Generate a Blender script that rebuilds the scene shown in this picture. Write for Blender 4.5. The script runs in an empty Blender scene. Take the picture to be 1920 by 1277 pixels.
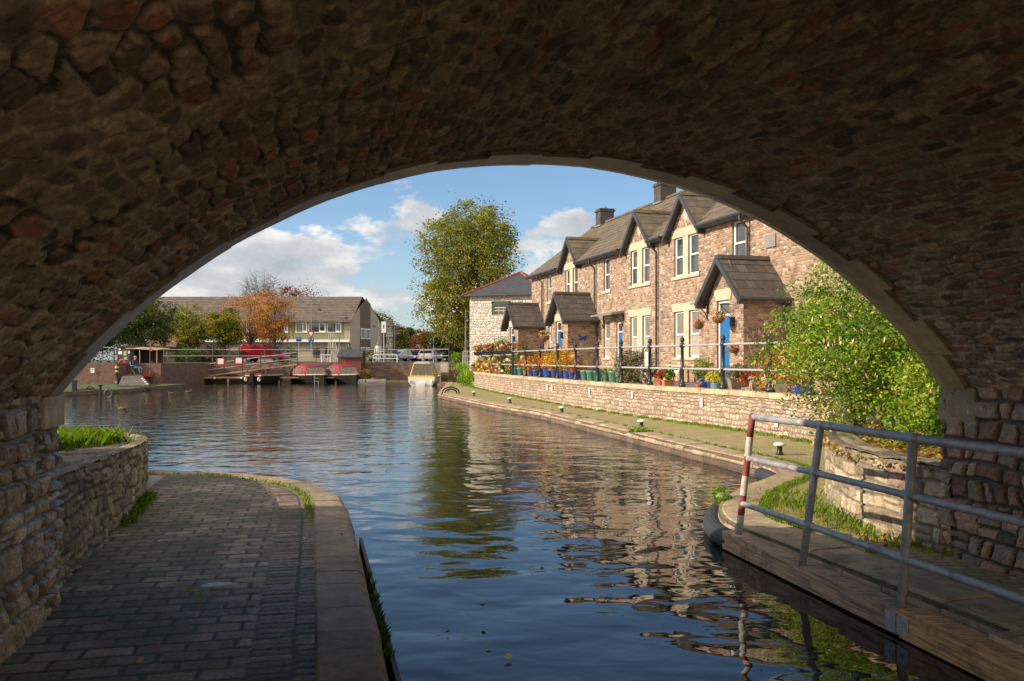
import bpy, math, random
import numpy as np
from mathutils import Vector, Matrix
R = math.radians
scene = bpy.context.scene
C = scene.collection
# ------------------------------------------------------------------ camera, sky, sun, exposure
ZC, F, HY = 1.95, 1600.0, 674.0
cam_data = bpy.data.cameras.new('camera'); cam = bpy.data.objects.new('camera', cam_data); C.objects.link(cam)
cam.location = (0, 0, ZC); cam.rotation_euler = (R(90), 0, 0)
cam_data.sensor_width = 36; cam_data.lens = 30.0; cam_data.shift_y = 35.5/1920
cam_data.clip_start = .05; cam_data.clip_end = 3000
scene.camera = cam
scene.cycles.max_bounces = 12; scene.cycles.diffuse_bounces = 8; scene.cycles.glossy_bounces = 5
scene.view_settings.view_transform = 'Standard'; scene.view_settings.look = 'None'
scene.view_settings.exposure = 0.92; scene.view_settings.gamma = 1
SUN_DIR = Vector((-.965*math.cos(R(25)), -.262*math.cos(R(25)), math.sin(R(25))))     # towards the sun
sd = bpy.data.lights.new('sun', 'SUN'); sd.energy = 2.95; sd.angle = R(.5); sd.color = (1, .87, .70)
sun = bpy.data.objects.new('sun', sd); C.objects.link(sun)
sun.rotation_euler = SUN_DIR.to_track_quat('Z', 'Y').to_euler(); sun.location = (-60, -15, 40)
W = bpy.data.worlds.new('World'); scene.world = W; W.use_nodes = True

class NT:
    """small helper to write node trees"""
    def __init__(s, tree): s.t = tree; s.n = tree.nodes; s.l = tree.links
    def new(s, typ, **kw):
        n = s.n.new(typ)
        for k, v in kw.items():
            if k.startswith('i_'):
                n.inputs[k[2:].replace('_', ' ')].default_value = v
            else: setattr(n, k, v)
        return n
    def link(s, a, b): s.l.new(a, b)
    def put(s, sock, v):
        if hasattr(v, 'is_output') or isinstance(v, bpy.types.NodeSocket): s.link(v, sock)
        else: sock.default_value = v
    def math(s, op, a, b=0.0, c=None, clamp=False):
        n = s.n.new('ShaderNodeMath'); n.operation = op; n.use_clamp = clamp
        s.put(n.inputs[0], a); s.put(n.inputs[1], b)
        if c is not None: s.put(n.inputs[2], c)
        return n.outputs[0]
    def vm(s, op, a, b=None, scale=None):
        n = s.n.new('ShaderNodeVectorMath'); n.operation = op
        s.put(n.inputs[0], a)
        if b is not None: s.put(n.inputs[1], b)
        if scale is not None: s.put(n.inputs['Scale'], scale)
        return n.outputs['Value'] if op in ('LENGTH', 'DISTANCE', 'DOT_PRODUCT') else n.outputs['Vector']
    def mix(s, f, a, b, blend='MIX'):
        n = s.n.new('ShaderNodeMix'); n.data_type = 'RGBA'; n.blend_type = blend
        s.put(n.inputs[0], f)
        for q, v in ((6, a), (7, b)):
            if isinstance(v, tuple) and len(v) == 3: v = (*v, 1)
            s.put(n.inputs[q], v)
        return n.outputs[2]
    def ss(s, v, a, b, lo=0.0, hi=1.0):
        n = s.n.new('ShaderNodeMapRange'); n.interpolation_type = 'SMOOTHSTEP'
        s.put(n.inputs[0], v); n.inputs[1].default_value = a; n.inputs[2].default_value = b
        n.inputs[3].default_value = lo; n.inputs[4].default_value = hi
        return n.outputs[0]
    def noise(s, vec, scale, detail=3, rough=.55, dist=0.0, col=False):
        n = s.n.new('ShaderNodeTexNoise'); s.put(n.inputs['Vector'], vec)
        n.inputs['Scale'].default_value = scale; n.inputs['Detail'].default_value = detail
        n.inputs['Roughness'].default_value = rough; n.inputs['Distortion'].default_value = dist
        return n.outputs['Color' if col else 'Fac']
    def ramp(s, f, stops, interp='LINEAR'):
        n = s.n.new('ShaderNodeValToRGB'); s.put(n.inputs[0], f); e = n.color_ramp.elements; n.color_ramp.interpolation = interp
        while len(e) < len(stops): e.new(.5)
        for k, (p, c) in enumerate(stops):
            e[k].position = p; e[k].color = (*c, 1)
        return n.outputs[0]

def build_world():
    t = NT(W.node_tree); t.n.clear()
    out = t.new('ShaderNodeOutputWorld'); bg = t.new('ShaderNodeBackground')
    bg.inputs['Strength'].default_value = .14
    sky = t.new('ShaderNodeTexSky'); sky.sky_type = 'NISHITA'; sky.sun_disc = False
    sky.sun_elevation = R(25); sky.sun_rotation = math.atan2(SUN_DIR.x, SUN_DIR.y)
    sky.air_density = 1.0; sky.dust_density = .5; sky.ozone_density = 2.2; sky.altitude = 50
    d = t.new('ShaderNodeTexCoord').outputs['Generated']
    sep = t.new('ShaderNodeSeparateXYZ'); t.link(d, sep.inputs[0])
    z = sep.outputs[2]
    cmb = t.new('ShaderNodeCombineXYZ')
    t.link(sep.outputs[0], cmb.inputs[0]); t.link(sep.outputs[1], cmb.inputs[1]); t.link(t.math('MULTIPLY', z, 2.0), cmb.inputs[2])
    p = cmb.outputs[0]
    big = t.noise(p, 5.5, 8, .60, .15)
    wob = t.vm('SCALE', t.vm('SUBTRACT', t.noise(p, 9, 4, .6, col=True), (.5, .5, .5)), scale=.20)
    q = t.vm('ADD', p, wob)
    tot = None
    def dirp(px, py):
        v = Vector(((px-960)/F, 1, (HY-py)/F)).normalized(); return (v.x, v.y, v.z*2)
    for px, py, r, a in ((640, 425, .06, .62), (560, 470, .09, .8), (470, 520, .12, .9), (400, 560, .12, 1), (690, 465, .07, .6), (600, 560, .12, .9), (720, 560, .09, .9),
                         (780, 405, .05, .5), (740, 430, .06, .5), (1060, 430, .065, 1), (1105, 400, .05, .95), (1010, 470, .07, 1), (1040, 500, .07, 1), (1200, 520, .14, .9), (330, 590, .14, 1), (820, 580, .1, .8), (960, 560, .12, .8),
                         (-300, 420, .3, .8), (1900, 300, .25, .8), (2600, 450, .35, .9)):
        dd = t.vm('DISTANCE', q, dirp(px, py))
        m = t.ss(dd, r*1.3, r*.2, 0, a)
        tot = m if tot is None else t.math('MAXIMUM', tot, m)
    # cloud band at the horizon; unseen bank behind the camera added to light the vault
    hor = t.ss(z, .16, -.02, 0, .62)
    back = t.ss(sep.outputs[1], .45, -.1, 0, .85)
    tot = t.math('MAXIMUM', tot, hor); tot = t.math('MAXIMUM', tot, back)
    den = t.math('ADD', tot, t.math('MULTIPLY', t.math('SUBTRACT', big, .5), 2.9))
    mask = t.ss(den, .44, .74)
    # light from the left: compare density with the density a little towards the sun
    sh = t.noise(t.vm('ADD', p, (-.035, 0, .05)), 5.5, 8, .60, .15)
    lit = t.math('ADD', t.math('MULTIPLY', t.math('SUBTRACT', big, sh), 3.2), .55)
    thick = t.ss(den, .6, 1.35)
    lit = t.math('SUBTRACT', lit, t.math('MULTIPLY', thick, .30))
    ccol = t.ramp(lit, ((0.0, (1.9, 2.05, 2.35)), (.4, (2.7, 2.75, 2.9)), (.75, (4.2, 4.05, 3.9)), (1, (5.0, 4.75, 4.5))))
    skyc = t.mix(1.0, sky.outputs[0], (.52, .57, .62, 1), 'MULTIPLY')
    skyc = t.mix(t.ss(z, .16, .0, 0, .6), skyc, (1.95, 2.25, 2.55, 1))
    ccol = t.mix(1.0, ccol, t.mix(t.ss(sep.outputs[1], .25, -.5), (.93, .92, .90, 1), (2.0, 1.75, 1.45, 1)), 'MULTIPLY')  # clouds behind the camera made brighter and warmer to fill the vault
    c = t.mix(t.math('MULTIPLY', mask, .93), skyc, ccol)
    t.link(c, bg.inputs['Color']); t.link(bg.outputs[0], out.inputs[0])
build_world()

# ------------------------------------------------------------------ objects, tags, mesh builder
def tag(o, label=None, cat=None, group=None, kind=None):
    if label: o['label'] = label
    if cat: o['category'] = cat
    if group: o['group'] = group
    if kind: o['kind'] = kind
    return o
def empty(name, loc=(0, 0, 0), rz=0, label=None, cat=None, group=None):
    o = bpy.data.objects.new(name, None); C.objects.link(o)
    o.location = loc; o.rotation_euler = (0, 0, rz); o.empty_display_size = .2
    return tag(o, label, cat, group)
def copy_tree(o, parent=None):
    c = o.copy(); C.objects.link(c)
    if parent: c.parent = parent
    for ch in [x for x in o.children]: copy_tree(ch, c)
    return c

class MB:
    def __init__(s, org=(0, 0, 0)):
        s.v = []; s.f = []; s.m = []; s.c = []; s.org = Vector(org); s.M = None; s.mi = 0; s.col = None
    def V(s, p):
        p = Vector(p)
        if s.M is not None: p = s.M @ p
        s.v.append(p - s.org); return len(s.v)-1
    def face(s, pts):
        ids = [s.V(p) for p in pts]; s.f.append(ids); s.m.append(s.mi); s.c.append(s.col)
    def faces(s, pts, fs):
        b = [s.V(p) for p in pts]
        for f in fs: s.f.append([b[i] for i in f]); s.m.append(s.mi); s.c.append(s.col)
    def box(s, x0, x1, y0, y1, z0, z1):
        s.faces([(x0, y0, z0), (x1, y0, z0), (x1, y1, z0), (x0, y1, z0), (x0, y0, z1), (x1, y0, z1), (x1, y1, z1), (x0, y1, z1)],
                [(3, 2, 1, 0), (4, 5, 6, 7), (0, 1, 5, 4), (1, 2, 6, 5), (2, 3, 7, 6), (3, 0, 4, 7)])
    def cbox(s, x, y, z, w, d, h, rz=0):
        old = s.M; m = Matrix.Translation((x, y, z)) @ Matrix.Rotation(rz, 4, 'Z')
        s.M = m if old is None else old @ m
        s.box(-w/2, w/2, -d/2, d/2, 0, h); s.M = old
    def hexa(s, b, t):
        """eight corners: bottom loop, top loop"""
        s.faces(list(b)+list(t), [(3, 2, 1, 0), (4, 5, 6, 7), (0, 1, 5, 4), (1, 2, 6, 5), (2, 3, 7, 6), (3, 0, 4, 7)])
    def bar(s, a, b, w, h=None):
        """square bar between two points"""
        a = Vector(a); b = Vector(b); h = h or w; d = (b-a).normalized()
        up = Vector((0, 0, 1)) if abs(d.z) < .95 else Vector((0, 1, 0))
        x = d.cross(up).normalized()*w/2; y = d.cross(x).normalized()*h/2
        s.hexa([a-x-y, a+x-y, a+x+y, a-x+y], [b-x-y, b+x-y, b+x+y, b-x+y])
    def prism(s, poly, z0, z1, ax='z'):
        n = len(poly)
        def P(p, h): return (p[0], p[1], h) if ax == 'z' else ((p[0], h, p[1]) if ax == 'y' else (h, p[0], p[1]))
        s.faces([P(p, z0) for p in poly]+[P(p, z1) for p in poly],
                [list(range(n))[::-1], list(range(n, 2*n))] + [(i, (i+1) % n, n+(i+1) % n, n+i) for i in range(n)])
    def tube(s, pts, r, n=8, cap=True):
        pts = [Vector(p) for p in pts]; rs = r if isinstance(r, (list, tuple)) else [r]*len(pts); rings = []
        px = None
        for i, p in enumerate(pts):
            d = (pts[min(i+1, len(pts)-1)] - pts[max(i-1, 0)]).normalized()
            if px is None:
                up = Vector((0, 0, 1)) if abs(d.z) < .9 else Vector((1, 0, 0)); px = d.cross(up).normalized()
            px = (px - d*px.dot(d)).normalized(); py = d.cross(px)
            rings.append([p + (px*math.cos(a) + py*math.sin(a))*rs[i] for a in [2*math.pi*k/n for k in range(n)]])
        P = [q for r_ in rings for q in r_]; fs = []
        for i in range(len(pts)-1):
            for k in range(n): fs.append((i*n+k, i*n+(k+1) % n, (i+1)*n+(k+1) % n, (i+1)*n+k))
        if cap: fs.append(list(range(n))[::-1]); fs.append([(len(pts)-1)*n+k for k in range(n)])
        s.faces(P, fs)
    def lathe(s, prof, x=0, y=0, z=0, n=16, sx=1, sy=1):
        P = []; fs = []
        for r, h in prof:
            for k in range(n): a = 2*math.pi*k/n; P.append((x+r*sx*math.cos(a), y+r*sy*math.sin(a), z+h))
        m = len(prof)
        for i in range(m-1):
            for k in range(n): fs.append((i*n+k, i*n+(k+1) % n, (i+1)*n+(k+1) % n, (i+1)*n+k))
        fs.append(list(range(n))[::-1]); fs.append([(m-1)*n+k for k in range(n)])
        s.faces(P, fs)
    def ball(s, c, r, n=10, sx=1, sy=1, sz=1):
        m = n//2+1
        s.lathe([(max(r*math.sin(math.pi*i/m), 1e-4), -r*sz*math.cos(math.pi*i/m)) for i in range(m+1)], c[0], c[1], c[2], n, sx, sy)
    def build(s, name, mats, parent=None, smooth=False, bevel=0, loc=None):
        me = bpy.data.meshes.new(name)
        me.from_pydata([tuple(v) for v in s.v], [], s.f)
        if not isinstance(mats, (list, tuple)): mats = [mats]
        for m in mats: me.materials.append(m)
        if any(s.m): me.polygons.foreach_set('material_index', s.m)
        uv = me.uv_layers.new(name='UVMap'); n = len(me.loops); arr = np.zeros((n, 2), 'f'); k = 0
        for p in me.polygons:
            nn = p.normal
            if abs(nn.z) > .98: t = Vector((1, 0, 0)); b = Vector((0, 1, 0))
            else: t = Vector((0, 0, 1)).cross(nn).normalized(); b = nn.cross(t)
            for li in p.loop_indices:
                co = me.vertices[me.loops[li].vertex_index].co
                arr[li] = (co.dot(t), co.dot(b))
        uv.data.foreach_set('uv', arr.ravel())
        if any(c is not None for c in s.c):
            ca = me.color_attributes.new('Col', 'FLOAT_COLOR', 'CORNER'); ar = np.ones((n, 4), 'f')
            for p, c in zip(me.polygons, s.c):
                for li in p.loop_indices: ar[li, :3] = c if c is not None else (1, 1, 1)
            ca.data.foreach_set('color', ar.ravel())
        if smooth: me.polygons.foreach_set('use_smooth', [True]*len(me.polygons))
        o = bpy.data.objects.new(name, me); C.objects.link(o)
        if parent is not None: o.parent = parent
        if loc: o.location = loc
        if bevel:
            b = o.modifiers.new('Bevel', 'BEVEL'); b.width = bevel; b.segments = 2; b.limit_method = 'ANGLE'; b.angle_limit = R(40)
        return o

def np_mesh(name, V, Fq, mat, parent=None, col=None, smooth=False, uv=None):
    """mesh from numpy arrays; Fq (n,k) faces all of k corners; col per vertex"""
    me = bpy.data.meshes.new(name); n, k = Fq.shape
    me.vertices.add(len(V)); me.vertices.foreach_set('co', V.astype('f').ravel())
    me.loops.add(n*k); me.loops.foreach_set('vertex_index', Fq.astype('i').ravel())
    me.polygons.add(n); me.polygons.foreach_set('loop_start', np.arange(0, n*k, k, dtype='i'))
    if smooth: me.polygons.foreach_set('use_smooth', np.ones(n, bool))
    me.update(calc_edges=True)
    if col is not None:
        ca = me.color_attributes.new('Col', 'FLOAT_COLOR', 'POINT')
        a = np.ones((len(V), 4), 'f'); a[:, :3] = col; ca.data.foreach_set('color', a.ravel())
    if uv is not None:
        u = me.uv_layers.new(name='UVMap'); u.data.foreach_set('uv', uv[Fq.ravel()].astype('f').ravel())
    me.materials.append(mat); me.validate()
    o = bpy.data.objects.new(name, me); C.objects.link(o)
    if parent is not None: o.parent = parent
    return o
def grid_faces(h, w, mask=None):
    i = np.arange(h-1)[:, None]*w + np.arange(w-1)[None, :]
    f = np.stack([i, i+1, i+w+1, i+w], -1)
    if mask is not None: f = f[mask]
    return f.reshape(-1, 4)

# ------------------------------------------------------------------ noise and stone patterns in numpy
def vnoise(x, y, seed=0):
    rng = np.random.RandomState(seed); T = rng.rand(256, 256)
    xi = np.floor(x).astype(int); yi = np.floor(y).astype(int); fx = x-xi; fy = y-yi
    fx = fx*fx*(3-2*fx); fy = fy*fy*(3-2*fy)
    a = T[xi & 255, yi & 255]; b = T[(xi+1) & 255, yi & 255]; c = T[xi & 255, (yi+1) & 255]; d = T[(xi+1) & 255, (yi+1) & 255]
    return (a*(1-fx)+b*fx)*(1-fy)+(c*(1-fx)+d*fx)*fy
def fnoise(x, y, seed=0, oct=4):
    t = 0; a = .5
    for k in range(oct): t = t + a*vnoise(x*2**k, y*2**k, seed+k); a *= .5
    return t/(1-.5**oct)
def sstep(x, a, b):
    t = np.clip((x-a)/(b-a), 0, 1); return t*t*(3-2*t)
def rubble(U, V, rows=(.12, .22), lens=(.18, .42), depth=.035, joint=.012, edge=.035, warp=.035, seed=1, pal=None, mortar=(.2, .17, .13), rough=.010, tilt=.5, split=.18, regular=False):
    """courses run along U, piled up along V. returns height and colour"""
    rng = np.random.RandomState(seed)
    u = U + warp*(fnoise(U*4, V*4, seed+11, 2)-.5)*2; v = V + warp*(fnoise(U*2.2, V*5, seed+23, 3)-.5)*2
    v0, v1 = v.min()-.5, v.max()+.5
    hs = rng.uniform(*rows, int((v1-v0)/rows[0])+4); B = v0+np.concatenate([[0], np.cumsum(hs)])
    ri = np.clip(np.searchsorted(B, v)-1, 0, len(B)-2)
    dv = np.minimum(v-B[ri], B[ri+1]-v); rm = (v-B[ri])/(B[ri+1]-B[ri])
    du = np.zeros_like(u); ji = np.zeros_like(ri); lu = np.zeros_like(u)
    u0, u1 = u.min()-1, u.max()+1; half = np.zeros_like(u)
    for r in np.unique(ri):
        m = ri == r
        if regular: J = u0 + lens[0]*(np.arange(int((u1-u0)/lens[0])+4) + (.5 if r % 2 else 0) + rng.uniform(-.04, .04))
        else: J = u0 + np.cumsum(rng.uniform(*lens, int((u1-u0)/lens[0])+4))*1.0
        uu = u[m] + (0 if regular else 1)*(rm[m]-.5)*.05*np.sin(ri[m]*7.3+u[m]*3)
        k = np.clip(np.searchsorted(J, uu)-1, 0, len(J)-2)
        du[m] = np.minimum(uu-J[k], J[k+1]-uu); ji[m] = k; lu[m] = (uu-J[k])/(J[k+1]-J[k])
    T = rng.rand(8192, 6); sid = (ri*197+ji*31) % 8192
    # some stones of a course are split in two thin ones
    if split > 0:
        sp = (T[sid, 5] < split); off = .5+.1*(T[sid, 4]-.5)
        dsp = np.abs(rm-off)*(B[ri+1]-B[ri]); dv = np.where(sp, np.minimum(dv, dsp), dv)
        sid = np.where(sp & (rm > off), (sid+4099) % 8192, sid)
    j = joint*(.5+1.2*vnoise(U*9, V*9, seed+5))
    a = np.clip((du-j)/edge, 0, 1); b = np.clip((dv-j)/edge, 0, 1)
    pr = 1-np.clip(((1-a)**3+(1-b)**3), 0, 1)**(1/3.)
    pr = pr*pr*(3-2*pr)
    st = T[sid]
    fine = fnoise(U*26, V*26, seed+31, 3)-.5
    H = depth*pr*(.45+.8*st[..., 0]) + pr*tilt*depth*((lu-.5)*(st[..., 1]-.5)*2+(rm-.5)*(st[..., 2]-.5)*2) + fine*rough*(1+pr)
    pal = np.array(pal); c = pal[(st[..., 3]*len(pal)).astype(int) % len(pal)]*(.65+.7*st[..., 4])[..., None]
    c = c*(.8+.45*fnoise(U*14, V*14, seed+3, 3))[..., None]
    mk = sstep(pr, .12, .5)[..., None]
    col = np.array(mortar)*(.7+.6*fnoise(U*20, V*20, seed+9, 2))[..., None]*(1-mk)+c*mk
    return H, col, pr

def random_rubble(U, V, cell=(.25, .15), jit=.38, depth=.03, joint=.012, edge=.016, seed=1, pal=None, mortar=(.4, .32, .24), rough=.01, tilt=.5, warp=.02, crk=1.0):
    """random rubble: angular stones from staggered, jittered centres"""
    rng = np.random.RandomState(seed); JX = rng.rand(256, 256); JY = rng.rand(256, 256); AS = rng.uniform(.75, 1.3, (256, 256)); T = rng.rand(256, 256, 5); sk = rng.uniform(-.35, .35, (256, 256))
    u = U+warp*(fnoise(U*7, V*7, seed+11, 3)-.5)*2; v = V+warp*(fnoise(U*7, V*7, seed+23, 3)-.5)*2
    x = u/cell[0]; y = v/cell[1]; j0 = np.floor(y).astype(int)
    f1 = np.full(u.shape, 9.); f2 = np.full(u.shape, 9.); I = np.zeros(u.shape, int); J = np.zeros(u.shape, int); DX = np.zeros(u.shape); DY = np.zeros(u.shape); e = np.full(u.shape, 9.)
    cand = []
    for dj in (-1, 0, 1):
        j = j0+dj; off = .5*(j % 2); i0 = np.floor(x-off).astype(int)
        for di in (-1, 0, 1):
            i = i0+di; a = i & 255; b = j & 255
            cx = (i+off+.5+(JX[a, b]-.5)*2*jit); cy = (j+.5+(JY[a, b]-.5)*2*jit*.8)
            dx = (x-cx)*AS[a, b]+sk[a, b]*(y-cy); dy = (y-cy)/AS[a, b]
            d = (np.abs(dx)**4.5+np.abs(dy)**4.5)**(1/4.5); m = d < f1
            f2 = np.where(m, f1, np.minimum(f2, d)); I = np.where(m, a, I); J = np.where(m, b, J); DX = np.where(m, dx, DX); DY = np.where(m, dy, DY); f1 = np.where(m, d, f1)
    dist = (f2-f1)*.5*cell[1]*1.15
    st = T[I, J]; jn = joint*(.3+1.5*vnoise(U*6, V*6, seed+5)**1.5)
    t = np.clip((dist-jn)/edge, 0, 1); pr = t*t*(3-2*t); fine = fnoise(U*24, V*24, seed+31, 4)-.5
    H = depth*pr*(.35+.9*st[..., 0])+pr*tilt*depth*(DX*(st[..., 1]-.5)+DY*(st[..., 2]-.5))*2+fine*rough*(1+pr)
    # pale lime rims where mortar laps over the stone
    pal = np.array(pal); c = pal[(st[..., 3]*len(pal)).astype(int) % len(pal)]*(.60+.75*st[..., 4])[..., None]*(.75+.5*fnoise(U*12, V*20, seed+3, 4))[..., None]
    rim = np.exp(-((dist-jn-.004)/.006)**2)*sstep(fnoise(U*5, V*5, seed+17, 3), .35, .55)
    mk = sstep(pr, .25, .65)[..., None]; mort = np.array(mortar)*(.50+.6*fnoise(U*16, V*16, seed+9, 3))[..., None]
    crack = (sstep(fnoise(U*3, V*3, seed+41, 3), .50, .62)*.8*crk)[..., None]
    col = mort*(1-crack*(1-mk))*(1-mk)+c*mk; col = col+(np.array(mortar)*1.1-col)*(rim*.6)[..., None]
    H = H-(1-pr)*crack[..., 0]*.012
    return H, col, pr

# ------------------------------------------------------------------ materials
MATS = {}
def new_mat(name):
    m = bpy.data.materials.new(name); m.use_nodes = True; t = NT(m.node_tree); t.n.clear()
    out = t.new('ShaderNodeOutputMaterial'); b = t.new('ShaderNodeBsdfPrincipled'); t.link(b.outputs[0], out.inputs[0])
    return m, t, b, out
def bump(t, b, h, strength=.5, dist=.01):
    n = t.new('ShaderNodeBump'); n.inputs['Strength'].default_value = strength; n.inputs['Distance'].default_value = dist
    t.link(h, n.inputs['Height']); t.link(n.outputs[0], b.inputs['Normal']); return n
def pm(name, col, rough=.6, metal=0, var=.15, scale=6, bmp=.15, spec=.5, coat=0, dirt=None):
    """plain surface with uneven tone and a little relief"""
    if name in MATS: return MATS[name]
    m, t, b, o = new_mat(name); oc = t.new('ShaderNodeTexCoord').outputs['Object']
    n = t.noise(oc, scale, 5, .6); n2 = t.noise(oc, scale*7, 3, .6)
    f = t.math('ADD', t.math('MULTIPLY', n, .7), t.math('MULTIPLY', n2, .3))
    lo = tuple(c*(1-var) for c in col); hi = tuple(min(1, c*(1+var)) for c in col)
    c = t.ramp(f, ((.3, lo), (.7, hi)))
    if dirt: c = t.mix(t.ss(t.noise(oc, scale*.6, 6, .65), .48, .68, 0, .75), c, (*dirt, 1))
    t.link(c, b.inputs['Base Color']); b.inputs['Metallic'].default_value = metal
    t.link(t.ss(n2, .2, .8, max(rough-.12, .02), min(1, rough+.12)), b.inputs['Roughness'])
    b.inputs['Specular IOR Level'].default_value = spec; b.inputs['Coat Weight'].default_value = coat
    if bmp: bump(t, b, n2, bmp, .01)
    MATS[name] = m; return m

def stone_vc(name, rough=.85, white=0.0, moss=0.0, fine=60, bs=.35, wet=0):
    """stone whose tone is carried by the mesh attribute Col"""
    m, t, b, o = new_mat(name); oc = t.new('ShaderNodeTexCoord').outputs['Object']
    at = t.new('ShaderNodeAttribute'); at.attribute_name = 'Col'
    n = t.noise(oc, fine, 4, .65); n2 = t.noise(oc, fine*.25, 5, .65)
    c = t.mix(1.0, at.outputs['Color'], t.ramp(n, ((.25, (.62, .62, .62)), (.75, (1.35, 1.33, 1.3)))), 'MULTIPLY')
    c = t.mix(1.0, c, t.ramp(n2, ((.3, (.7, .7, .7)), (.7, (1.3, 1.28, 1.24)))), 'MULTIPLY')
    if white > 0:
        w = t.math('MULTIPLY', t.ss(t.noise(oc, 1.6, 6, .7, .6), .58, .72), t.ss(t.noise(oc, 11, 5, .7, 1.2), .5, .68))
        c = t.mix(t.math('MULTIPLY', w, white), c, (.52, .46, .38, 1))
    if moss > 0:
        w = t.ss(t.noise(oc, 2.4, 6, .7), .52, .70)
        c = t.mix(t.math('MULTIPLY', w, moss), c, (.075, .085, .02, 1))
    t.link(c, b.inputs['Base Color']); b.inputs['Roughness'].default_value = rough
    if wet: t.link(t.ss(t.noise(oc, 2.2, 4), .35, .7, .30, rough), b.inputs['Roughness'])
    bump(t, b, t.math('ADD', n, t.math('MULTIPLY', n2, 1.5)), bs, .008)
    MATS[name] = m; return m

def coursed(name, h=.12, L=.28, cols=None, mortar=(.35, .29, .22), warp=.03, jw=.012, bs=.8, white=0.0, moss=0.0, dist=.02, wl=2.5):
    """coursed random rubble in UV metres: rows of height about h, stones of random length about L"""
    if name in MATS: return MATS[name]
    m, t, b, o = new_mat(name); uv = t.new('ShaderNodeTexCoord').outputs['UV']
    w1 = t.vm('SCALE', t.vm('SUBTRACT', t.noise(uv, wl, 3, .6, col=True), (.5, .5, .5)), scale=warp*2)
    w2 = t.vm('SCALE', t.vm('SUBTRACT', t.noise(uv, 9, 2, .5, col=True), (.5, .5, .5)), scale=warp)
    p = t.vm('ADD', uv, t.vm('ADD', w1, w2)); s = t.new('ShaderNodeSeparateXYZ'); t.link(p, s.inputs[0])
    # uneven course heights: bend v with a wave
    v = t.math('ADD', s.outputs[1], t.math('MULTIPLY', t.math('SINE', t.math('MULTIPLY', s.outputs[1], 6.1)), h*.45))
    rv = t.math('DIVIDE', v, h); row = t.math('FLOOR', rv); fr = t.math('FRACT', rv)
    wn = t.new('ShaderNodeTexWhiteNoise', noise_dimensions='1D'); t.link(row, wn.inputs['W'])
    ls = t.math('MULTIPLY_ADD', wn.outputs['Value'], .7, .65)
    x = t.math('ADD', t.math('DIVIDE', t.math('DIVIDE', s.outputs[0], L), ls), t.math('MULTIPLY', row, 37.31))
    vo = t.new('ShaderNodeTexVoronoi', voronoi_dimensions='1D', feature='DISTANCE_TO_EDGE'); t.link(x, vo.inputs['W']); vo.inputs['Scale'].default_value = 1
    vc = t.new('ShaderNodeTexVoronoi', voronoi_dimensions='1D', feature='F1'); t.link(x, vc.inputs['W']); vc.inputs['Scale'].default_value = 1
    dx = t.math('MULTIPLY', vo.outputs['Distance'], L)
    dy = t.math('MULTIPLY', t.math('MINIMUM', fr, t.math('SUBTRACT', 1, fr)), h)
    d = t.math('MINIMUM', dx, dy)
    d = t.math('ADD', d, t.math('MULTIPLY', t.math('SUBTRACT', t.noise(uv, 25, 3), .5), .012))
    fac = t.ss(d, jw*.4, jw*1.3)
    sc = t.new('ShaderNodeSeparateColor'); t.link(vc.outputs['Color'], sc.inputs[0])
    k = t.math('FRACT', t.math('ADD', sc.outputs[0], t.math('MULTIPLY', wn.outputs['Value'], 3.7)))
    n = len(cols); c = t.ramp(k, [(i/n, cc) for i, cc in enumerate(cols)], 'CONSTANT')
    c = t.mix(1.0, c, t.ramp(t.noise(uv, 22, 5, .7), ((.3, (.65, .65, .65)), (.7, (1.3, 1.3, 1.3)))), 'MULTIPLY')
    c = t.mix(1.0, c, t.ramp(t.noise(uv, .7, 4, .6), ((.3, (.82, .80, .78)), (.7, (1.15, 1.15, 1.15)))), 'MULTIPLY')
    if white: c = t.mix(t.math('MULTIPLY', t.ss(t.noise(uv, 2.2, 6, .7), .5, .66), white), c, (.75, .70, .62, 1))
    if moss: c = t.mix(t.math('MULTIPLY', t.ss(t.noise(uv, 1.8, 6, .7), .52, .68), moss), c, (.10, .11, .03, 1))
    c = t.mix(fac, t.mix(t.noise(uv, 30, 2), (*[q*.75 for q in mortar], 1), (*mortar, 1)), c)
    t.link(c, b.inputs['Base Color']); b.inputs['Roughness'].default_value = .9
    hgt = t.math('ADD', t.math('MULTIPLY', t.ss(d, 0, jw*3.2), t.math('MULTIPLY_ADD', sc.outputs[1], .6, .5)), t.math('MULTIPLY', t.noise(uv, 40, 3), .35))
    bump(t, b, hgt, bs, dist); MATS[name] = m; return m

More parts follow.
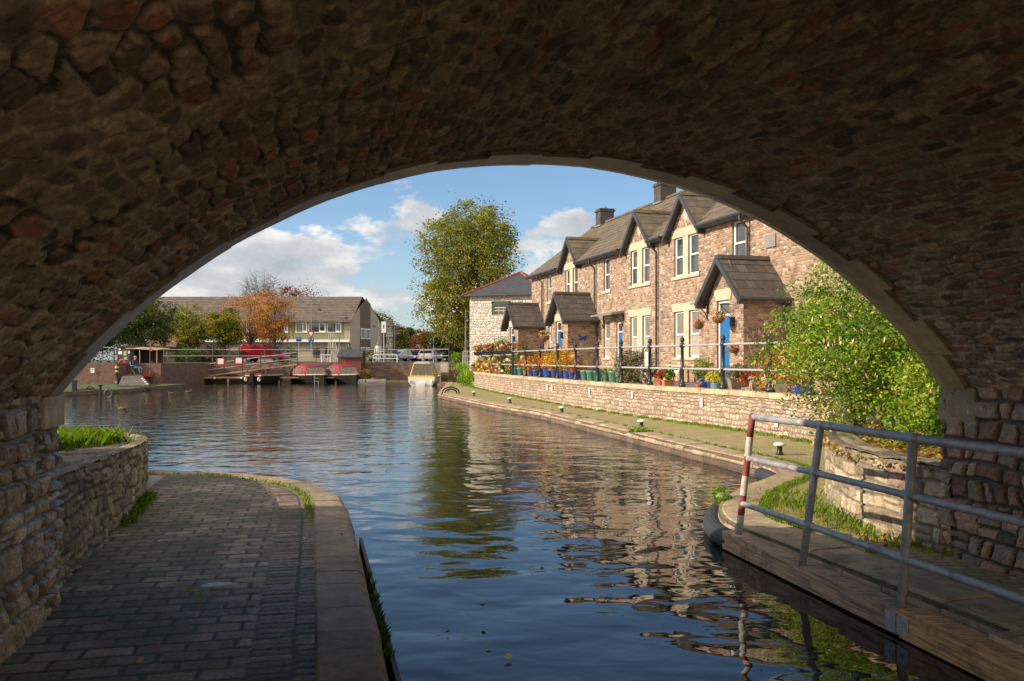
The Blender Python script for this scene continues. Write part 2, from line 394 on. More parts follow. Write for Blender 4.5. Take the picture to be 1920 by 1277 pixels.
def bricky(name, w, h, c1, c2, mortar, ms=.012, moss=None, off=.5, warp=.006, bs=.6, dist=.01, mossn=.5, lines=0, var=.35, rough=.85):
    """brick, paver or tile bond in UV metres, with moss if wanted"""
    if name in MATS: return MATS[name]
    m, t, b, o = new_mat(name); uv = t.new('ShaderNodeTexCoord').outputs['UV']
    p = t.vm('ADD', uv, t.vm('SCALE', t.vm('SUBTRACT', t.noise(uv, 6, 2, col=True), (.5, .5, .5)), scale=warp*2))
    br = t.new('ShaderNodeTexBrick'); t.link(p, br.inputs['Vector']); br.offset = off
    br.inputs['Color1'].default_value = (*c1, 1); br.inputs['Color2'].default_value = (*c2, 1); br.inputs['Mortar'].default_value = (*mortar, 1)
    br.inputs['Scale'].default_value = 1; br.inputs['Brick Width'].default_value = w; br.inputs['Row Height'].default_value = h
    br.inputs['Mortar Size'].default_value = ms; br.inputs['Mortar Smooth'].default_value = .3
    c = br.outputs['Color']
    c = t.mix(1.0, c, t.ramp(t.noise(uv, 3.1, 6, .7), ((.3, (1-var,)*3), (.7, (1+var,)*3))), 'MULTIPLY')
    if moss:
        mk = t.math('ADD', t.noise(uv, 1.3, 6, .7), t.math('MULTIPLY', br.outputs['Fac'], .12))
        mk = t.math('MULTIPLY', t.ss(mk, mossn, mossn+.13), t.ss(t.noise(uv, 17, 4, .7), .35, .6))
        c = t.mix(mk, c, (*moss, 1))
    t.link(c, b.inputs['Base Color']); b.inputs['Roughness'].default_value = rough
    h_ = t.math('ADD', t.math('SUBTRACT', 1, br.outputs['Fac']), t.math('MULTIPLY', t.noise(uv, 30, 4), .6))
    bump(t, b, h_, bs, dist); MATS[name] = m; return m

def leaf_mat(name, trans=.35, rough=.55):
    if name in MATS: return MATS[name]
    m, t, b, o = new_mat(name); at = t.new('ShaderNodeAttribute'); at.attribute_name = 'Col'
    lc = t.mix(1.0, at.outputs['Color'], (1.35, 1.3, 1.2, 1), 'MULTIPLY'); t.link(lc, b.inputs['Base Color']); b.inputs['Roughness'].default_value = rough
    b.inputs['Specular IOR Level'].default_value = .3
    tr = t.new('ShaderNodeBsdfTranslucent'); t.link(t.mix(1.0, at.outputs['Color'], (1.5, 1.6, .7, 1), 'MULTIPLY'), tr.inputs['Color'])
    mx = t.new('ShaderNodeMixShader'); mx.inputs[0].default_value = trans
    t.link(b.outputs[0], mx.inputs[1]); t.link(tr.outputs[0], mx.inputs[2]); t.link(mx.outputs[0], o.inputs[0])
    MATS[name] = m; return m

LEAF = leaf_mat('leaf'); PETAL = leaf_mat('petal', .25, .6)
BARK = pm('bark', (.11, .085, .065), .9, var=.4, scale=9, bmp=.6)
def glass_mat():
    m, t, b, o = new_mat('window_glass'); oc = t.new('ShaderNodeTexCoord').outputs['Object']
    t.link(t.ramp(t.noise(oc, 1.4, 2), ((.35, (.035, .04, .045)), (.65, (.09, .085, .075)))), b.inputs['Base Color'])
    b.inputs['Roughness'].default_value = .04; b.inputs['Specular IOR Level'].default_value = .9
    bump(t, b, t.noise(oc, 1.5, 2), .08, .02); return m
GLASS = glass_mat()
CURT = pm('curtain_behind_glass', (.42, .38, .30), .10, var=.12, scale=3, bmp=0, spec=.8)
BLIND = pm('drawn_blind', (.22, .20, .16), .10, var=.25, scale=3, bmp=0, spec=.8)
WHITE = pm('white_paint', (.80, .79, .75), .45, var=.05, scale=4, bmp=.05)
STONE_D = pm('dressed_stone', (.56, .47, .33), .85, var=.16, scale=5, bmp=.3, dirt=(.40, .34, .25))
COPING = pm('coping_stone', (.42, .35, .25), .9, var=.25, scale=4, bmp=.5, dirt=(.20, .17, .10))
BLACKP = pm('black_paint', (.022, .022, .024), .35, var=.3, scale=8, bmp=.1)
DARKP = pm('dark_grey_paint', (.05, .052, .056), .45, var=.2, scale=6, bmp=.1)
BLUED = pm('blue_door_paint', (.012, .16, .40), .35, var=.10, scale=5, bmp=.08)
GALV = pm('galvanised_steel', (.45, .44, .415), .5, metal=.08, var=.3, scale=14, bmp=.2, dirt=(.22, .19, .16))
RAILG = pm('light_grey_rail', (.42, .42, .41), .5, metal=.1, var=.15, scale=10, bmp=.1)
WOOD = pm('bench_wood', (.30, .15, .065), .6, var=.25, scale=9, bmp=.2)
# ================================================================== the setting
PATH_Z, WALL_Z, TERR_Z, QUAY_Z = .26, 1.20, 1.12, 1.68
def poly_offset(P, d):
    """shift a polyline sideways (left of travel is positive)"""
    out = []
    for i, p in enumerate(P):
        a = Vector(P[max(i-1, 0)]); b = Vector(P[min(i+1, len(P)-1)]); t = (b-a).normalized()
        out.append((p[0]-t.y*d, p[1]+t.x*d))
    return out
def smooth_line(P, n=8):
    """Catmull-Rom through the points"""
    out = []; Q = [Vector(p) for p in P]
    for i in range(len(Q)-1):
        p0, p1, p2, p3 = Q[max(i-1, 0)], Q[i], Q[i+1], Q[min(i+2, len(Q)-1)]
        for k in range(n):
            t = k/n
            v = .5*((2*p1)+(p2-p0)*t+(2*p0-5*p1+4*p2-p3)*t*t+(3*p1-p0-3*p2+p3)*t**3); out.append((v.x, v.y))
    out.append(tuple(Q[-1])); return out
def resample(P, step):
    L = [0]
    for a, b in zip(P[:-1], P[1:]): L.append(L[-1]+math.dist(a, b))
    n = max(1, round(L[-1]/step)); s = np.linspace(0, L[-1], n+1)
    x = np.interp(s, L, [p[0] for p in P]); y = np.interp(s, L, [p[1] for p in P])
    return list(zip(x.tolist(), y.tolist()))

# ---- water
def water_mat():
    m, t, b, o = new_mat('canal_water'); oc = t.new('ShaderNodeTexCoord').outputs['Object']
    s = t.new('ShaderNodeSeparateXYZ'); t.link(oc, s.inputs[0])
    mp = t.new('ShaderNodeMapping'); t.link(oc, mp.inputs[0]); mp.inputs['Scale'].default_value = (.75, 1.0, 1)
    far = t.ss(s.outputs[1], 7, 26)
    n1 = t.noise(mp.outputs[0], 1.25, 2, .4, .4); n2 = t.noise(mp.outputs[0], 4.2, 2, .45, .3); n3 = t.noise(mp.outputs[0], 11, 2, .5)
    h = t.math('ADD', t.math('MULTIPLY', n1, .078), t.math('MULTIPLY', n2, t.math('MULTIPLY_ADD', far, .020, .0095)))
    h = t.math('ADD', h, t.math('MULTIPLY', n3, t.math('MULTIPLY_ADD', far, .0045, .0004)))
    b.inputs['Base Color'].default_value = (.012, .014, .011, 1); b.inputs['Roughness'].default_value = .015; b.inputs['IOR'].default_value = 1.52
    n = t.new('ShaderNodeBump'); n.inputs['Strength'].default_value = 1; n.inputs['Distance'].default_value = .42
    t.link(h, n.inputs['Height']); t.link(n.outputs[0], b.inputs['Normal']); return m
w = MB(); w.face([(-300, -40, 0), (300, -40, 0), (300, 320, 0), (-300, 320, 0)])
tag(w.build('canal_water', water_mat()), kind='structure')

# ---- land
GRASSY = bricky('grassy_ground', .4, .3, (.07, .09, .02), (.06, .08, .02), (.06, .08, .02), .001, moss=(.10, .13, .03), mossn=.45)
TARMAC = pm('tarmac', (.10, .098, .092), .95, var=.25, scale=.8, bmp=.3)
PAVE_T = bricky('terrace_paving', .45, .45, (.30, .25, .19), (.22, .18, .14), (.10, .09, .06), .01, moss=(.09, .09, .03), mossn=.62)
EARTH = pm('earth', (.11, .08, .05), .95, var=.4, scale=5, bmp=.6, dirt=(.14, .13, .04))
RUB_W = coursed('retaining_rubble', .10, .19, [(.46, .31, .21), (.54, .40, .29), (.36, .24, .17), (.50, .36, .27), (.60, .46, .34), (.40, .29, .22)], mortar=(.30, .24, .17), warp=.075, jw=.012, bs=1, white=.25, moss=.10, dist=.035)
QUAY_W = coursed('quay_wall', .16, .4, [(.16, .10, .075), (.21, .13, .095), (.12, .085, .065), (.19, .13, .09)], mortar=(.10, .08, .06), warp=.03, bs=.8, moss=.15)
BRICKQ = bricky('quay_brick', .23, .075, (.20, .085, .055), (.13, .06, .045), (.14, .11, .085), .012, var=.45)
def slab(name, poly, z0, z1, mats, parent=None, **kw):
    m = MB(); n = len(poly); m.mi = 0; m.face([(p[0], p[1], z1) for p in poly])
    m.mi = 1
    for i in range(n):
        a, b_ = poly[i], poly[(i+1) % n]; m.face([(a[0], a[1], z0), (b_[0], b_[1], z0), (b_[0], b_[1], z1), (a[0], a[1], z1)])
    return m.build(name, mats, parent, **kw)
# far quay and the country beyond, one sheet to the horizon
tag(slab('ground', [(-900, 72.5), (-22, 72.5), (-21.2, 74.5), (-8.6, 74.5), (-7.6, 73.4), (-4.9, 70.2), (-3.6, 68.0), (-3.2, 66.5), (60, 66.5), (60, 40), (900, 40), (900, 2500), (-900, 2500)], -.6, QUAY_Z, [TARMAC, QUAY_W]), kind='structure')
tag(slab('left_quay', [(-120, 60.2), (-27.9, 60.2), (-27.9, 62), (-25.5, 62), (-25.5, 72.6), (-120, 72.6)], -.6, QUAY_Z, [GRASSY, BRICKQ]), kind='structure')
tag(slab('grassy_bank', [(-120, 30), (-30, 41), (-24.5, 43.8), (-22.6, 50), (-23, 53.6), (-23, 60.2), (-120, 60.2)], -.6, .22, [GRASSY, QUAY_W]), kind='structure')
far_grass = MB(); far_grass.box(-60, -13, 86.5, 87.1, QUAY_Z+.004, QUAY_Z+.006)
far_grass.face([(-60, 76, QUAY_Z+.006), (-20, 76, QUAY_Z+.006), (-20, 90, QUAY_Z+.006), (-60, 90, QUAY_Z+.006)])
tag(far_grass.build('quay_lawn', GRASSY), kind='structure')

# ---- right towpath (pavers), kerb polyline, retaining wall polyline
KR = [(-4.95, 66.4), (-3.75, 43.2), (-1.07, 33.5), (.82, 28.0), (2.05, 22.9), (2.9, 19.3), (3.49, 16.6), (3.95, 14.7), (4.12, 13.5), (4.02, 12.9), (3.72, 12.35), (3.3, 11.75), (2.92, 11.1), (2.62, 10.5), (2.40, 9.9), (2.28, 9.3), (2.30, 8.85), (2.42, 8.3)]
KRs = smooth_line(KR[:2], 2)[:-1] + smooth_line(KR[1:], 6)
KRs += [(2.42+(.2353)*k, 8.3-.9743*k) for k in (1, 2, 3.2, 5, 8, 12, 16)]
RWALL = [(-2.35, 53.6), (-2.28, 52.2), (-1.75, 49.0), (-.13, 41), (1.03, 35.7), (2.72, 28.8), (4.43, 23.3), (5.50, 20.4), (6.3, 16.8)]
RWs = smooth_line(RWALL, 6)
LOWR = [(6.3, 16.8), (5.45, 14.6), (4.62, 12.4), (4.02, 10.9), (3.70, 9.8), (3.58, 9.0), (3.60, 8.2), (3.78, 7.35)]
LOWRs = smooth_line(LOWR, 6)
PAVE_R = bricky('towpath_pavers', .22, .11, (.46, .33, .19), (.37, .26, .15), (.14, .14, .05), .012, moss=(.24, .26, .05), mossn=.44, bs=.8)
path_poly = [KRs[0]] + KRs[1:] + [(11, -7.2), (9.2, .5), (3.9, 7.3)] + LOWRs[::-1][1:] + RWs[::-1][1:] + [(-1.2, 55), (-1.2, 67)]
tag(slab('towpath_right', [(p[0], p[1]) for p in path_poly], -.6, PATH_Z-.012, [PAVE_R, QUAY_W]), kind='structure')
# terrace behind the retaining wall
tp = poly_offset(RWs, .15)
tag(slab('terrace_ground', [(p[0], p[1]) for p in tp] + [(7.6, 15.5), (14, 9), (60, 10), (60, 66.4), (-1.3, 66.4), (-2.0, 55)], -.3, TERR_Z, [PAVE_T, RUB_W]), kind='structure')
tag(slab('planting_bed', [(p[0], p[1]) for p in poly_offset(LOWRs, .12)] + [(4.4, 7.45), (14, 9.1), (7.9, 15.3), (6.6, 16.8)], 0, .93, [EARTH, RUB_W]), kind='structure')

# ---- left towpath of setts, a real relief mesh
KL = [(1.0, -2.56), (-.63, 4.48), (-1.10, 6.5), (-1.78, 9.4), (-1.95, 10.0), (-2.2, 10.8), (-2.6, 11.5), (-3.2, 12.15), (-4.05, 12.7), (-5.5, 13.1), (-9, 14.3), (-14, 17)]
KLs = smooth_line(KL, 8)
def dist_line(X, Y, P):
    best = np.full(X.shape, 1e9); along = np.zeros(X.shape); acc = 0; side = np.zeros(X.shape)
    for a, b in zip(P[:-1], P[1:]):
        ax, ay = a; bx, by = b; dx, dy = bx-ax, by-ay; L = math.hypot(dx, dy)
        t = np.clip(((X-ax)*dx+(Y-ay)*dy)/L**2, 0, 1); d = np.hypot(X-ax-t*dx, Y-ay-t*dy); m = d < best
        best[m] = d[m]; along[m] = (acc+t*L)[m]; side[m] = ((dx*(Y-ay)-dy*(X-ax))/L)[m]; acc += L
    return best, along, side
ca_, sa_ = math.cos(R(13.02)), math.sin(R(13.02))
def sett_field():
    st = .0135
    u = np.arange(-.4, 3.0, st); y = np.arange(-3.2, 8.6, st)       # bridge frame: u across, y along; origin at the left corner
    U, Y = np.meshgrid(u, y)
    X = -3.12+U*ca_-Y*sa_; Yw = 5.87+U*sa_+Y*ca_
    d, al, side = dist_line(X, Yw, KLs)
    pal = [(.26, .205, .14), (.28, .22, .15), (.24, .19, .13), (.29, .215, .145), (.26, .205, .14)]
    H1, c1, p1 = rubble(U, Y, rows=(.165, .172), lens=(.28, .28), depth=.0065, joint=.006, edge=.018, warp=.004, seed=5, pal=pal, mortar=(.07, .06, .04), rough=.003, split=0, regular=True, tilt=.2)
    H2, c2, p2 = rubble(al, d, rows=(.34, .34), lens=(.10, .10), depth=.006, joint=.005, edge=.016, warp=.006, seed=8, pal=[(.22, .17, .125), (.20, .15, .11), (.25, .185, .135)], mortar=(.06, .05, .035), rough=.005, split=0, regular=True, tilt=.2)
    strip = (d < .40+.36)
    H = np.where(strip, H2, H1); c = np.where(strip[..., None], c2, c1); pr = np.where(strip, p2, p1)
    gap = np.abs(d-.77) < .014; H = np.where(gap, -.002, H)
    # moss in the joints, thicker towards the wall
    mo = fnoise(U*3, Y*3, 77, 5)+.10*np.clip(1-(U-.1)/1.2, 0, 1)+.10*np.exp(-((d-.43)/.05)**2)+.05*gap
    mk = sstep(mo, .56, .68)*np.clip(1.25-pr*1.05, 0, 1)
    c = c*(1-mk[..., None])+np.array((.06, .085, .012))*mk[..., None]; H = H+mk*.005
    mk2 = sstep(fnoise(U*1.3, Y*1.3, 99, 5)+.12*np.clip(1-U/1.4, 0, 1), .56, .70)*.55
    c = c*(1-mk2[..., None])+np.array((.075, .075, .03))*mk2[..., None]
    c = c*(.82+.36*fnoise(U*1.1, Y*1.1, 123, 4))[..., None]
    # a chalk splash on the setts
    sp = np.exp(-(((U-1.02)/.16)**2+((Y-.33)/.06)**2))*(.5+fnoise(U*18, Y*18, 4, 3)); k = sstep(sp, .35, .62)*.8
    c = c*(1-k[..., None])+np.array((.55, .56, .58))*k[..., None]
    keep = (side > .02) & (d > .385)
    km = keep[:-1, :-1] & keep[1:, :-1] & keep[:-1, 1:] & keep[1:, 1:]
    V = np.stack([X, Yw, PATH_Z-.006+H], -1)
    o = np_mesh('towpath_left', V.reshape(-1, 3), grid_faces(*X.shape, km), stone_vc('setts', .8, fine=90, bs=.3), col=c.reshape(-1, 3), smooth=True)
    tag(o, kind='structure')
sett_field()
tag(slab('left_bank', [(p[0], p[1]) for p in poly_offset(KLs, .25)] + [(-60, 22), (-60, -20), (1.2, -20)], -.6, PATH_Z-.022, [pm('bounce_gravel', (.34, .29, .22), .95, var=.25, scale=6, bmp=.5), QUAY_W]), kind='structure')  # unseen ground behind the bridge made pale to bounce light into the vault

# ---- kerbs: coping stones along the water
def kerb(name, line, step, width, inner_side, z0, z1, label, mat, jit=.01, layer2=True, seed=0):
    rng = random.Random(seed); P = resample(line, .125); n = len(P); k = max(1, int(step/.125)); rt = empty(name, (line[0][0], line[0][1], 0), 0, label, 'kerb'); org = (line[0][0], line[0][1], 0)
    m = MB(org); N = poly_offset(P, 1); s = inner_side; i = 0
    while i < n-1:
        j = min(n-1, i+k+rng.choice((-1, 0, 0, 1)))
        if n-1-j < 2: j = n-1
        dz = rng.uniform(-jit, jit); do = rng.uniform(-jit, jit); cc = rng.uniform(.82, 1.15); tint = (cc, cc*rng.uniform(.95, 1.02), cc*rng.uniform(.88, 1.02))
        m.col = tint
        prof = [(do, z0), (do-.012, z1-.11+dz), (do+.008, z1-.045+dz), (do+.055, z1-.008+dz), (do+.13, z1+dz), (width-.02, z1+dz+.004), (width, z1-.02+dz), (width, z0)]
        rings = []
        for q in range(i, j+1):
            p = Vector(P[q]); nn = (Vector(N[q])-p)*s; t = (Vector(P[min(q+1, n-1)])-Vector(P[max(q-1, 0)])).normalized()
            ee = .005 if q == i else (-.005 if q == j else 0)
            rings.append([(p.x+nn.x*a+t.x*ee, p.y+nn.y*a+t.y*ee, h) for a, h in prof])
        L = len(prof); fs = []
        for a in range(len(rings)-1):
            for b in range(L-1):
                f = (a*L+b, (a+1)*L+b, (a+1)*L+b+1, a*L+b+1); fs.append(f if s > 0 else f[::-1])
        e0 = list(range(L)); e1 = [(len(rings)-1)*L+b for b in range(L)]
        fs += [e0 if s > 0 else e0[::-1], e1[::-1] if s > 0 else e1]
        m.faces([p for r_ in rings for p in r_], fs); i = j
    m.build('coping', mat, rt)
    if layer2:
        m = MB(org); Q = poly_offset(P, .03*s); Q2 = poly_offset(P, .3*s)
        for a in range(n-1):
            f = [(Q[a][0], Q[a][1], -.4), (Q[a+1][0], Q[a+1][1], -.4), (Q[a+1][0], Q[a+1][1], z0+.01), (Q[a][0], Q[a][1], z0+.01)]
            m.face(f if s < 0 else f[::-1])
        m.build('wall_face', RUB_K, rt)
    return rt
def coping_mat(name, col, moss, mossn=.5, wet=False):
    m, t, b, o = new_mat(name); oc = t.new('ShaderNodeTexCoord').outputs['Object']
    at = t.new('ShaderNodeAttribute'); at.attribute_name = 'Col'
    n = t.noise(oc, 2.2, 8, .7); n2 = t.noise(oc, 34, 4, .7); n3 = t.noise(oc, 9, 5, .65)
    c = t.ramp(n, ((.28, tuple(q*.62 for q in col)), (.5, col), (.72, tuple(q*1.28 for q in col))))
    c = t.mix(1.0, c, t.ramp(n3, ((.3, (.72, .72, .72)), (.7, (1.25, 1.25, 1.22)))), 'MULTIPLY'); c = t.mix(1.0, c, at.outputs['Color'], 'MULTIPLY')
    c = t.mix(t.math('MULTIPLY', t.ss(t.noise(oc, 5, 6, .75), .60, .66), .5), c, (.42, .40, .34, 1))
    c = t.mix(t.ss(t.noise(oc, 1.7, 7, .75), mossn, mossn+.16, 0, .75), c, (*moss, 1))
    t.link(c, b.inputs['Base Color']); b.inputs['Roughness'].default_value = .34 if wet else .88
    bump(t, b, t.math('ADD', n3, t.math('MULTIPLY', n2, .7)), .55, .012); return m
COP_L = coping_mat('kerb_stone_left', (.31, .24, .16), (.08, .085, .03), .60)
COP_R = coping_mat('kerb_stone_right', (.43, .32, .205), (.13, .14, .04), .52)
RUB_K = coursed('kerb_rubble', .15, .4, [(.30, .22, .15), (.36, .27, .18), (.24, .17, .12), (.33, .25, .18)], mortar=(.14, .11, .08), warp=.03, bs=.8, moss=.2)
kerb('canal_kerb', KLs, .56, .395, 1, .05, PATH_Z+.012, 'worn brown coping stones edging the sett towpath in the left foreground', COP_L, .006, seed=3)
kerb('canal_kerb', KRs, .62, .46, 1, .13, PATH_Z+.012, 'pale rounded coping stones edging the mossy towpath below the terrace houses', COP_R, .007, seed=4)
# timber strip and moss shelf along the left kerb
tm = empty('rubbing_board', (-.6, 4.4, 0), 0, 'thin dark weathered timber board fixed along the water side of the left kerb', 'board')
pb = MB((-.6, 4.4, 0))
PB = [p for p in resample(KLs, .4) if -1 < p[1] < 9.0]; PB = poly_offset(PB, -.075)
for a, b_ in zip(PB[:-1], PB[1:]): pb.bar((a[0], a[1], .03), (b_[0], b_[1], .03), .03, .16)
pb.build('board', pm('wet_timber', (.10, .085, .065), .7, var=.4, scale=8, bmp=.5), tm)
pk = MB((-.6, 4.4, 0)); pk.cbox(-1.87, 9.15, -.1, .10, .42, .28, R(13)); pk.build('bracket', pm('wet_timber', (.1, .1, .1)), tm)

# ================================================================== the bridge
BR = empty('stone_bridge', (-3.12, 5.87, 0), R(13.02), 'rough stone arch bridge overhead spanning the canal and both towpaths', 'bridge')
SPAN, Rr, ZCc = 7.07, 4.405, -.935
half = math.asin(SPAN/2/Rr)
PAL_V = [(.28, .195, .12), (.32, .22, .135), (.21, .15, .095), (.32, .145, .085), (.25, .17, .11), (.34, .155, .09), (.38, .28, .175), (.15, .108, .075), (.40, .30, .19), (.28, .19, .12)]
VC_V = stone_vc('vault_rubble', .85, white=.85, fine=38, bs=.45)
def vault():
    def part(ys, dv, name_only=False):
        al = np.arange(0, 2*half*Rr+dv, dv); al[-1] = 2*half*Rr
        A, Y = np.meshgrid(al, ys)
        kk = sstep(A/Rr-half, -.55, .15); H, c, pr = random_rubble(Y*(1-.22*kk), A+.30*np.maximum(A-(half-.35)*Rr, 0), crk=1-sstep(A/Rr-half, -.65, -.1)*.5, cell=(.225, .108), jit=.30, depth=.014, joint=.010, edge=.008, seed=21, pal=PAL_V, mortar=(.50, .38, .25), rough=.012, tilt=.25)
        th = -half + A/Rr
        # smeared mortar to the right and at the crown
        sm = sstep(fnoise(A*.8, Y*.8, 61, 3)+.25*sstep(th, -.45, .35), .5, .8)
        H = H*(1-.35*sm)+sm*.012*fnoise(A*5, Y*9, 62, 3)
        H -= .02
        r = Rr-H
        V = np.stack([SPAN/2+r*np.sin(th), Y, ZCc+r*np.cos(th)], -1)
        return V.reshape(-1, 3), grid_faces(*A.shape)[:, ::-1], c.reshape(-1, 3)
    V1, F1, c1 = part(np.arange(-.29, -4.3, -.0095), .0095)
    V2, F2, c2 = part(np.arange(-4.25, -7.8, -.06), .05)
    V = np.concatenate([V1, V2]); Fc = np.concatenate([F1, F2+len(V1)]); c = np.concatenate([c1, c2])
    np_mesh('vault', V, Fc, VC_V, BR, c, smooth=True)
vault()
def flatwall(name, x, y0, y1, z0, z1, side, seed, pal, mortar, st=.009, mat=None, depth=.036, rows=(.10, .21), lens=(.09, .26)):
    ys = np.concatenate([np.arange(y0, max(y1, y0-2.4), -st), np.arange(y0-2.4, y1, -.05)]) if y1 < y0-2.4 else np.arange(y0, y1, -st)
    zs = np.arange(z0, z1+st, st); Y, Z = np.meshgrid(ys, zs)
    H, c, pr = rubble(Y, Z, rows=rows, lens=lens, depth=depth, joint=.008, edge=.015, warp=.035, seed=seed, pal=pal, mortar=mortar, rough=.014, tilt=.6)
    V = np.stack([x+side*(H-.01), Y, Z], -1)
    f = grid_faces(*Y.shape)
    return np_mesh(name, V.reshape(-1, 3), f if side < 0 else f[:, ::-1], mat, BR, c.reshape(-1, 3), smooth=True)
PAL_L = [(.32, .24, .155), (.38, .29, .19), (.25, .18, .12), (.34, .23, .15), (.28, .22, .15), (.44, .35, .24)]
PAL_R = [(.34, .22, .15), (.38, .26, .18), (.26, .18, .13), (.36, .20, .14), (.30, .23, .17), (.42, .31, .22), (.28, .16, .11)]
flatwall('abutment_wall', 0, 0, -7.7, .2, 1.72, 1, 31, PAL_L, (.11, .09, .07), mat=stone_vc('abutment_rubble', .6, white=.8, fine=70, bs=.5, wet=1))  # white streaks: salts, plus blue-white sky sheen painted into the stone colour
flatwall('abutment_wall', SPAN, 0, -7.7, .2, 1.72, -1, 37, PAL_R, (.11, .085, .065), mat=stone_vc('abutment_rubble_dark', .8, white=.15, fine=60, bs=.5), depth=.04)
# arch ring of dressed voussoirs
rg = MB(); nv = 21; rg.col = (.6, .55, .5)
for i in range(60):
    a0, a1 = -half+2*half*i/60, -half+2*half*(i+1)/60; P = [(SPAN/2+(Rr+.03)*math.sin(a), y, ZCc+(Rr+.03)*math.cos(a)) for a in (a0, a1) for y in (-.40, -.02)]; rg.face([P[0], P[1], P[3], P[2]])
nv = 21; rng = random.Random(9)
for i in range(nv):
    a0 = -half+2*half*i/nv-.0001; a1 = -half+2*half*(i+1)/nv+.0001; dep = (.42 if i % 2 else .33)+rng.uniform(-.02, .02); rr = Rr-rng.uniform(.014, .020); ro = Rr+.42
    k = rng.uniform(.8, 1.15); rg.col = (k, k*rng.uniform(.96, 1.0), k*rng.uniform(.90, 1))
    P = []
    tw = rng.uniform(-.004, .004)
    for j, a in enumerate(np.linspace(a0, a1, 4)):
        q = rr+tw*(j-1.5)/1.5
        for (r, y) in ((q, -dep), (q, -.10), (q+.014, 0), (ro, 0), (ro, -dep)):
            P.append((SPAN/2+r*math.sin(a), y+.012, ZCc+r*math.cos(a)))
    fs = []
    for j in range(3):
        for e in range(5): fs.append((j*5+e, (j+1)*5+e, (j+1)*5+(e+1) % 5, j*5+(e+1) % 5))
    fs += [(4, 3, 2, 1, 0), (15, 16, 17, 18, 19)]; rg.faces(P, fs)
rg.build('arch_ring', coping_mat('voussoir_stone', (.30, .215, .13), (.10, .10, .04), .56, wet=True), BR)
# impost blocks
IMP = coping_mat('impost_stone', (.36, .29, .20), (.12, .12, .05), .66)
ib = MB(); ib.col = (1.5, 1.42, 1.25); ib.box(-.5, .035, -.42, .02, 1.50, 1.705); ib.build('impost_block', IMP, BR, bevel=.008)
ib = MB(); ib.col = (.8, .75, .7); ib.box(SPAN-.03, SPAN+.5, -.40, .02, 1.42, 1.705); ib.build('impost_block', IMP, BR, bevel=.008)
# spandrel faces, top and parapets (seen from outside only)
SPM = coursed('spandrel_rubble', .15, .34, [(.30, .22, .16), (.36, .27, .19), (.25, .18, .13), (.33, .25, .18)], mortar=(.22, .18, .14))
sp = MB()
for (yy, flip) in ((0, False), (-7.75, True)):
    N = 24; pts = [(SPAN/2+Rr*1.09*math.sin(-half+2*half*i/N), ZCc+Rr*1.09*math.cos(-half+2*half*i/N)) for i in range(N+1)] if not flip else [(SPAN/2+Rr*math.sin(-half+2*half*i/N), ZCc+Rr*math.cos(-half+2*half*i/N)) for i in range(N+1)]
    top = 5.0
    for i in range(N):
        f = [(pts[i][0], yy, pts[i][1]), (pts[i+1][0], yy, pts[i+1][1]), (pts[i+1][0], yy, top), (pts[i][0], yy, top)]
        sp.face(f[::-1] if not flip else f)
    for (x0, x1) in ((-9, pts[0][0]), (pts[-1][0], 16)):
        lo = -.3
        f = [(x0, yy, lo), (x1, yy, lo), (x1, yy, top), (x0, yy, top)]; sp.face(f[::-1] if not flip else f)
sp.face([(-9, -7.75, 4.0), (16, -7.75, 4.0), (16, 0, 4.0), (-9, 0, 4.0)])
for y0, y1 in ((-.4, 0), (-7.75, -7.35)): sp.box(-9, 16, y0+.002, y1-.002, 4.0, 5.0)
sp.box(-9.0, -.02, -7.74, -.004, -.4, 3.99); sp.box(SPAN+.02, 16, -7.74, -.004, -.4, 3.99)
sp.build('spandrel', SPM, BR)
# end faces of the abutments between the impost and the ground (the quoins)
# ---- unseen wing wall to the left, added to shade the left kerb
ww = MB(); ww.prism([(-8.9, 4.3), (-3.35, 5.62), (-3.35, 5.98), (-4.6, 6.9), (-8.3, 8.1), (-9.1, 7.7)], -.2, 3.6)
tag(ww.build('shading_wing_wall', SPM), 'unseen tall stone wing wall added left of the bridge mouth to shade the kerb', 'wall')

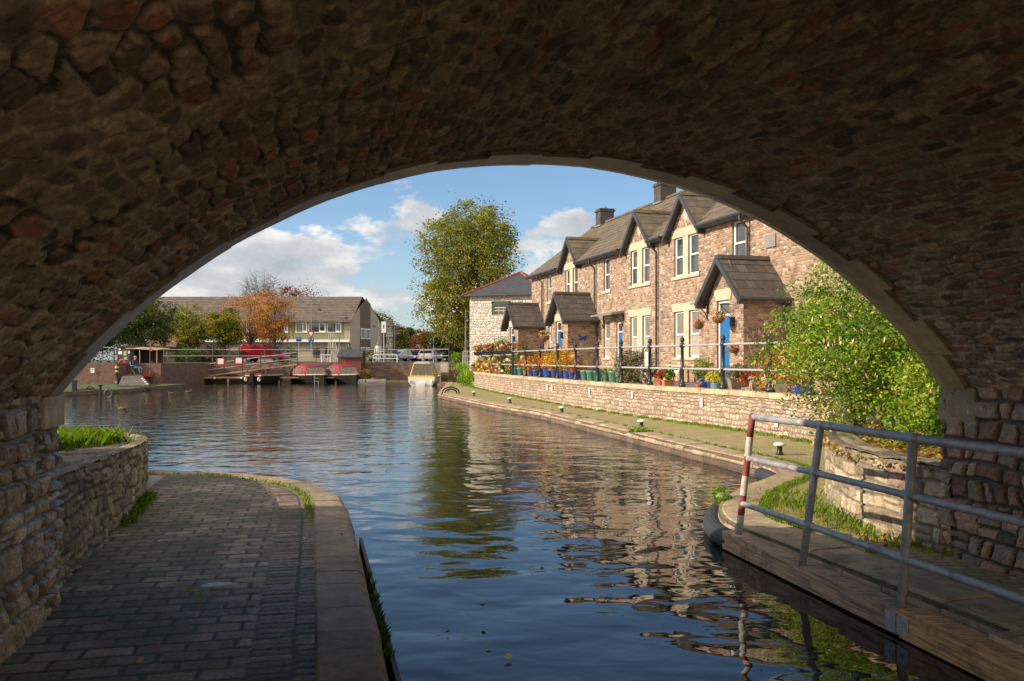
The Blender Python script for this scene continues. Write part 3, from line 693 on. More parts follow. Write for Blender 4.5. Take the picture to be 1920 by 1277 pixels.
# ---- curved low walls beside both towpaths
def curved_wall(name, line, ztop, label, cat, pal, mortar, cap_w, seed, side, mat, capmat, st=.0125, zb=.2, extra_top=None, hq=None):
    P = resample(line, st if hq is None else hq); L = np.linspace(0, len(P)*(st if hq is None else hq), len(P)); X = np.array([p[0] for p in P]); Yp = np.array([p[1] for p in P])
    T = np.gradient(np.stack([X, Yp], -1), axis=0); T /= np.linalg.norm(T, axis=1)[:, None]; N = np.stack([-T[:, 1], T[:, 0]], -1)*side
    zt = np.interp(L/L[-1], [q[0] for q in ztop], [q[1] for q in ztop]); nz = int((max(zt)-zb)/st)+1; tt = np.linspace(0, 1, nz)
    Z = zb+(zt[None, :]-zb)*tt[:, None]; U = np.broadcast_to(L[None, :], Z.shape)
    H, c, pr = rubble(U, Z, rows=(.07, .19), lens=(.08, .26), depth=.030, joint=.006, edge=.013, warp=.05, seed=seed, pal=pal, mortar=mortar, rough=.016, tilt=.8, split=.3) if seed == 41 else rubble(U, Z, rows=(.08, .17), lens=(.12, .36), depth=.026, joint=.006, edge=.016, warp=.04, seed=seed, pal=pal, mortar=mortar, rough=.012, tilt=.6)
    H = H*np.clip((1-tt)*14, .25, 1)[:, None]
    V = np.stack([X[None]+N[None, :, 0]*(H-.01), Yp[None]+N[None, :, 1]*(H-.01), Z], -1)
    e = empty(name, (line[0][0], line[0][1], 0), 0, label, cat); o3 = np.array((line[0][0], line[0][1], 0.))
    f = grid_faces(*Z.shape)
    np_mesh('wall_face', (V-o3).reshape(-1, 3), f if side < 0 else f[:, ::-1], mat, e, c.reshape(-1, 3), smooth=True)
    # cap: uneven flags along the top, grid across the width
    nw = int(cap_w/.03)+1; ww_ = np.linspace(0, cap_w, nw); idx = np.arange(0, len(P), 2)
    Uc, Wc = np.meshgrid(L[idx], ww_)
    Hc, cc, pc = rubble(Uc, Wc, rows=(.28, .42), lens=(.35, .7), depth=.022, joint=.006, edge=.03, warp=.05, seed=seed+3, pal=[(.26, .20, .14), (.31, .24, .16), (.22, .17, .12)], mortar=(.10, .09, .05), rough=.012)
    mo = sstep(fnoise(Uc*3, Wc*3, seed+8, 4), .5, .68)[..., None]*.7; cc = cc*(1-mo)+np.array((.10, .10, .035))*mo
    lip = .02
    Vc = np.stack([X[idx][None]-N[idx, 0][None]*(Wc-lip), Yp[idx][None]-N[idx, 1][None]*(Wc-lip), zt[idx][None]+Hc-.004], -1)
    fc = grid_faces(*Uc.shape)
    np_mesh('wall_cap', (Vc-o3).reshape(-1, 3), fc if side < 0 else fc[:, ::-1], capmat, e, cc.reshape(-1, 3), smooth=True)
    return e
LWALL = smooth_line([(-3.30, 6.05), (-3.70, 7.6), (-4.07, 8.98), (-4.36, 9.95), (-4.60, 10.7), (-4.92, 11.4), (-5.5, 12.1), (-6.6, 12.7), (-9, 13.4)], 8)
PAL_C = [(.27, .21, .13), (.32, .25, .16), (.22, .17, .11), (.29, .24, .13), (.25, .22, .12), (.36, .28, .18)]
curved_wall('curved_wall', LWALL, ((0, 1.08), (.33, .98), (.45, .92), (.6, .90), (1, .90)), 'dark mossy rubble wall curving along the left towpath with grass on top', 'wall', PAL_C, (.09, .075, .05), .62, 41, -1,
            stone_vc('mossy_rubble', .85, moss=.55, fine=60, bs=.5), stone_vc('mossy_cap', .9, moss=.5, fine=40, bs=.5))
bed = MB(); bl = poly_offset(LWALL, .5); bed.face([(p[0], p[1], .90) for p in bl] + [(-9.5, 13, .9), (-9.5, 8.2, .9), (-4.5, 6.6, .9)]); tag(bed.build('raised_bed', EARTH), kind='structure')
PAL_K = [(.40, .33, .23), (.46, .38, .27), (.34, .27, .19), (.30, .22, .16), (.42, .33, .22)]
curved_wall('planter_wall', LOWRs, ((0, 1.16), (.3, 1.05), (.6, 1.0), (1, 1.0)), 'pale rubble wall curving from the terrace to the right bridge foot under the bush', 'wall', PAL_K, (.22, .18, .12), .34, 47, -1,
            stone_vc('pale_rubble', .85, moss=.30, fine=60, bs=.4), stone_vc('pale_cap', .9, moss=.35, fine=40, bs=.4))

# ---- retaining wall of the terrace
rwl = empty('retaining_wall', (RWs[0][0], RWs[0][1], 0), 0, 'long low pinkish rubble wall with pale coping below the house terrace', 'wall'); ro_ = (RWs[0][0], RWs[0][1], 0)
def ribbon(P, z0, z1, org, mat, name, parent, t0=0, flip=False):
    """vertical face along a polyline with UV in metres"""
    V = []; UV = []; L = 0
    for i, p in enumerate(P):
        if i: L += math.dist(P[i-1], p)
        V += [(p[0]-org[0], p[1]-org[1], z0), (p[0]-org[0], p[1]-org[1], z1)]; UV += [(L, z0), (L, z1)]
    n = len(P); Fq = np.array([(2*i, 2*i+2, 2*i+3, 2*i+1) if not flip else (2*i, 2*i+1, 2*i+3, 2*i+2) for i in range(n-1)])
    return np_mesh(name, np.array(V), Fq, mat, parent, uv=np.array(UV))
RW2 = resample(RWs, .5)
endw = [(-1.2, 53.9)] + RW2
ribbon(endw, -.1, WALL_Z-.13, ro_, RUB_W, 'wall_face', rwl)
cp = MB(ro_); rng = random.Random(4); Pc = resample(RWs, .6)
for a, b_ in zip(Pc[:-1], Pc[1:]):
    A_ = Vector(a); B_ = Vector(b_); t_ = (B_-A_).normalized(); n_ = Vector((t_.y, -t_.x)); g = .006
    dz = rng.uniform(-.006, .006); k = rng.uniform(.82, 1.15); cp.col = (k, k*rng.uniform(.96, 1.02), k*rng.uniform(.9, 1.02))
    q = [A_-n_*.05*-1+t_*g, B_+n_*.05-t_*g, B_-n_*.42-t_*g, A_-n_*.42+t_*g]
    q[0] = A_+n_*.05+t_*g
    cp.hexa([(v.x, v.y, WALL_Z-.13) for v in q], [(v.x, v.y, WALL_Z+dz) for v in q])
cp.build('coping', coping_mat('terrace_coping', (.50, .40, .27), (.16, .14, .07), .60), rwl, bevel=.012)
# ================================================================== terrace of stone houses. local x = distance along the front, y = towards the water
HA, HROT = Vector((7.79, 27.59, 0)), math.atan2(.9582, -.2863)
HDIR = Vector((-.2863, .9582, 0)); HN = Vector((-.9582, -.2863, 0))
def hw(s, off, z=0): v = HA+HDIR*s+HN*off; return (v.x, v.y, z)
FRONT = coursed('house_stone', .088, .185, [(.38, .25, .165), (.46, .32, .22), (.28, .185, .13), (.41, .27, .18), (.56, .43, .31), (.21, .14, .11), (.42, .26, .165)], mortar=(.37, .285, .205), warp=.065, jw=.010, bs=.9, white=.12, dist=.022)
BRICKR = bricky('reveal_brick', .22, .075, (.26, .12, .085), (.20, .09, .065), (.30, .24, .19), .012)
EAVE, RIDGE, RY = 6.72, 9.85, -3.89
SLOPE = (RIDGE-EAVE)/(.32-RY)
def tile_mat(name, col, moss, mossn, w=.33, h=.34):
    m, t, b, o = new_mat(name); uv = t.new('ShaderNodeTexCoord').outputs['UV']
    br = t.new('ShaderNodeTexBrick'); t.link(uv, br.inputs['Vector']); br.offset = .5
    for k, q in (('Color1', 1.2), ('Color2', .75)): br.inputs[k].default_value = (*[c*q for c in col], 1)
    br.inputs['Mortar'].default_value = (*[c*.3 for c in col], 1); br.inputs['Scale'].default_value = 1; br.inputs['Brick Width'].default_value = w
    br.inputs['Row Height'].default_value = h; br.inputs['Mortar Size'].default_value = .006
    c = t.mix(1.0, br.outputs['Color'], t.ramp(t.noise(uv, 4, 6, .7), ((.3, (.7,)*3), (.7, (1.3,)*3))), 'MULTIPLY')
    mk = t.math('MULTIPLY', t.ss(t.noise(uv, .9, 7, .7), mossn, mossn+.14), t.ss(t.noise(uv, 13, 5, .75), .38, .58))
    c = t.mix(mk, c, (*moss, 1)); t.link(c, b.inputs['Base Color']); b.inputs['Roughness'].default_value = .9
    bump(t, b, t.math('ADD', t.math('MULTIPLY', mk, .8), t.noise(uv, 30, 4)), .5, .012); return m
TILE_M = tile_mat('mossy_roof_tiles', (.135, .108, .085), (.22, .16, .035), .47)
TILE_P = tile_mat('porch_roof_tiles', (.10, .082, .07), (.17, .15, .06), .66)
def courses(m, x0, x1, ya, za, yb, zb, n, th=.028, t0=None, t1=None):
    """overlapping tile courses from the eave (ya,za) up to the ridge (yb,zb); x-extent may shrink towards the top: x at eave (x0,x1), at ridge (t0,t1)"""
    t0 = x0 if t0 is None else t0; t1 = x1 if t1 is None else t1
    d = Vector((0, yb-ya, zb-za)).normalized(); nrm = Vector((0, -d.z, d.y))*(1 if yb < ya else -1)
    if nrm.z < 0: nrm = -nrm
    for i in range(n):
        a, b_ = i/n, min(1, (i+1)/n+.02)
        pa = Vector((0, ya+(yb-ya)*a, za+(zb-za)*a)); pb_ = Vector((0, ya+(yb-ya)*b_, za+(zb-za)*b_))
        l0, r0 = x0+(t0-x0)*a, x1+(t1-x1)*a; l1, r1 = x0+(t0-x0)*b_, x1+(t1-x1)*b_
        q = [pa+nrm*th, pb_+nrm*.006]
        P = [(l0, q[0].y, q[0].z), (r0, q[0].y, q[0].z), (r1, q[1].y, q[1].z), (l1, q[1].y, q[1].z), (l0, pa.y, pa.z), (r0, pa.y, pa.z), (r1, pb_.y, pb_.z-.02), (l1, pb_.y, pb_.z-.02)]
        f = [(0, 1, 2, 3), (7, 6, 5, 4), (4, 5, 1, 0), (5, 6, 2, 1), (7, 4, 0, 3), (6, 7, 3, 2)]
        if yb < ya: f = [g[::-1] for g in f]
        m.faces(P, f)
def gable_courses(m, xc, hwid, ze, zr, y0, y1, n, zover=0):
    """two slopes falling left and right from a ridge that runs along y"""
    for sgn in (-1, 1):
        for i in range(n):
            a, b_ = i/n, min(1, (i+1)/n+.02)
            def pt(f, y, up): return (xc+sgn*hwid*(1-f), y, ze+(zr-ze)*f+up)
            P = [pt(a, y0, .03), pt(a, y1, .03), pt(b_, y1, .008), pt(b_, y0, .008), pt(a, y0, 0), pt(a, y1, 0), pt(b_, y1, -.02), pt(b_, y0, -.02)]
            f = [(0, 1, 2, 3), (7, 6, 5, 4), (4, 5, 1, 0), (5, 6, 2, 1), (7, 4, 0, 3), (6, 7, 3, 2)]
            if sgn < 0: f = [g[::-1] for g in f]
            m.faces(P, f)
def wall_with_openings(m, x0, x1, z0, z1, y, ops, depth=.11, rev_mi=0):
    xs = sorted({x0, x1, *[o[0] for o in ops], *[o[1] for o in ops]}); zs = sorted({z0, z1, *[o[2] for o in ops], *[o[3] for o in ops]})
    xs = [x for x in xs if x0 <= x <= x1]; zs = [q for q in zs if z0 <= q <= z1]
    for a, b_ in zip(xs[:-1], xs[1:]):
        for c, d in zip(zs[:-1], zs[1:]):
            mx, mz = (a+b_)/2, (c+d)/2
            if any(o[0] < mx < o[1] and o[2] < mz < o[3] for o in ops): continue
            m.face([(b_, y, c), (a, y, c), (a, y, d), (b_, y, d)])
    old = m.mi; m.mi = rev_mi
    for (a, b_, c, d) in ops:
        k = y-depth
        m.face([(a, y, c), (a, k, c), (a, k, d), (a, y, d)]); m.face([(b_, k, c), (b_, y, c), (b_, y, d), (b_, k, d)])
        m.face([(a, y, d), (a, k, d), (b_, k, d), (b_, y, d)]); m.face([(a, k, c), (a, y, c), (b_, y, c), (b_, k, c)])
    m.mi = old
def sash(parent, x0, x1, z0, z1, y, org, lower=GLASS, upper=None, mid=.5, fr=.055):
    m = MB(org); zm = z0+(z1-z0)*mid
    m.box(x0, x0+fr, y-.05, y, z0, z1); m.box(x1-fr, x1, y-.05, y, z0, z1); m.box(x0+fr, x1-fr, y-.05, y, z0, z0+fr*1.3); m.box(x0+fr, x1-fr, y-.05, y, z1-fr, z1)
    m.box(x0+fr, x1-fr, y-.05, y+.01, zm-.03, zm+.03)
    # inner sash stiles, lower one set back
    m.box(x0+fr, x0+fr+.03, y-.048, y-.012, zm+.03, z1-fr); m.box(x1-fr-.03, x1-fr, y-.048, y-.012, zm+.03, z1-fr)
    w_ = m.build('window', WHITE, parent)
    m = MB(org); m.box(x0+fr, x1-fr, y-.045, y-.038, zm, z1-fr); m.build('pane', upper or GLASS, w_)
    m = MB(org); m.box(x0+fr, x1-fr, y-.049, y-.040, z0+fr, zm); m.build('pane', lower, w_)
    return w_
def gutter(parent, x0, x1, org, y=.40, z=EAVE-.02):
    m = MB(org); n = 8
    for a in range(1):
        m.tube([(x0, y, z), (x1, y, z)], .062, 8)
    m.box(x0, x1, .0, y-.03, z-.09, z-.055)          # soffit board
    m.box(x0, x1, y-.09, y-.06, z-.10, z+.05)        # fascia
    for k in np.arange(x0+.5, x1, 1.0): m.box(k-.02, k+.02, y-.06, y+.07, z-.075, z-.0)
    m.build('gutter', DARKP, parent)
def downpipe(parent, s, org, z0=1.2, y=.09):
    m = MB(org); m.tube([(s, .38, EAVE-.06), (s, .38, EAVE-.22), (s, y, EAVE-.48), (s, y, z0)], .042, 10)
    for z in (2.2, 3.6, 5.0, 6.0): m.tube([(s, y, z), (s, y, z+.06)], .055, 10)
    m.build('downpipe', pm('downpipe_paint', (.065, .05, .045), .45, var=.2), parent)
def house(x0, x1, label, pipes, dormers, uppers, grounds, doors, chim, gable_left=False):
    org = Vector((x0, 0, TERR_Z)); b = hw(x0, 0, TERR_Z)
    H = empty('stone_house', b, HROT, label, 'house', 'stone houses of the terrace')
    ops = [(u[0], u[1], 5.10, 6.60) for u in uppers] + [(g[0], g[1], 2.03, 3.76) for g in grounds] + [(d[0], d[1], TERR_Z, 3.62) for d in doors]
    m = MB(org); wall_with_openings(m, x0, x1, TERR_Z-.1, EAVE-.03, 0, ops, .12, 1)
    m.face([(x0, 0, TERR_Z-.1), (x0, RY*2, TERR_Z-.1), (x0, RY*2, EAVE-.1), (x0, RY, RIDGE-.12), (x0, 0, EAVE-.03)])
    m.face([(x1, 0, TERR_Z-.1), (x1, 0, EAVE-.03), (x1, RY, RIDGE-.12), (x1, RY*2, EAVE-.1), (x1, RY*2, TERR_Z-.1)])
    m.face([(x0, RY*2, TERR_Z-.1), (x1, RY*2, TERR_Z-.1), (x1, RY*2, EAVE-.1), (x0, RY*2, EAVE-.1)])
    for c, hwid, top in dormers:
        m.face([(c+hwid, .002, EAVE-.03), (c-hwid, .002, EAVE-.03), (c, .002, top-.06)])
    m.build('wall', [FRONT, BRICKR], H)
    # dressings: lintels, mullions, sills
    for pair in pairs_of(uppers):
        a, b_ = pair; m = MB(org)
        if b_-a > 1.0:
            m.box(a-.16, b_+.16, -.06, .022, 6.58, 6.90 if dormers else 6.7); m.build('lintel', STONE_D, H)
            m = MB(org); mids = [u for u in uppers if a-.01 <= u[0] and u[1] <= b_+.01]; m.box(mids[0][1]-.0, mids[1][0]+.0, -.11, .012, 5.10, 6.58) if mids[0][1] < mids[1][0] else m.box(mids[1][1], mids[0][0], -.11, .012, 5.10, 6.58)
            m.build('mullion', STONE_D, H)
        m = MB(org); m.box(a-.14, b_+.14, -.10, .07, 4.98, 5.10); m.build('sill', STONE_D, H, bevel=.01)
    for pair in pairs_of(grounds):
        a, b_ = pair; m = MB(org); w2 = .20
        m.prism([(a-.10, 3.77), (b_+.10, 3.77), (b_+w2, 4.07), (a-w2, 4.07)], -.05, .022, 'y'); m.build('lintel', STONE_D, H)
        if b_-a > 1.0:
            m = MB(org); mids = sorted([u for u in grounds if a-.01 <= u[0] and u[1] <= b_+.01]); m.box(mids[0][1], mids[1][0], -.11, .012, 2.03, 3.765); m.build('mullion', STONE_D, H)
        m = MB(org); m.box(a-.10, b_+.10, -.10, .05, 1.93, 2.03); m.build('sill', STONE_D, H, bevel=.01)
    for u in uppers: sash(H, u[0], u[1], 5.10, 6.58, -.07, org, lower=BLIND if u[1]-u[0] < .66 else GLASS)
    for g in grounds: sash(H, g[0], g[1], 2.03, 3.76, -.07, org, lower=CURT, upper=BLIND)
    for d in doors: door(H, d[0], d[1], TERR_Z, 3.62, -.09, org)
    # roof
    m = MB(org); segs = [x0]; blk = sorted([(c-hwid, c+hwid) for c, hwid, top in dormers])
    cur = x0-(.0)
    for a, b_ in blk:
        if a > cur: courses(m, cur, a, .34, EAVE, RY, RIDGE, 13)
        courses(m, a, b_, -.06, EAVE+.40*SLOPE, RY, RIDGE, 12); cur = b_
    xe = x1+(.12 if gable_left else 0)
    courses(m, cur, xe, .34, EAVE, RY, RIDGE, 13); courses(m, x0, xe, 2*RY-.3, EAVE, RY, RIDGE, 13)
    rf = m.build('roof', TILE_M, H)
    m = MB(org)
    for k in np.arange(x0, xe-.05, .45): m.prism([(RY-.17, RIDGE-.06), (RY-.1, RIDGE+.06), (RY, RIDGE+.10), (RY+.1, RIDGE+.06), (RY+.17, RIDGE-.06)], k+.004, min(k+.446, xe), 'x')
    m.build('ridge_tiles', TILE_M, rf)
    for s_ in chim:
        m = MB(org); zt = 10.62
        m.box(s_-.36, s_+.36, RY-.42, RY+.42, 9.3, zt-.16); m.box(s_-.42, s_+.42, RY-.48, RY+.48, zt-.16, zt-.06); m.box(s_-.38, s_+.38, RY-.44, RY+.44, zt-.06, zt)
        ch = m.build('chimney', bricky('chimney_brick', .22, .075, (.075, .06, .055), (.05, .045, .042), (.10, .09, .08), .01), rf)
        m = MB(org); m.box(s_-.40, s_+.40, RY-.47, RY+.47, 9.60, 9.68); m.build('flashing', pm('lead', (.22, .22, .24), .6), ch); m = MB(org); m.lathe([(.12, 0), (.13, .12), (.10, .14)], s_, RY, zt, 10); m.build('chimney_pot', pm('lead', (.22, .22, .24)), ch)
    # dormers
    for c, hwid, top in dormers:
        yb = .32-(top-EAVE)/SLOPE-.1
        m = MB(org); gable_courses(m, c, hwid+.10, EAVE-.08, top+.02, .27, yb, 5)
        m.prism([(c-.14, top-.06), (c-.08, top+.07), (c+.08, top+.07), (c+.14, top-.06)], yb, .27, 'y')
        dr = m.build('dormer_roof', TILE_M, H)
        for sg in (-1, 1):
            m = MB(org); e = Vector((c+sg*(hwid+.13), 0, EAVE-.12)); a_ = Vector((c, 0, top+.01))
            m.hexa([(e.x, .27, e.z-.14), (a_.x, .27, a_.z-.20), (a_.x, .31, a_.z-.20), (e.x, .31, e.z-.14)], [(e.x, .27, e.z+.06), (a_.x, .27, a_.z+.03), (a_.x, .31, a_.z+.03), (e.x, .31, e.z+.06)])
            m.hexa([(e.x, .0, e.z-.03), (a_.x, .0, a_.z-.06), (a_.x, .27, a_.z-.06), (e.x, .27, e.z-.03)], [(e.x, .0, e.z), (a_.x, .0, a_.z-.03), (a_.x, .27, a_.z-.03), (e.x, .27, e.z)])
            m.cbox(e.x-sg*.02, .16, e.z-.16, .10, .30, .2); m.build('bargeboard', DARKP, H)
        m = MB(org); m.prism([(c+.17*math.cos(k*math.pi/10), 7.42+.30*math.sin(k*math.pi/10)) for k in range(20)], .0, .02, 'y'); m.build('plaque', STONE_D, H)
    cur = x0
    for a, b_ in blk:
        if a-.13 > cur+.1: gutter(H, cur+.01, a-.13, org)
        cur = b_+.13
    gutter(H, cur, x1-.01, org)
    for p_ in pipes: downpipe(H, p_, org)
    return H
def pairs_of(L):
    L = sorted(L); out = []; i = 0
    while i < len(L):
        if i+1 < len(L) and L[i+1][0]-L[i][1] < .6: out.append((L[i][0], L[i+1][1])); i += 2
        else: out.append((L[i][0], L[i][1])); i += 1
    return out
def door(H, a, b_, z0, z1, y, org, transom=True):
    m = MB(org); f = .07; zt = z1-.42 if transom else z1-f
    m.box(a, a+f, y-.04, y+.02, z0, z1); m.box(b_-f, b_, y-.04, y+.02, z0, z1); m.box(a+f, b_-f, y-.04, y+.02, z1-f, z1); m.box(a+f, b_-f, y-.04, y+.02, zt-.05, zt)
    df = m.build('door_frame', WHITE, H)
    if transom: m = MB(org); m.box(a+f, b_-f, y-.03, y-.02, zt, z1-f); m.build('fanlight', GLASS, df)
    m = MB(org); n = 5; w_ = (b_-a-2*f)/n
    for k in range(n): m.box(a+f+k*w_+.004, a+f+(k+1)*w_-.004, y-.035, y-.005, z0+.02, zt-.05)
    m.box(a+f, b_-f, y-.035, y-.012, z0+.02, zt-.05)
    d_ = m.build('door', BLUED, H, bevel=.004)
    m = MB(org); m.ball((a+f+.07, y+.03, z0+1.0), .028, 8); m.build('handle', pm('brass', (.6, .42, .15), .3, metal=1), d_); m = MB(org); m.box(a+f+.2, b_-f-.2, y-.008, y+.008, z0+1.05, z0+1.10); m.build('letter_box', pm('brass', (.6, .42, .15)), d_)
def porch(H, c, org, pl, dcx, lamp=True):
    ze, zr = 3.86, 5.12
    m = MB(org); wall_with_openings(m, c-1.0, c+1.0, TERR_Z-.05, ze+.02, 1.5, [(dcx-.38, dcx+.38, TERR_Z, 3.78)], .12, 1)
    m.face([(c+1.0, 1.5, ze+.02), (c-1.0, 1.5, ze+.02), (c-.18, 1.5, zr-.12), (c+.18, 1.5, zr-.12)])
    m.face([(c-1.0, 1.5, TERR_Z-.05), (c-1.0, 0, TERR_Z-.05), (c-1.0, 0, ze+.05), (c-1.0, 1.5, ze+.05)]); m.face([(c+1.0, 0, TERR_Z-.05), (c+1.0, 1.5, TERR_Z-.05), (c+1.0, 1.5, ze+.05), (c+1.0, 0, ze+.05)])
    P_ = m.build('porch', [FRONT, BRICKR], H)
    m = MB(org); gable_courses(m, c, 1.24, ze-.08, zr, 1.82, .0, 5); m.prism([(c-.13, zr-.07), (c-.08, zr+.055), (c+.08, zr+.055), (c+.13, zr-.07)], 0, 1.84, 'y'); m.build('porch_roof', TILE_P, P_)
    for sg in (-1, 1):
        m = MB(org); ex = c+sg*1.28; ez = ze-.12; az = zr
        m.hexa([(ex, 1.82, ez-.13), (c, 1.82, az-.20), (c, 1.86, az-.20), (ex, 1.86, ez-.13)], [(ex, 1.82, ez+.06), (c, 1.82, az+.02), (c, 1.86, az+.02), (ex, 1.86, ez+.06)])
        m.hexa([(ex, 1.5, ez-.03), (c, 1.5, az-.07), (c, 1.82, az-.07), (ex, 1.82, ez-.03)], [(ex, 1.5, ez), (c, 1.5, az-.04), (c, 1.82, az-.04), (ex, 1.82, ez)])
        m.cbox(ex-sg*.03, 1.68, ez-.16, .12, .34, .22); m.build('bargeboard', DARKP, P_)
        m = MB(org); m.tube([(ex+sg*.03, 1.84, ez+.0), (ex+sg*.03, .02, ez+.0)], .055, 8); m.build('porch_gutter', DARKP, P_)
    m = MB(org); m.tube([(c-1.24, .12, ze-.15), (c-1.08, .10, ze-.35), (c-1.08, .10, TERR_Z+.05)], .036, 8); m.build('porch_downpipe', DARKP, P_)
    m = MB(org); m.prism([(dcx-.44, 3.79), (dcx+.44, 3.79), (dcx+.55, 4.13), (dcx-.55, 4.13)], 1.45, 1.522, 'y'); m.build('porch_lintel', STONE_D, P_)
    door(P_, dcx-.38, dcx+.38, TERR_Z, 3.78, 1.41, org)
    if lamp:
        m = MB(org); m.cbox(dcx-.62, 1.56, 2.95, .12, .10, .26); m.cbox(dcx-.62, 1.56, 3.21, .17, .14, .03); m.build('wall_lantern', BLACKP, P_)
def canopy(H, a, b_, z, org):
    m = MB(org); m.hexa([(a, 0, z), (b_, 0, z), (b_, .62, z-.08), (a, .62, z-.08)], [(a, 0, z+.12), (b_, 0, z+.12), (b_, .64, z-.01), (a, .64, z-.01)]); cn = m.build('canopy', pm('lead_canopy', (.26, .24, .22), .7, var=.3), H)
    for x in (a+.12, b_-.12):
        m = MB(org); m.tube([(x, .03, z-.55), (x, .12, z-.35), (x, .35, z-.14), (x, .55, z-.08)], .018, 6); m.tube([(x, .03, z-.6), (x, .03, z-.05)], .018, 6); m.build('bracket', BLACKP, cn)

hA = house(13.17, 23.2, 'farthest stone house of the terrace, with two tiled porches', [21.06, 13.3], [(16.65, 1.27, 8.13)], [(19.80, 20.38), (16.85, 17.52), (15.72, 16.43)], [(17.9, 18.5), (19.6, 20.2)], [], [21.5, 13.9], gable_left=True)
orgA = Vector((13.17, 0, TERR_Z)); porch(hA, 22.03-.03, orgA, None, 22.2); porch(hA, 14.12, orgA, None, 14.42)
hB = house(6.68, 13.17, 'middle stone house with a bracketed canopy over its narrow blue door', [6.80], [(8.52, 1.27, 8.15)], [(11.68, 12.39), (8.75, 9.42), (7.58, 8.28)], [(11.68, 12.39), (8.75, 9.45), (7.58, 8.25)], [(10.29, 10.95)], [])
orgB = Vector((6.68, 0, TERR_Z)); canopy(hB, 10.05, 12.5, 3.98, orgB)
hC = house(-7.0, 6.68, 'nearest stone house with the tall gable and a porch beside the trellis', [.19], [(4.48, 1.27, 8.13)], [(4.71, 5.44), (3.55, 4.32), (.45, 1.25)], [(4.66, 5.44), (3.50, 4.26)], [], [1.5])
orgC = Vector((-7.0, 0, TERR_Z)); porch(hC, -.86, orgC, None, -.70); canopy(hC, 1.95, 3.0, 3.96, orgC)
m = MB(orgC); m.box(-1.3, -.75, 0, .05, 5.45, 5.85); m.build('wall_vent', pm('vent_grey', (.25, .23, .21), .7), hC)
m = MB(orgA); m.cbox(23.6-.2, 1.0, 3.0, .01, .01, .01) if False else None

# ---- whitewashed building with the hipped slate roof
WW = coursed('whitewashed_rubble', .13, .24, [(.78, .74, .66), (.84, .80, .72), (.72, .67, .58), (.80, .75, .66), (.60, .52, .44)], mortar=(.50, .44, .36), warp=.085, jw=.014, bs=1, dist=.05)
SLATE = bricky('slate', .28, .2, (.075, .075, .08), (.055, .055, .06), (.03, .03, .03), .006, var=.3, rough=.6)
wt = empty('whitewashed_building', (.55, 59.9, QUAY_Z-.5), R(-20), 'whitewashed rubble building with a pyramid slate roof and red ridge tiles', 'building')
m = MB(); zt = 6.3-QUAY_Z+.5; WZ = zt-1.35; ops = [(-.95, .42, WZ, zt-.45)]
def addfront(m, x0, x1, y, z0, z1, ops):
    xs = sorted({x0, x1, *[o[0] for o in ops], *[o[1] for o in ops]}); zs = sorted({z0, z1, *[o[2] for o in ops], *[o[3] for o in ops]})
    for a, b_ in zip(xs[:-1], xs[1:]):
        for c, d in zip(zs[:-1], zs[1:]):
            if any(o[0] < (a+b_)/2 < o[1] and o[2] < (c+d)/2 < o[3] for o in ops): continue
            m.face([(a, y, c), (b_, y, c), (b_, y, d), (a, y, d)])
    for a, b_, c, d in ops:
        k = y+.2; m.face([(a, k, c), (a, y, c), (a, y, d), (a, k, d)]); m.face([(b_, y, c), (b_, k, c), (b_, k, d), (b_, y, d)]); m.face([(a, y, c), (a, k, c), (b_, k, c), (b_, y, c)]); m.face([(a, k, d), (a, y, d), (b_, y, d), (b_, k, d)])
addfront(m, -2.55, 2.65, -3.0, 0, zt, ops)
m.face([(-2.55, 3, 0), (-2.55, -3, 0), (-2.55, -3, zt), (-2.55, 3, zt)]); m.face([(2.65, -3, 0), (2.65, 3, 0), (2.65, 3, zt), (2.65, -3, zt)]); m.face([(2.65, 3, 0), (-2.55, 3, 0), (-2.55, 3, zt), (2.65, 3, zt)])
m.build('wall', WW, wt)
m = MB(); E_ = .40; za = 8.05-QUAY_Z+.5; ap = (0.05, 0, za); cs = [(-2.55-E_, -3-E_), (2.65+E_, -3-E_), (2.65+E_, 3+E_), (-2.55-E_, 3+E_)]
for i in range(4):
    a, b_ = cs[i], cs[(i+1) % 4]; m.face([(a[0], a[1], zt-.03), (b_[0], b_[1], zt-.03), ap])
m.face([(c[0], c[1], zt-.08) for c in cs][::-1])
for i in range(4): a, b_ = cs[i], cs[(i+1) % 4]; m.face([(a[0], a[1], zt-.08), (b_[0], b_[1], zt-.08), (b_[0], b_[1], zt-.03), (a[0], a[1], zt-.03)])
rf = m.build('roof', SLATE, wt); m = MB()
for c in cs: m.tube([(c[0], c[1], zt-.01), (ap[0], ap[1], ap[2]+.02)], .09, 6)
m.build('hip_tiles', pm('red_ridge', (.30, .07, .045), .8, var=.3), rf)
m = MB(); m.prism([(-.95, zt-.75), (-.95, zt-.62)] + [(-.265+.685*math.cos(math.pi-k*math.pi/8), zt-.62+.17*math.sin(math.pi-k*math.pi/8)) for k in range(1, 8)] + [(.42, zt-.62), (.42, zt-.75), (.30, zt-.75), (-.83, zt-.75)], -2.98, -2.86, 'y')
m.box(-.95, -.83, -2.98, -2.86, WZ, zt-.75); m.box(.30, .42, -2.98, -2.86, WZ, zt-.75); m.build('window_frame', pm('green_frame', (.03, .06, .045), .5), wt)
m = MB(); m.box(-.83, .30, -2.9, -2.84, WZ, zt-.7); m.build('window', GLASS, wt); m = MB()
for k in range(4): m.box(-.83+k*.36, -.80+k*.36, -2.93, -2.91, WZ, zt-.75)
for z_ in (zt-.9, zt-1.1): m.box(-.83, .30, -2.93, -2.912, z_, z_+.05)
m.build('glazing_bars', pm('cream_bars', (.6, .52, .35), .5), wt)
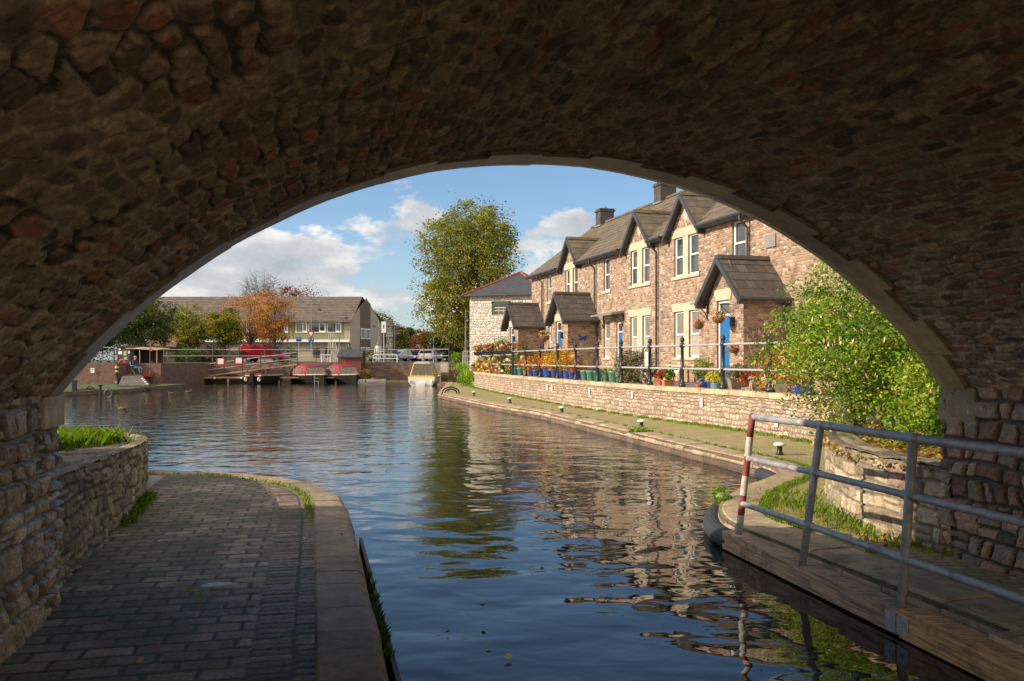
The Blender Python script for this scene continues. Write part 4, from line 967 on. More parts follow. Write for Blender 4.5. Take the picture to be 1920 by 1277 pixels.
# ================================================================== foliage
def leaves(C_, size, cols, rng, droop=.3, aspect=.45, flat=.5):
    """C_ (n,3) leaf centres -> rhomb leaves as numpy mesh data"""
    n = len(C_); a = rng.normal(size=(n, 3)); a[:, 2] = a[:, 2]*flat-droop; a /= np.linalg.norm(a, axis=1)[:, None]
    b = rng.normal(size=(n, 3)); b -= a*(a*b).sum(1)[:, None]; b /= np.linalg.norm(b, axis=1)[:, None]
    s = size*rng.uniform(.6, 1.35, n)[:, None]; a = a*s*.5; b = b*s*.5*aspect
    V = np.stack([C_-a, C_+b, C_+a, C_-b], 1).reshape(-1, 3); Fq = np.arange(4*n).reshape(-1, 4)
    return V, Fq, np.repeat(cols, 4, axis=0)
def pick(pal, n, rng, var=.22):
    pal = np.array(pal); c = pal[rng.randint(len(pal), size=n)]; return c*(1+rng.uniform(-var, var, (n, 1)))
def merge(parts):
    V = []; Fq = []; Cc = []; o = 0
    for v, f, c in parts: V.append(v); Fq.append(f+o); Cc.append(c); o += len(v)
    return np.concatenate(V), np.concatenate(Fq), np.concatenate(Cc)
def in_ellipsoids(ells, n, rng, shell=.45):
    w = np.array([e[3]*e[4]*e[5] for e in ells]); k = rng.choice(len(ells), n, p=w/w.sum()); E = np.array(ells)[k]
    d = rng.normal(size=(n, 3)); d /= np.linalg.norm(d, axis=1)[:, None]; r = rng.uniform(shell**3, 1, n)**(1/3)
    return E[:, :3]+d*E[:, 3:6]*r[:, None]
def tree(name, label, base, ells, tr, nleaf, size, pal, seed, group=None, cat='tree', limbs=26, clump=45, csig=.055, shell=.5, twigs=3, bare=0, trunk_top=.75):
    rng = np.random.RandomState(seed); rd = random.Random(seed); H = max(e[2]+e[5] for e in ells)
    T = empty(name, base, rd.uniform(0, 0), label, cat, group)
    cen = np.array(ells[0][:3]); top = Vector((cen[0]*.8, cen[1]*.8, H*trunk_top))
    m = MB(); tp = [Vector((0, 0, -.3)), Vector((rd.uniform(-.02, .02)*H, 0, H*.18)), Vector((cen[0]*.3+rd.uniform(-.02, .02)*H, cen[1]*.3, H*.4)), Vector((cen[0]*.6, cen[1]*.6, H*.6)), top]
    m.tube(tp, [tr*1.25, tr, tr*.75, tr*.45, tr*.12], 8)
    ends = in_ellipsoids(ells, limbs, rng, .55); anchors = []
    for e in ends:
        e = Vector(e); t = min(.95, max(.18, (e.z/H)*.75-.12+rd.uniform(-.08, .08))); i = min(3, int(t*4)); p0 = tp[i].lerp(tp[i+1], t*4-i)
        mid = p0.lerp(e, .5)+Vector((0, 0, -.03*H))+Vector((rd.uniform(-1, 1), rd.uniform(-1, 1), rd.uniform(-.5, 1)))*.03*H
        r0 = tr*.42*(1-t*.5); m.tube([p0, mid, e], [r0, r0*.5, r0*.12], 5, False); anchors += [mid, e, mid.lerp(e, .5)]
        for _ in range(twigs):
            q = mid.lerp(e, rd.uniform(.2, 1)); g = q+Vector((rd.gauss(0, 1), rd.gauss(0, 1), rd.gauss(.3, 1)))*.07*H
            m.tube([q, q.lerp(g, .5)+Vector((0, 0, .01*H)), g], [r0*.28, r0*.16, r0*.05], 4, False); anchors.append(g)
    m.build('trunk', BARK, T)
    nc = max(1, nleaf//clump); cc = in_ellipsoids(ells, nc, rng, shell)
    # pull a part of the clumps to the limb ends so that gaps stay open between them
    A = np.array([tuple(a) for a in anchors]); d2 = ((cc[:, None]-A[None])**2).sum(-1); near = A[d2.argmin(1)]
    f = rng.uniform(0, .75, (nc, 1)); cc = cc*(1-f)+near*f
    pc = pick(pal, nc, rng, .30); sg = csig*H*rng.uniform(.5, 1.4, (nc, 1, 1))
    P = cc[:, None]+rng.normal(size=(nc, clump, 3))*sg*np.array((1, 1, .7)); col = np.repeat(pc, clump, 0)*rng.uniform(.7, 1.35, (nc*clump, 1))
    V, Fq, col = leaves(P.reshape(-1, 3), size, col, rng, .15, .6, .8)
    np_mesh('crown', V, Fq, LEAF, T, col); return T
def world_at(px, py, D): return Vector(((px-960)/F*D, D, ZC+(HY-py)/F*D))

# the big tree behind the whitewashed building
gx = (876-960)/F*76; YG = [(.15, .165, .02), (.19, .20, .022), (.24, .22, .025), (.09, .11, .016), (.26, .22, .03), (.15, .14, .025)]
tree('broadleaf_tree', 'tall yellowing broadleaf tree behind the whitewashed building', (gx, 76, QUAY_Z),
     [(0, 0, 9.2, 4.7, 4.4, 5.0), (.8, 0, 11.0, 3.6, 3.6, 3.5), (-.6, 0, 5.0, 4.3, 3.8, 3.0), (1.0, -.5, 3.2, 4.0, 3, 2.0)], .34, 50000, .20, YG, 5, limbs=70, clump=30, csig=.026, shell=.35, twigs=6, trunk_top=.85)
# trees across the basin, left to right
def simple_tree(name, label, px, D, ytop, ybot, wpx, n, size, pal, seed, zb=QUAY_Z, lean=0, group='autumn trees across the basin', **kw):
    X = (px-960)/F*D; zt = ZC+(HY-ytop)/F*D-zb; z0 = max(ZC+(HY-ybot)/F*D-zb, .3); r = wpx/2/F*D; c = (zt+z0)/2; h = (zt-z0)/2
    rd = random.Random(seed); ells = [(lean, 0, c, r, r*.8, h)] + [(rd.uniform(-.45, .45)*r+lean, rd.uniform(-.3, .3)*r, c+rd.uniform(-.4, .25)*h, r*.62, r*.6, h*.62) for _ in range(3)]
    return tree(name, label, (X, D, zb), ells, max(.10, zt*.022), n, size, pal, seed, group, **kw)
simple_tree('broadleaf_tree', 'dark green tree at the far left bank above the dock hut', 258, 80, 548, 662, 150, 16000, .20, [(.035, .06, .010), (.05, .085, .012), (.10, .11, .014), (.025, .045, .010)], 11)
simple_tree('broadleaf_tree', 'dark green tree partly hidden by the arch at the far left', 168, 74, 575, 665, 120, 12000, .2, [(.035, .055, .012), (.05, .08, .014), (.03, .045, .012)], 10)
simple_tree('purple_leaf_tree', 'thin purplish-leaved small tree in front of the long building', 308, 84, 568, 650, 46, 1500, .17, [(.12, .035, .025), (.20, .07, .035), (.09, .04, .03)], 12, csig=.05)
simple_tree('broadleaf_tree', 'round yellow-green tree before the long building roof', 356, 88, 570, 652, 92, 12000, .18, [(.20, .19, .03), (.26, .24, .05), (.15, .16, .03), (.12, .11, .03)], 13, csig=.045)
simple_tree('broadleaf_tree', 'bright green and yellow tree left of the orange birch', 421, 86, 576, 650, 72, 9000, .19, [(.10, .12, .012), (.20, .17, .015), (.05, .08, .010), (.24, .17, .015)], 14)
simple_tree('birch_tree', 'tall thin orange birch with a bare top behind the van', 470, 92, 533, 648, 84, 5200, .15, [(.40, .15, .025), (.48, .22, .04), (.30, .12, .03), (.26, .17, .04)], 15, csig=.035, twigs=7, limbs=36)
simple_tree('birch_tree', 'orange-leaved birch beside the long building windows', 515, 90, 545, 650, 82, 7200, .16, [(.42, .13, .025), (.34, .16, .03), (.25, .16, .03), (.22, .10, .03)], 16, csig=.035, twigs=6, limbs=36)
simple_tree('bare_tree', 'leafless grey tree rising above the roof behind the birches', 488, 130, 504, 600, 92, 1200, .10, [(.22, .13, .09), (.16, .10, .08)], 17, twigs=14, limbs=60, csig=.03)
simple_tree('beech_tree', 'dark russet tree behind the roof ridge of the long building', 548, 150, 530, 640, 104, 12000, .30, [(.16, .055, .02), (.22, .08, .025), (.12, .05, .02)], 18)
simple_tree('broadleaf_tree', 'yellow-green tree behind the stone pillar on the right quay', 707, 130, 584, 662, 74, 9000, .26, [(.13, .13, .02), (.18, .16, .03), (.09, .10, .02)], 19)
simple_tree('broadleaf_tree', 'green-yellow tree between the pillar and the small shed', 740, 136, 600, 662, 44, 5000, .26, [(.16, .14, .02), (.10, .10, .02)], 20)
simple_tree('conifer_tree', 'dark green tree on the skyline above the parked cars', 763, 150, 608, 664, 40, 6000, .28, [(.03, .045, .015), (.04, .06, .02)], 21)
simple_tree('broadleaf_tree', 'brown autumn tree left of the big yellowing tree', 800, 104, 616, 664, 62, 8000, .22, [(.13, .06, .02), (.17, .08, .025), (.10, .08, .02)], 22)
simple_tree('broadleaf_tree', 'dark bushy tree at the foot of the big yellowing tree', 850, 92, 600, 672, 90, 12000, .22, [(.04, .06, .012), (.06, .07, .015), (.03, .045, .01)], 23)
simple_tree('conifer_tree', 'dark hedge-like tree between the building gable and the pillar', 688, 150, 612, 668, 40, 5000, .28, [(.035, .05, .015), (.05, .065, .018)], 24)

def bushlump(name, label, loc, rad, n, size, pal, seed, group=None, cat='bush', flowers=None, droop=.1, stem=True, single=True, parent=None, shell=.2, mat=None):
    rng = np.random.RandomState(seed); e = [(0, 0, rad[2], rad[0], rad[1], rad[2])]
    nc = max(4, n//18); cc = in_ellipsoids(e, nc, rng, shell); pc = pick(pal, nc, rng, .25)
    P = (cc[:, None]+rng.normal(size=(nc, 18, 3))*np.mean(rad)*.16).reshape(-1, 3); P[:, 2] = np.abs(P[:, 2]); col = np.repeat(pc, 18, 0)*rng.uniform(.75, 1.3, (nc*18, 1))
    parts = [leaves(P, size, col, rng, droop)]
    if flowers:
        fn, fs, fp = flowers; Pf = in_ellipsoids([(0, 0, rad[2], rad[0]*1.05, rad[1]*1.05, rad[2]*1.05)], fn, rng, .8); parts.append(leaves(Pf, fs, pick(fp, fn, rng, .1), rng, 0, .9, 1))
    V, Fq, Cc = merge(parts)
    o = np_mesh(name, V, Fq, LEAF, parent, Cc)
    o.location = loc
    if parent is None: tag(o, label, cat, group)
    return o

# ---- the big flowering fuchsia at the bridge foot
def fuchsia():
    rng = np.random.RandomState(77); rd = random.Random(77); base = Vector((5.48, 11.6, .93)); T = empty('fuchsia_bush', tuple(base), 0, 'huge arching green bush with hanging pale pink flowers beside the arch', 'bush')
    st = MB(); L = []; LC = []; Fl = []; FC = []
    palL = [(.13, .23, .016), (.18, .29, .022), (.09, .17, .014), (.24, .32, .03), (.06, .11, .014), (.33, .36, .05), (.12, .20, .02)]
    lobes = [((-.15, .2), (1.22, 1.9), 3.0), ((-.42, 1.0), (1.0, 1.4), 2.55), ((.55, -1.0), (1.2, 1.6), 1.95), ((-.15, -1.6), (.9, 1.0), 1.25), ((.45, 1.7), (1.4, 1.5), 2.75), ((-.80, 1.9), (.65, .8), 2.75), ((-.25, -2.0), (.8, .8), .75)]
    clus = [(rd.choice((0, 0, 0, 1, 1, 2, 2, 3, 4, 5, 6)), rd.uniform(0, 2*math.pi), rd.uniform(.15, 1)**.6) for _ in range(140)]
    for i in range(740):
        q_ = clus[rd.randrange(140)]; (cx, cy), (rx, ry), H = lobes[q_[0]]
        a = q_[1]+rd.gauss(0, .13); rr = min(1.02, max(.1, q_[2]+rd.gauss(0, .05)))
        p0 = Vector((max(cx, -.05)+abs(rd.gauss(0, .35)), cy*.8+rd.gauss(0, .4), rd.uniform(0, .35)))
        hz = H*rd.uniform(.75, 1.06)*math.sqrt(max(.05, 1-(rr*.92)**2))
        tip = Vector((cx+rx*rr*math.cos(a), cy+ry*rr*math.sin(a), hz))
        if rd.random() < .42: tip.z = H*rd.uniform(.05, .7)
        mid = p0.lerp(tip, .55)+Vector((0, 0, .28+.25*rd.random())); end = tip+Vector((rx*.22*math.cos(a), ry*.22*math.sin(a), -rd.uniform(.05, .38)))
        pts = []
        for k in range(11):
            t = k/10
            q = (1-t)**3*p0+3*(1-t)**2*t*mid+3*(1-t)*t*t*tip+t**3*end; pts.append(q)
        if i % 3 == 0: st.tube(pts[::2], [.012, .010, .008, .006, .004, .002], 4, False)
        tone = np.array(palL[rd.randrange(len(palL))])
        for k in range(1, 11):
            q = pts[k]
            for _ in range(15):
                sg = .085
                L.append((q.x+rd.gauss(0, sg), q.y+rd.gauss(0, sg), q.z+rd.gauss(0, sg*.8))); LC.append(tone*rd.uniform(.65, 1.45))
            if rd.random() < .34*(k/10):
                for _ in range(rd.choice((2, 3, 4))):
                    Fl.append((q.x+rd.gauss(0, .05), q.y+rd.gauss(0, .05), q.z-.06-rd.random()*.06)); FC.append(rd.choice(((.70, .46, .36), (.62, .36, .30), (.74, .55, .46), (.55, .24, .24))))
    L = np.array(L); L[:, 2] = np.maximum(L[:, 2], .02)
    V, Fq, col = leaves(L, .056, np.array(LC), rng, .35, .5, .7); np_mesh('foliage', V, Fq, LEAF, T, col)
    Fl = np.array(Fl); a = leaves(Fl, .068, np.array(FC), rng, 4, .34, .3); np_mesh('flowers', *a[:2], PETAL, T, a[2]); tag(T.children[-1], kind='stuff')
    st.build('stems', BARK, T)
fuchsia()
# leaf litter and weeds on the bed below it
rng = np.random.RandomState(5)
def scatter(name, poly_pts, n, size, pal, z, seed, kind='stuff', flat=.15):
    rng = np.random.RandomState(seed); P = np.array(poly_pts); i = rng.randint(len(P), size=n); P = P[i]+rng.normal(size=(n, 2))*.16
    Q = np.concatenate([P, np.full((n, 1), z)+rng.uniform(0, .03, (n, 1))], 1); V, Fq, c = leaves(Q, size, pick(pal, n, rng, .3), rng, 0, .7, flat)
    return tag(np_mesh(name, V, Fq, LEAF, None, c), kind=kind)
def blades(name, pts, n, h, pal, seed, spread=.12, z=0, wid=.012, zf=None):
    """grass tufts: narrow bent triangles"""
    rng = np.random.RandomState(seed); P = np.array(pts); i = rng.randint(len(P), size=n); b = np.zeros((n, 3)); b[:, :2] = P[i][:, :2]+rng.normal(size=(n, 2))*spread; b[:, 2] = P[i][:, 2] if P.shape[1] > 2 else z
    a = rng.uniform(0, 2*np.pi, n); hh = h*rng.uniform(.4, 1.25, n); ln = rng.uniform(.1, .8, n)*hh; w_ = np.stack([np.cos(a+1.57), np.sin(a+1.57), np.zeros(n)], 1)*wid/2
    tip = b+np.stack([np.cos(a)*ln, np.sin(a)*ln, hh], 1); mid = b+np.stack([np.cos(a)*ln*.3, np.sin(a)*ln*.3, hh*.6], 1)
    V = np.stack([b-w_, b+w_, mid+w_*.7, tip, mid-w_*.7], 1).reshape(-1, 3); Fq = np.arange(5*n).reshape(-1, 5)
    return tag(np_mesh(name, V, Fq, LEAF, None, np.repeat(pick(pal, n, rng, .3), 5, 0)), kind='stuff')
GR = [(.13, .24, .012), (.19, .30, .02), (.09, .17, .010), (.25, .32, .04)]
lp = [(-4.9-.0+rng.normal()*.0+u*(-1.6), 9.35+v*1.9, .90) for u in np.linspace(0, 1, 10) for v in np.linspace(-.9, .55, 12)]
lp = [(x-.0-.25*max(0, (9.6-y)*-.2), y, z) for x, y, z in lp]
blades('grass', lp, 16000, .21, GR, 3, .14, wid=.008)
wl = [p for k, p in enumerate(poly_offset(LWALL[4:30], -.06)) if k % 5 in (0, 1, 3) or k > 18]; blades('grass', [(p[0], p[1], PATH_Z) for p in wl[6:]], 700, .09, GR, 4, .045, wid=.007)
blades('grass', [(3.55, 8.9, PATH_Z), (3.5, 9.2, PATH_Z), (3.45, 8.6, PATH_Z), (3.3, 9.7, PATH_Z), (3.45, 10, PATH_Z), (3.4, 9.4, PATH_Z), (3.5, 8.3, PATH_Z), (3.62, 7.9, PATH_Z), (3.72, 7.6, PATH_Z), (3.2, 10.0, PATH_Z), (3.5, 10.6, PATH_Z)], 1500, .08, GR, 6, .19, wid=.007)
e1 = [(p[0], p[1], PATH_Z) for p in poly_offset(KRs, .50)[10:100]]; blades('grass', e1, 5000, .045, GR, 7, .035, wid=.010)
e2 = [(p[0], p[1], PATH_Z) for p in poly_offset(RWs, -.12)]; blades('grass', e2, 9000, .06, GR, 8, .10, wid=.014)
e3 = [(p[0], p[1], PATH_Z) for p in poly_offset(KLs, .43) if 9 < p[1] < 12.8]; blades('grass', e3, 700, .05, GR, 9, .03, wid=.008)
scatter('fallen_leaves', [(p[0]+.15+.3*k, p[1]) for p in LOWRs[10:40] for k in (0, 1, 2, 3)], 3200, .06, [(.32, .17, .05), (.24, .11, .03), (.38, .25, .09), (.20, .16, .04)], .95, 12)
scatter('fallen_leaves', [(3.4, 8.2), (3.3, 8.8), (3.5, 7.8), (3.2, 9.3), (3.1, 9.9)], 260, .045, [(.35, .22, .06), (.28, .14, .05)], PATH_Z, 13)
scatter('fallen_leaves', [(-2.2, 6), (-2.5, 7.4), (-1.9, 8.2), (-2.9, 8.6), (-2.2, 9.6), (-2.0, 5.2), (-2.7, 5.5), (-2.2, 4.9)], 26, .05, [(.22, .10, .05), (.30, .16, .08)], PATH_Z+.006, 14)
scatter('floating_leaves', [(-.2, 5.6), (-.1, 6.6), (.6, 6.4), (.4, 5.6), (1.5, 6.0), (.2, 7.9), (1.3, 8), (-.4, 6.1), (1.1, 5.4), (.9, 10), (2, 12)], 11, .05, [(.55, .42, .28), (.40, .26, .14)], .004, 15, flat=.02)
blades('grass', [(p[0], p[1], .07) for p in poly_offset(KLs, -.035) if 5.2 < p[1] < 7.6], 900, .09, [(.05, .10, .01), (.08, .14, .012)], 10, .012, wid=.012)
bushlump('weed', 'small bright green weed sprouting from the stones of the right kerb over the fender', (2.56, 10.32, .20), (.13, .16, .10), 260, .06, [(.16, .28, .03), (.22, .33, .05)], 31, cat='weed')

# ================================================================== right-hand tube railing on its timber beam
rl = empty('tube_railing', (2.5, 7.25, PATH_Z), 0, 'leaning galvanised tube railing along the water at the right foreground', 'railing'); og = (2.5, 7.25, PATH_Z)
ax = Vector((.2253, -.9743, 0)); outw = Vector((.9743, .2253, 0))
posts = [(Vector((2.22, 8.35, PATH_Z-.02)), Vector((2.345, 8.33, 1.385)), True), (Vector((2.47, 7.26, .19)), Vector((2.635, 7.28, 1.39)), False), (Vector((2.745, 6.02, .17)), Vector((2.845, 6.05, 1.39)), False),
         (Vector((3.02, 4.78, .17)), Vector((3.12, 4.8, 1.39)), False), (Vector((3.30, 3.5, .17)), Vector((3.40, 3.5, 1.39)), False)]
RED = pm('red_paint', (.28, .07, .05), .75, var=.25, scale=20, bmp=.2); WPAINT = pm('chipped_white_paint', (.62, .58, .52), .7, var=.2, scale=25, bmp=.3, dirt=(.35, .28, .22))
for a, b_, banded in posts:
    m = MB(og)
    if banded:
        n = 6
        for k in range(n): m.mi = 1 if k % 2 else 0; m.tube([a.lerp(b_, k/n), a.lerp(b_, (k+1)/n)], .034, 12, k in (0, n-1))
        m.build('post', [WPAINT, RED], rl, smooth=True)
    else: m.tube([a, b_], .033, 12); m.build('post', GALV, rl, smooth=True)
for f, rr in ((1.0, .033), (.648, .028), (.25, .028)):
    m = MB(og); pts = []
    for i, (a, b_, bd) in enumerate(posts):
        zz = {1.0: 1.39, .648: .985, .25: .54}[f]; t = (zz-a.z)/(b_.z-a.z); q = a.lerp(b_, t); pts.append(q)
    if f == 1.0: pts[0] = pts[0]+Vector((0, .02, 0))
    m.tube(pts, rr, 12)
    for q in pts[1:]: m.tube([q-ax*.07, q+ax*.07], rr+.006, 12)
    m.mi = 1; m.tube([pts[0], pts[0].lerp(pts[1], .04)], rr+.001, 12); m.mi = 0
    m.build('rail', [GALV, RED if f == 1.0 else WPAINT], rl, smooth=True)

def timber(name, col):
    m, t, b, o = new_mat(name); oc = t.new('ShaderNodeTexCoord').outputs['UV']; mp = t.new('ShaderNodeMapping'); t.link(oc, mp.inputs[0]); mp.inputs['Scale'].default_value = (1.2, 22, 1)
    n = t.noise(mp.outputs[0], 1.6, 7, .7, .15); n2 = t.noise(oc, 3.5, 6, .7); kn = t.new('ShaderNodeTexVoronoi'); t.link(oc, kn.inputs['Vector']); kn.inputs['Scale'].default_value = 3.1
    c = t.ramp(n, ((.36, tuple(q*.35 for q in col)), (.5, col), (.62, tuple(min(1, q*1.45) for q in col)))); c = t.mix(t.ss(n2, .48, .66, 0, .75), c, tuple(q*.4 for q in col)+(1,))
    c = t.mix(t.ss(kn.outputs['Distance'], .075, .03, 0, .85), c, (.04, .028, .02, 1)); t.link(c, b.inputs['Base Color']); b.inputs['Roughness'].default_value = .8
    bump(t, b, n, .6, .01); return m
bm = empty('timber_beam', (2.4, 7.6, 0), 0, 'long weathered timber fender beam lying along the water below the tube railing', 'beam'); og2 = (2.4, 7.6, 0)
ax2 = Vector((.71, -3.58, 0)).normalized()
def beam_piece(name, t0, t1, w, z0, z1, off, mat):
    m = MB(og2); s_ = Vector((2.16, 8.74, 0)); a = s_+ax2*t0+outw*off; b_ = s_+ax2*t1+outw*off; P = []
    for z in (z0, z1): P.append([(a.x, a.y, z), (b_.x, b_.y, z), ((b_+outw*w).x, (b_+outw*w).y, z), ((a+outw*w).x, (a+outw*w).y, z)])
    m.hexa(P[0], P[1]); return m.build(name, mat, bm, bevel=.006)
beam_piece('beam', 0, 2.83, .17, .015, .20, -.01, timber('grey_timber', (.52, .32, .19)))
beam_piece('beam', 2.84, 8.5, .18, .01, .215, -.015, timber('new_timber', (.70, .38, .15)))
beam_piece('packing_plank', 3.55, 4.45, .20, .217, .262, .10, timber('plank_timber', (.62, .43, .24)))
for k in (0, 1):
    m = MB(og2); s_ = Vector((2.16, 8.74, 0))+ax2*(2.70+k*.13)-outw*.027; e_ = s_+ax2*.11; m.hexa([(s_.x, s_.y, .04), (e_.x, e_.y, .04), (e_.x+.01, e_.y, .04), (s_.x+.01, s_.y, .04)], [(s_.x, s_.y, .17), (e_.x, e_.y, .17), (e_.x+.01, e_.y, .17), (s_.x+.01, s_.y, .17)])
    for j in range(3): q = s_+ax*(.02+.035*j); m.ball((q.x-.002, q.y, .07+.035*j), .009, 6)
    m.build('metal_plate', GALV, bm)
RUBR = pm('black_rubber', (.045, .045, .047), .6, var=.25, scale=9, bmp=.15)
for nm, i0, i1, lab in (('rubber_fender', 74, 97, 'thick black rubber fender curled round the near right kerb'), ('rubber_fender', 44, 62, 'black rubber fender tucked under the kerb at the corner of the inlet')):
    P = [p for p in KRs if (8.75 < p[1] < 10.7 and p[0] < 2.8)] if i0 == 74 else [p for p in KRs if 12.2 < p[1] < 13.9]
    P = resample(poly_offset(smooth_line(P, 2), -.07), .12); m = MB((P[0][0], P[0][1], .1)); m.tube([(p[0], p[1], .095) for p in P], .105, 14)
    for p in P[2::5]: m.ball((p[0]-.09, p[1]-.05, .10), .016, 6)
    tag(m.build(nm, RUBR, None, smooth=False, loc=(P[0][0], P[0][1], .1)), lab, 'fender')

# ================================================================== towpath mooring bollards
def at_path(px, py, z=PATH_Z): D = (ZC-z)*F/(py-HY); return ((px-960)/F*D, D, z)
blabs = ['mooring bollard at the near bend of the towpath behind the tube railing', 'second mooring bollard from the tube railing, beside a weed tuft', 'third mooring bollard from the tube railing on the straight kerb', 'fourth mooring bollard from the tube railing on the straight kerb', 'farthest mooring bollard on the kerb near the mooring hoop']
for (px, py), lab in zip([(1462, 852), (1202.7, 803), (1053.5, 774.5), (956, 755.5), (888.8, 742)], blabs):
    x, y, z = at_path(px, py); e = empty('mooring_bollard', (x, y, PATH_Z), 0, lab, 'bollard', 'mooring bollards along the towpath kerb')
    m = MB(); m.lathe([(.075, 0), (.07, .02), (.05, .04), (.045, .13), (.06, .15)], n=14); m.build('stem', BLACKP, e, smooth=True)
    m = MB(); m.lathe([(.05, .15), (.10, .155), (.112, .175), (.10, .20), (.05, .215), (.005, .22)], n=16); m.build('cap', pm('bollard_white', (.72, .70, .66), .6, var=.15, dirt=(.4, .36, .3)), e, smooth=True)
m = MB(); x, y, z = at_path(845, 738)
m.tube([(math.cos(a)*.42, .1*math.cos(a), .32*math.sin(a)) for a in np.linspace(0, math.pi, 12)], .035, 6); m.tube([(math.cos(a)*.30, .1*math.cos(a)+.1, .22*math.sin(a)) for a in np.linspace(0, math.pi, 12)], .035, 6); m.tube([(-.42, -.1, 0), (-.42, -.1, -.5)], .04, 6)
tag(m.build('mooring_hoop', BLACKP, None, smooth=True, loc=(x, y, PATH_Z)), 'black curved ladder hoops at the far corner of the stone kerb', 'ladder hoop')
bushlump('weed', 'low green weed tuft on the towpath beside a mooring bollard', (2.95, 19.9, PATH_Z), (.25, .25, .05), 300, .06, GR, 32, cat='weed')

# ================================================================== terrace railing
RWr = resample(RWs, .1); RCx = np.array([p[0] for p in RWr]); RCy = np.array([p[1] for p in RWr])
def wallpt(px, back=.2):
    """point on the wall line (shifted towards the houses) seen at that column"""
    Q = np.array(poly_offset(RWr, back)); k = (px-960)/F; d = Q[:, 0]-k*Q[:, 1]
    i = int(np.argmin(np.abs(d))); return Vector((Q[i, 0], Q[i, 1], WALL_Z))
tr_ = empty('terrace_railing', tuple(wallpt(1200)), 0, 'long railing of black ball-topped posts and pale rails on the terrace wall', 'railing'); o4 = tuple(wallpt(1200))
postpx = [961.7, 986.3, 1013.3, 1045.2, 1079.7, 1121, 1165.5, 1218, 1280.7, 1354, 1443.3, 1519.7]
PP = [wallpt(p) for p in postpx]; PP.append(PP[-1]+(PP[-1]-PP[-2])*1.05)
proto = None
for p in PP:
    if proto is None:
        m = MB(); m.lathe([(.095, 0), (.095, .06), (.07, .10), (.05, .14), (.046, .44), (.064, .46), (.064, .54), (.046, .56), (.043, 1.07), (.075, 1.09), (.075, 1.17), (.05, 1.19), (.035, 1.22), (.06, 1.25), (.066, 1.29), (.05, 1.34), (.015, 1.36), (.015, 1.39), (.001, 1.40)], n=12)
        proto = m.build('post', BLACKP, tr_, smooth=True); q = proto
    else: q = proto.copy(); C.objects.link(q); q.parent = tr_
    q.location = p-Vector(o4)
for z in (1.13, .50):
    m = MB(o4); m.tube([p+Vector((0, 0, z)) for p in PP], .028, 8); m.build('rail', RAILG, tr_, smooth=True)
# the older railing with flower troughs at the far end
pp = [wallpt(x, .12) for x in (897, 920.7, 939.8, 961.0)]
r2 = empty('planter_railing', tuple(pp[1]), 0, 'short black railing at the far end of the terrace carrying flower troughs', 'railing')
for p in pp:
    m = MB(tuple(pp[1])); m.tube([p, p+Vector((0, 0, 1.0))], .05, 8); m.build('post', BLACKP, r2)
for z in (.5, .98):
    m = MB(tuple(pp[1])); m.tube([p+Vector((0, 0, z)) for p in pp], .03, 6); m.build('rail', RAILG, r2)
FLP = [(.75, .35, .35), (.80, .55, .5), (.55, .08, .12), (.85, .78, .7), (.80, .60, .1), (.6, .15, .1)]
MIXG = [(.14, .16, .03), (.20, .14, .04), (.26, .10, .05), (.16, .18, .05)]
def planter(name, label, loc, kind, pw, ph, potm, frad, n, lsize, pal, seed, cat='potted plant', group=None, flowers=None, fz=None, rz=0):
    e = empty(name, tuple(loc), rz, label, cat, group); m = MB()
    r = pw/2
    if kind == 'round': m.lathe([(r*.62, 0), (r*.66, .01), (r*.92, ph*.82), (r, ph*.84), (r*1.02, ph*.98), (r*.90, ph), (r*.86, ph*.9), (.001, ph*.88)], n=18)
    elif kind == 'bowl': m.lathe([(r*.55, 0), (r*.85, ph*.25), (r*1.0, ph*.6), (r*.97, ph*.85), (r*1.04, ph*.9), (r*1.04, ph), (r*.9, ph), (r*.88, ph*.9), (.001, ph*.88)], n=20)
    elif kind == 'trough':
        a, b_ = pw/2, pw*.22; m.hexa([(-a*.85, -b_*.8, 0), (a*.85, -b_*.8, 0), (a*.85, b_*.8, 0), (-a*.85, b_*.8, 0)], [(-a, -b_, ph), (a, -b_, ph), (a, b_, ph), (-a, b_, ph)]); m.box(-a*1.04, a*1.04, -b_*1.1, b_*1.1, ph-.03, ph+.004)
    elif kind == 'square':
        a = pw/2; m.hexa([(-a*.66, -a*.66, 0), (a*.66, -a*.66, 0), (a*.66, a*.66, 0), (-a*.66, a*.66, 0)], [(-a, -a, ph), (a, -a, ph), (a, a, ph), (-a, a, ph)]); m.box(-a*1.05, a*1.05, -a*1.05, a*1.05, ph-.05, ph+.003)
    m.build('pot', potm, e, smooth=kind in ('round', 'bowl'))
    if n:
        o = bushlump('foliage', None, (0, 0, (ph*.85 if fz is None else fz)), frad, n, lsize, pal, seed, parent=e, flowers=flowers)
    return e
POTG = pm('green_glaze', (.10, .24, .16), .35, var=.12, scale=4, bmp=.08); POTT = pm('teal_glaze', (.06, .22, .21), .3, var=.12, scale=4, bmp=.08)
POTB = pm('blue_glaze', (.025, .06, .30), .2, var=.2, scale=4, bmp=.05, coat=.6); TERRA = pm('terracotta', (.48, .17, .075), .85, var=.15, scale=6, bmp=.2)
PSTONE = pm('cast_stone', (.34, .29, .21), .95, var=.3, scale=16, bmp=.8, dirt=(.2, .16, .1)); BASK = pm('wicker', (.20, .10, .045), .9, var=.4, scale=60, bmp=.8); GREYP = pm('grey_planter', (.18, .20, .22), .6)
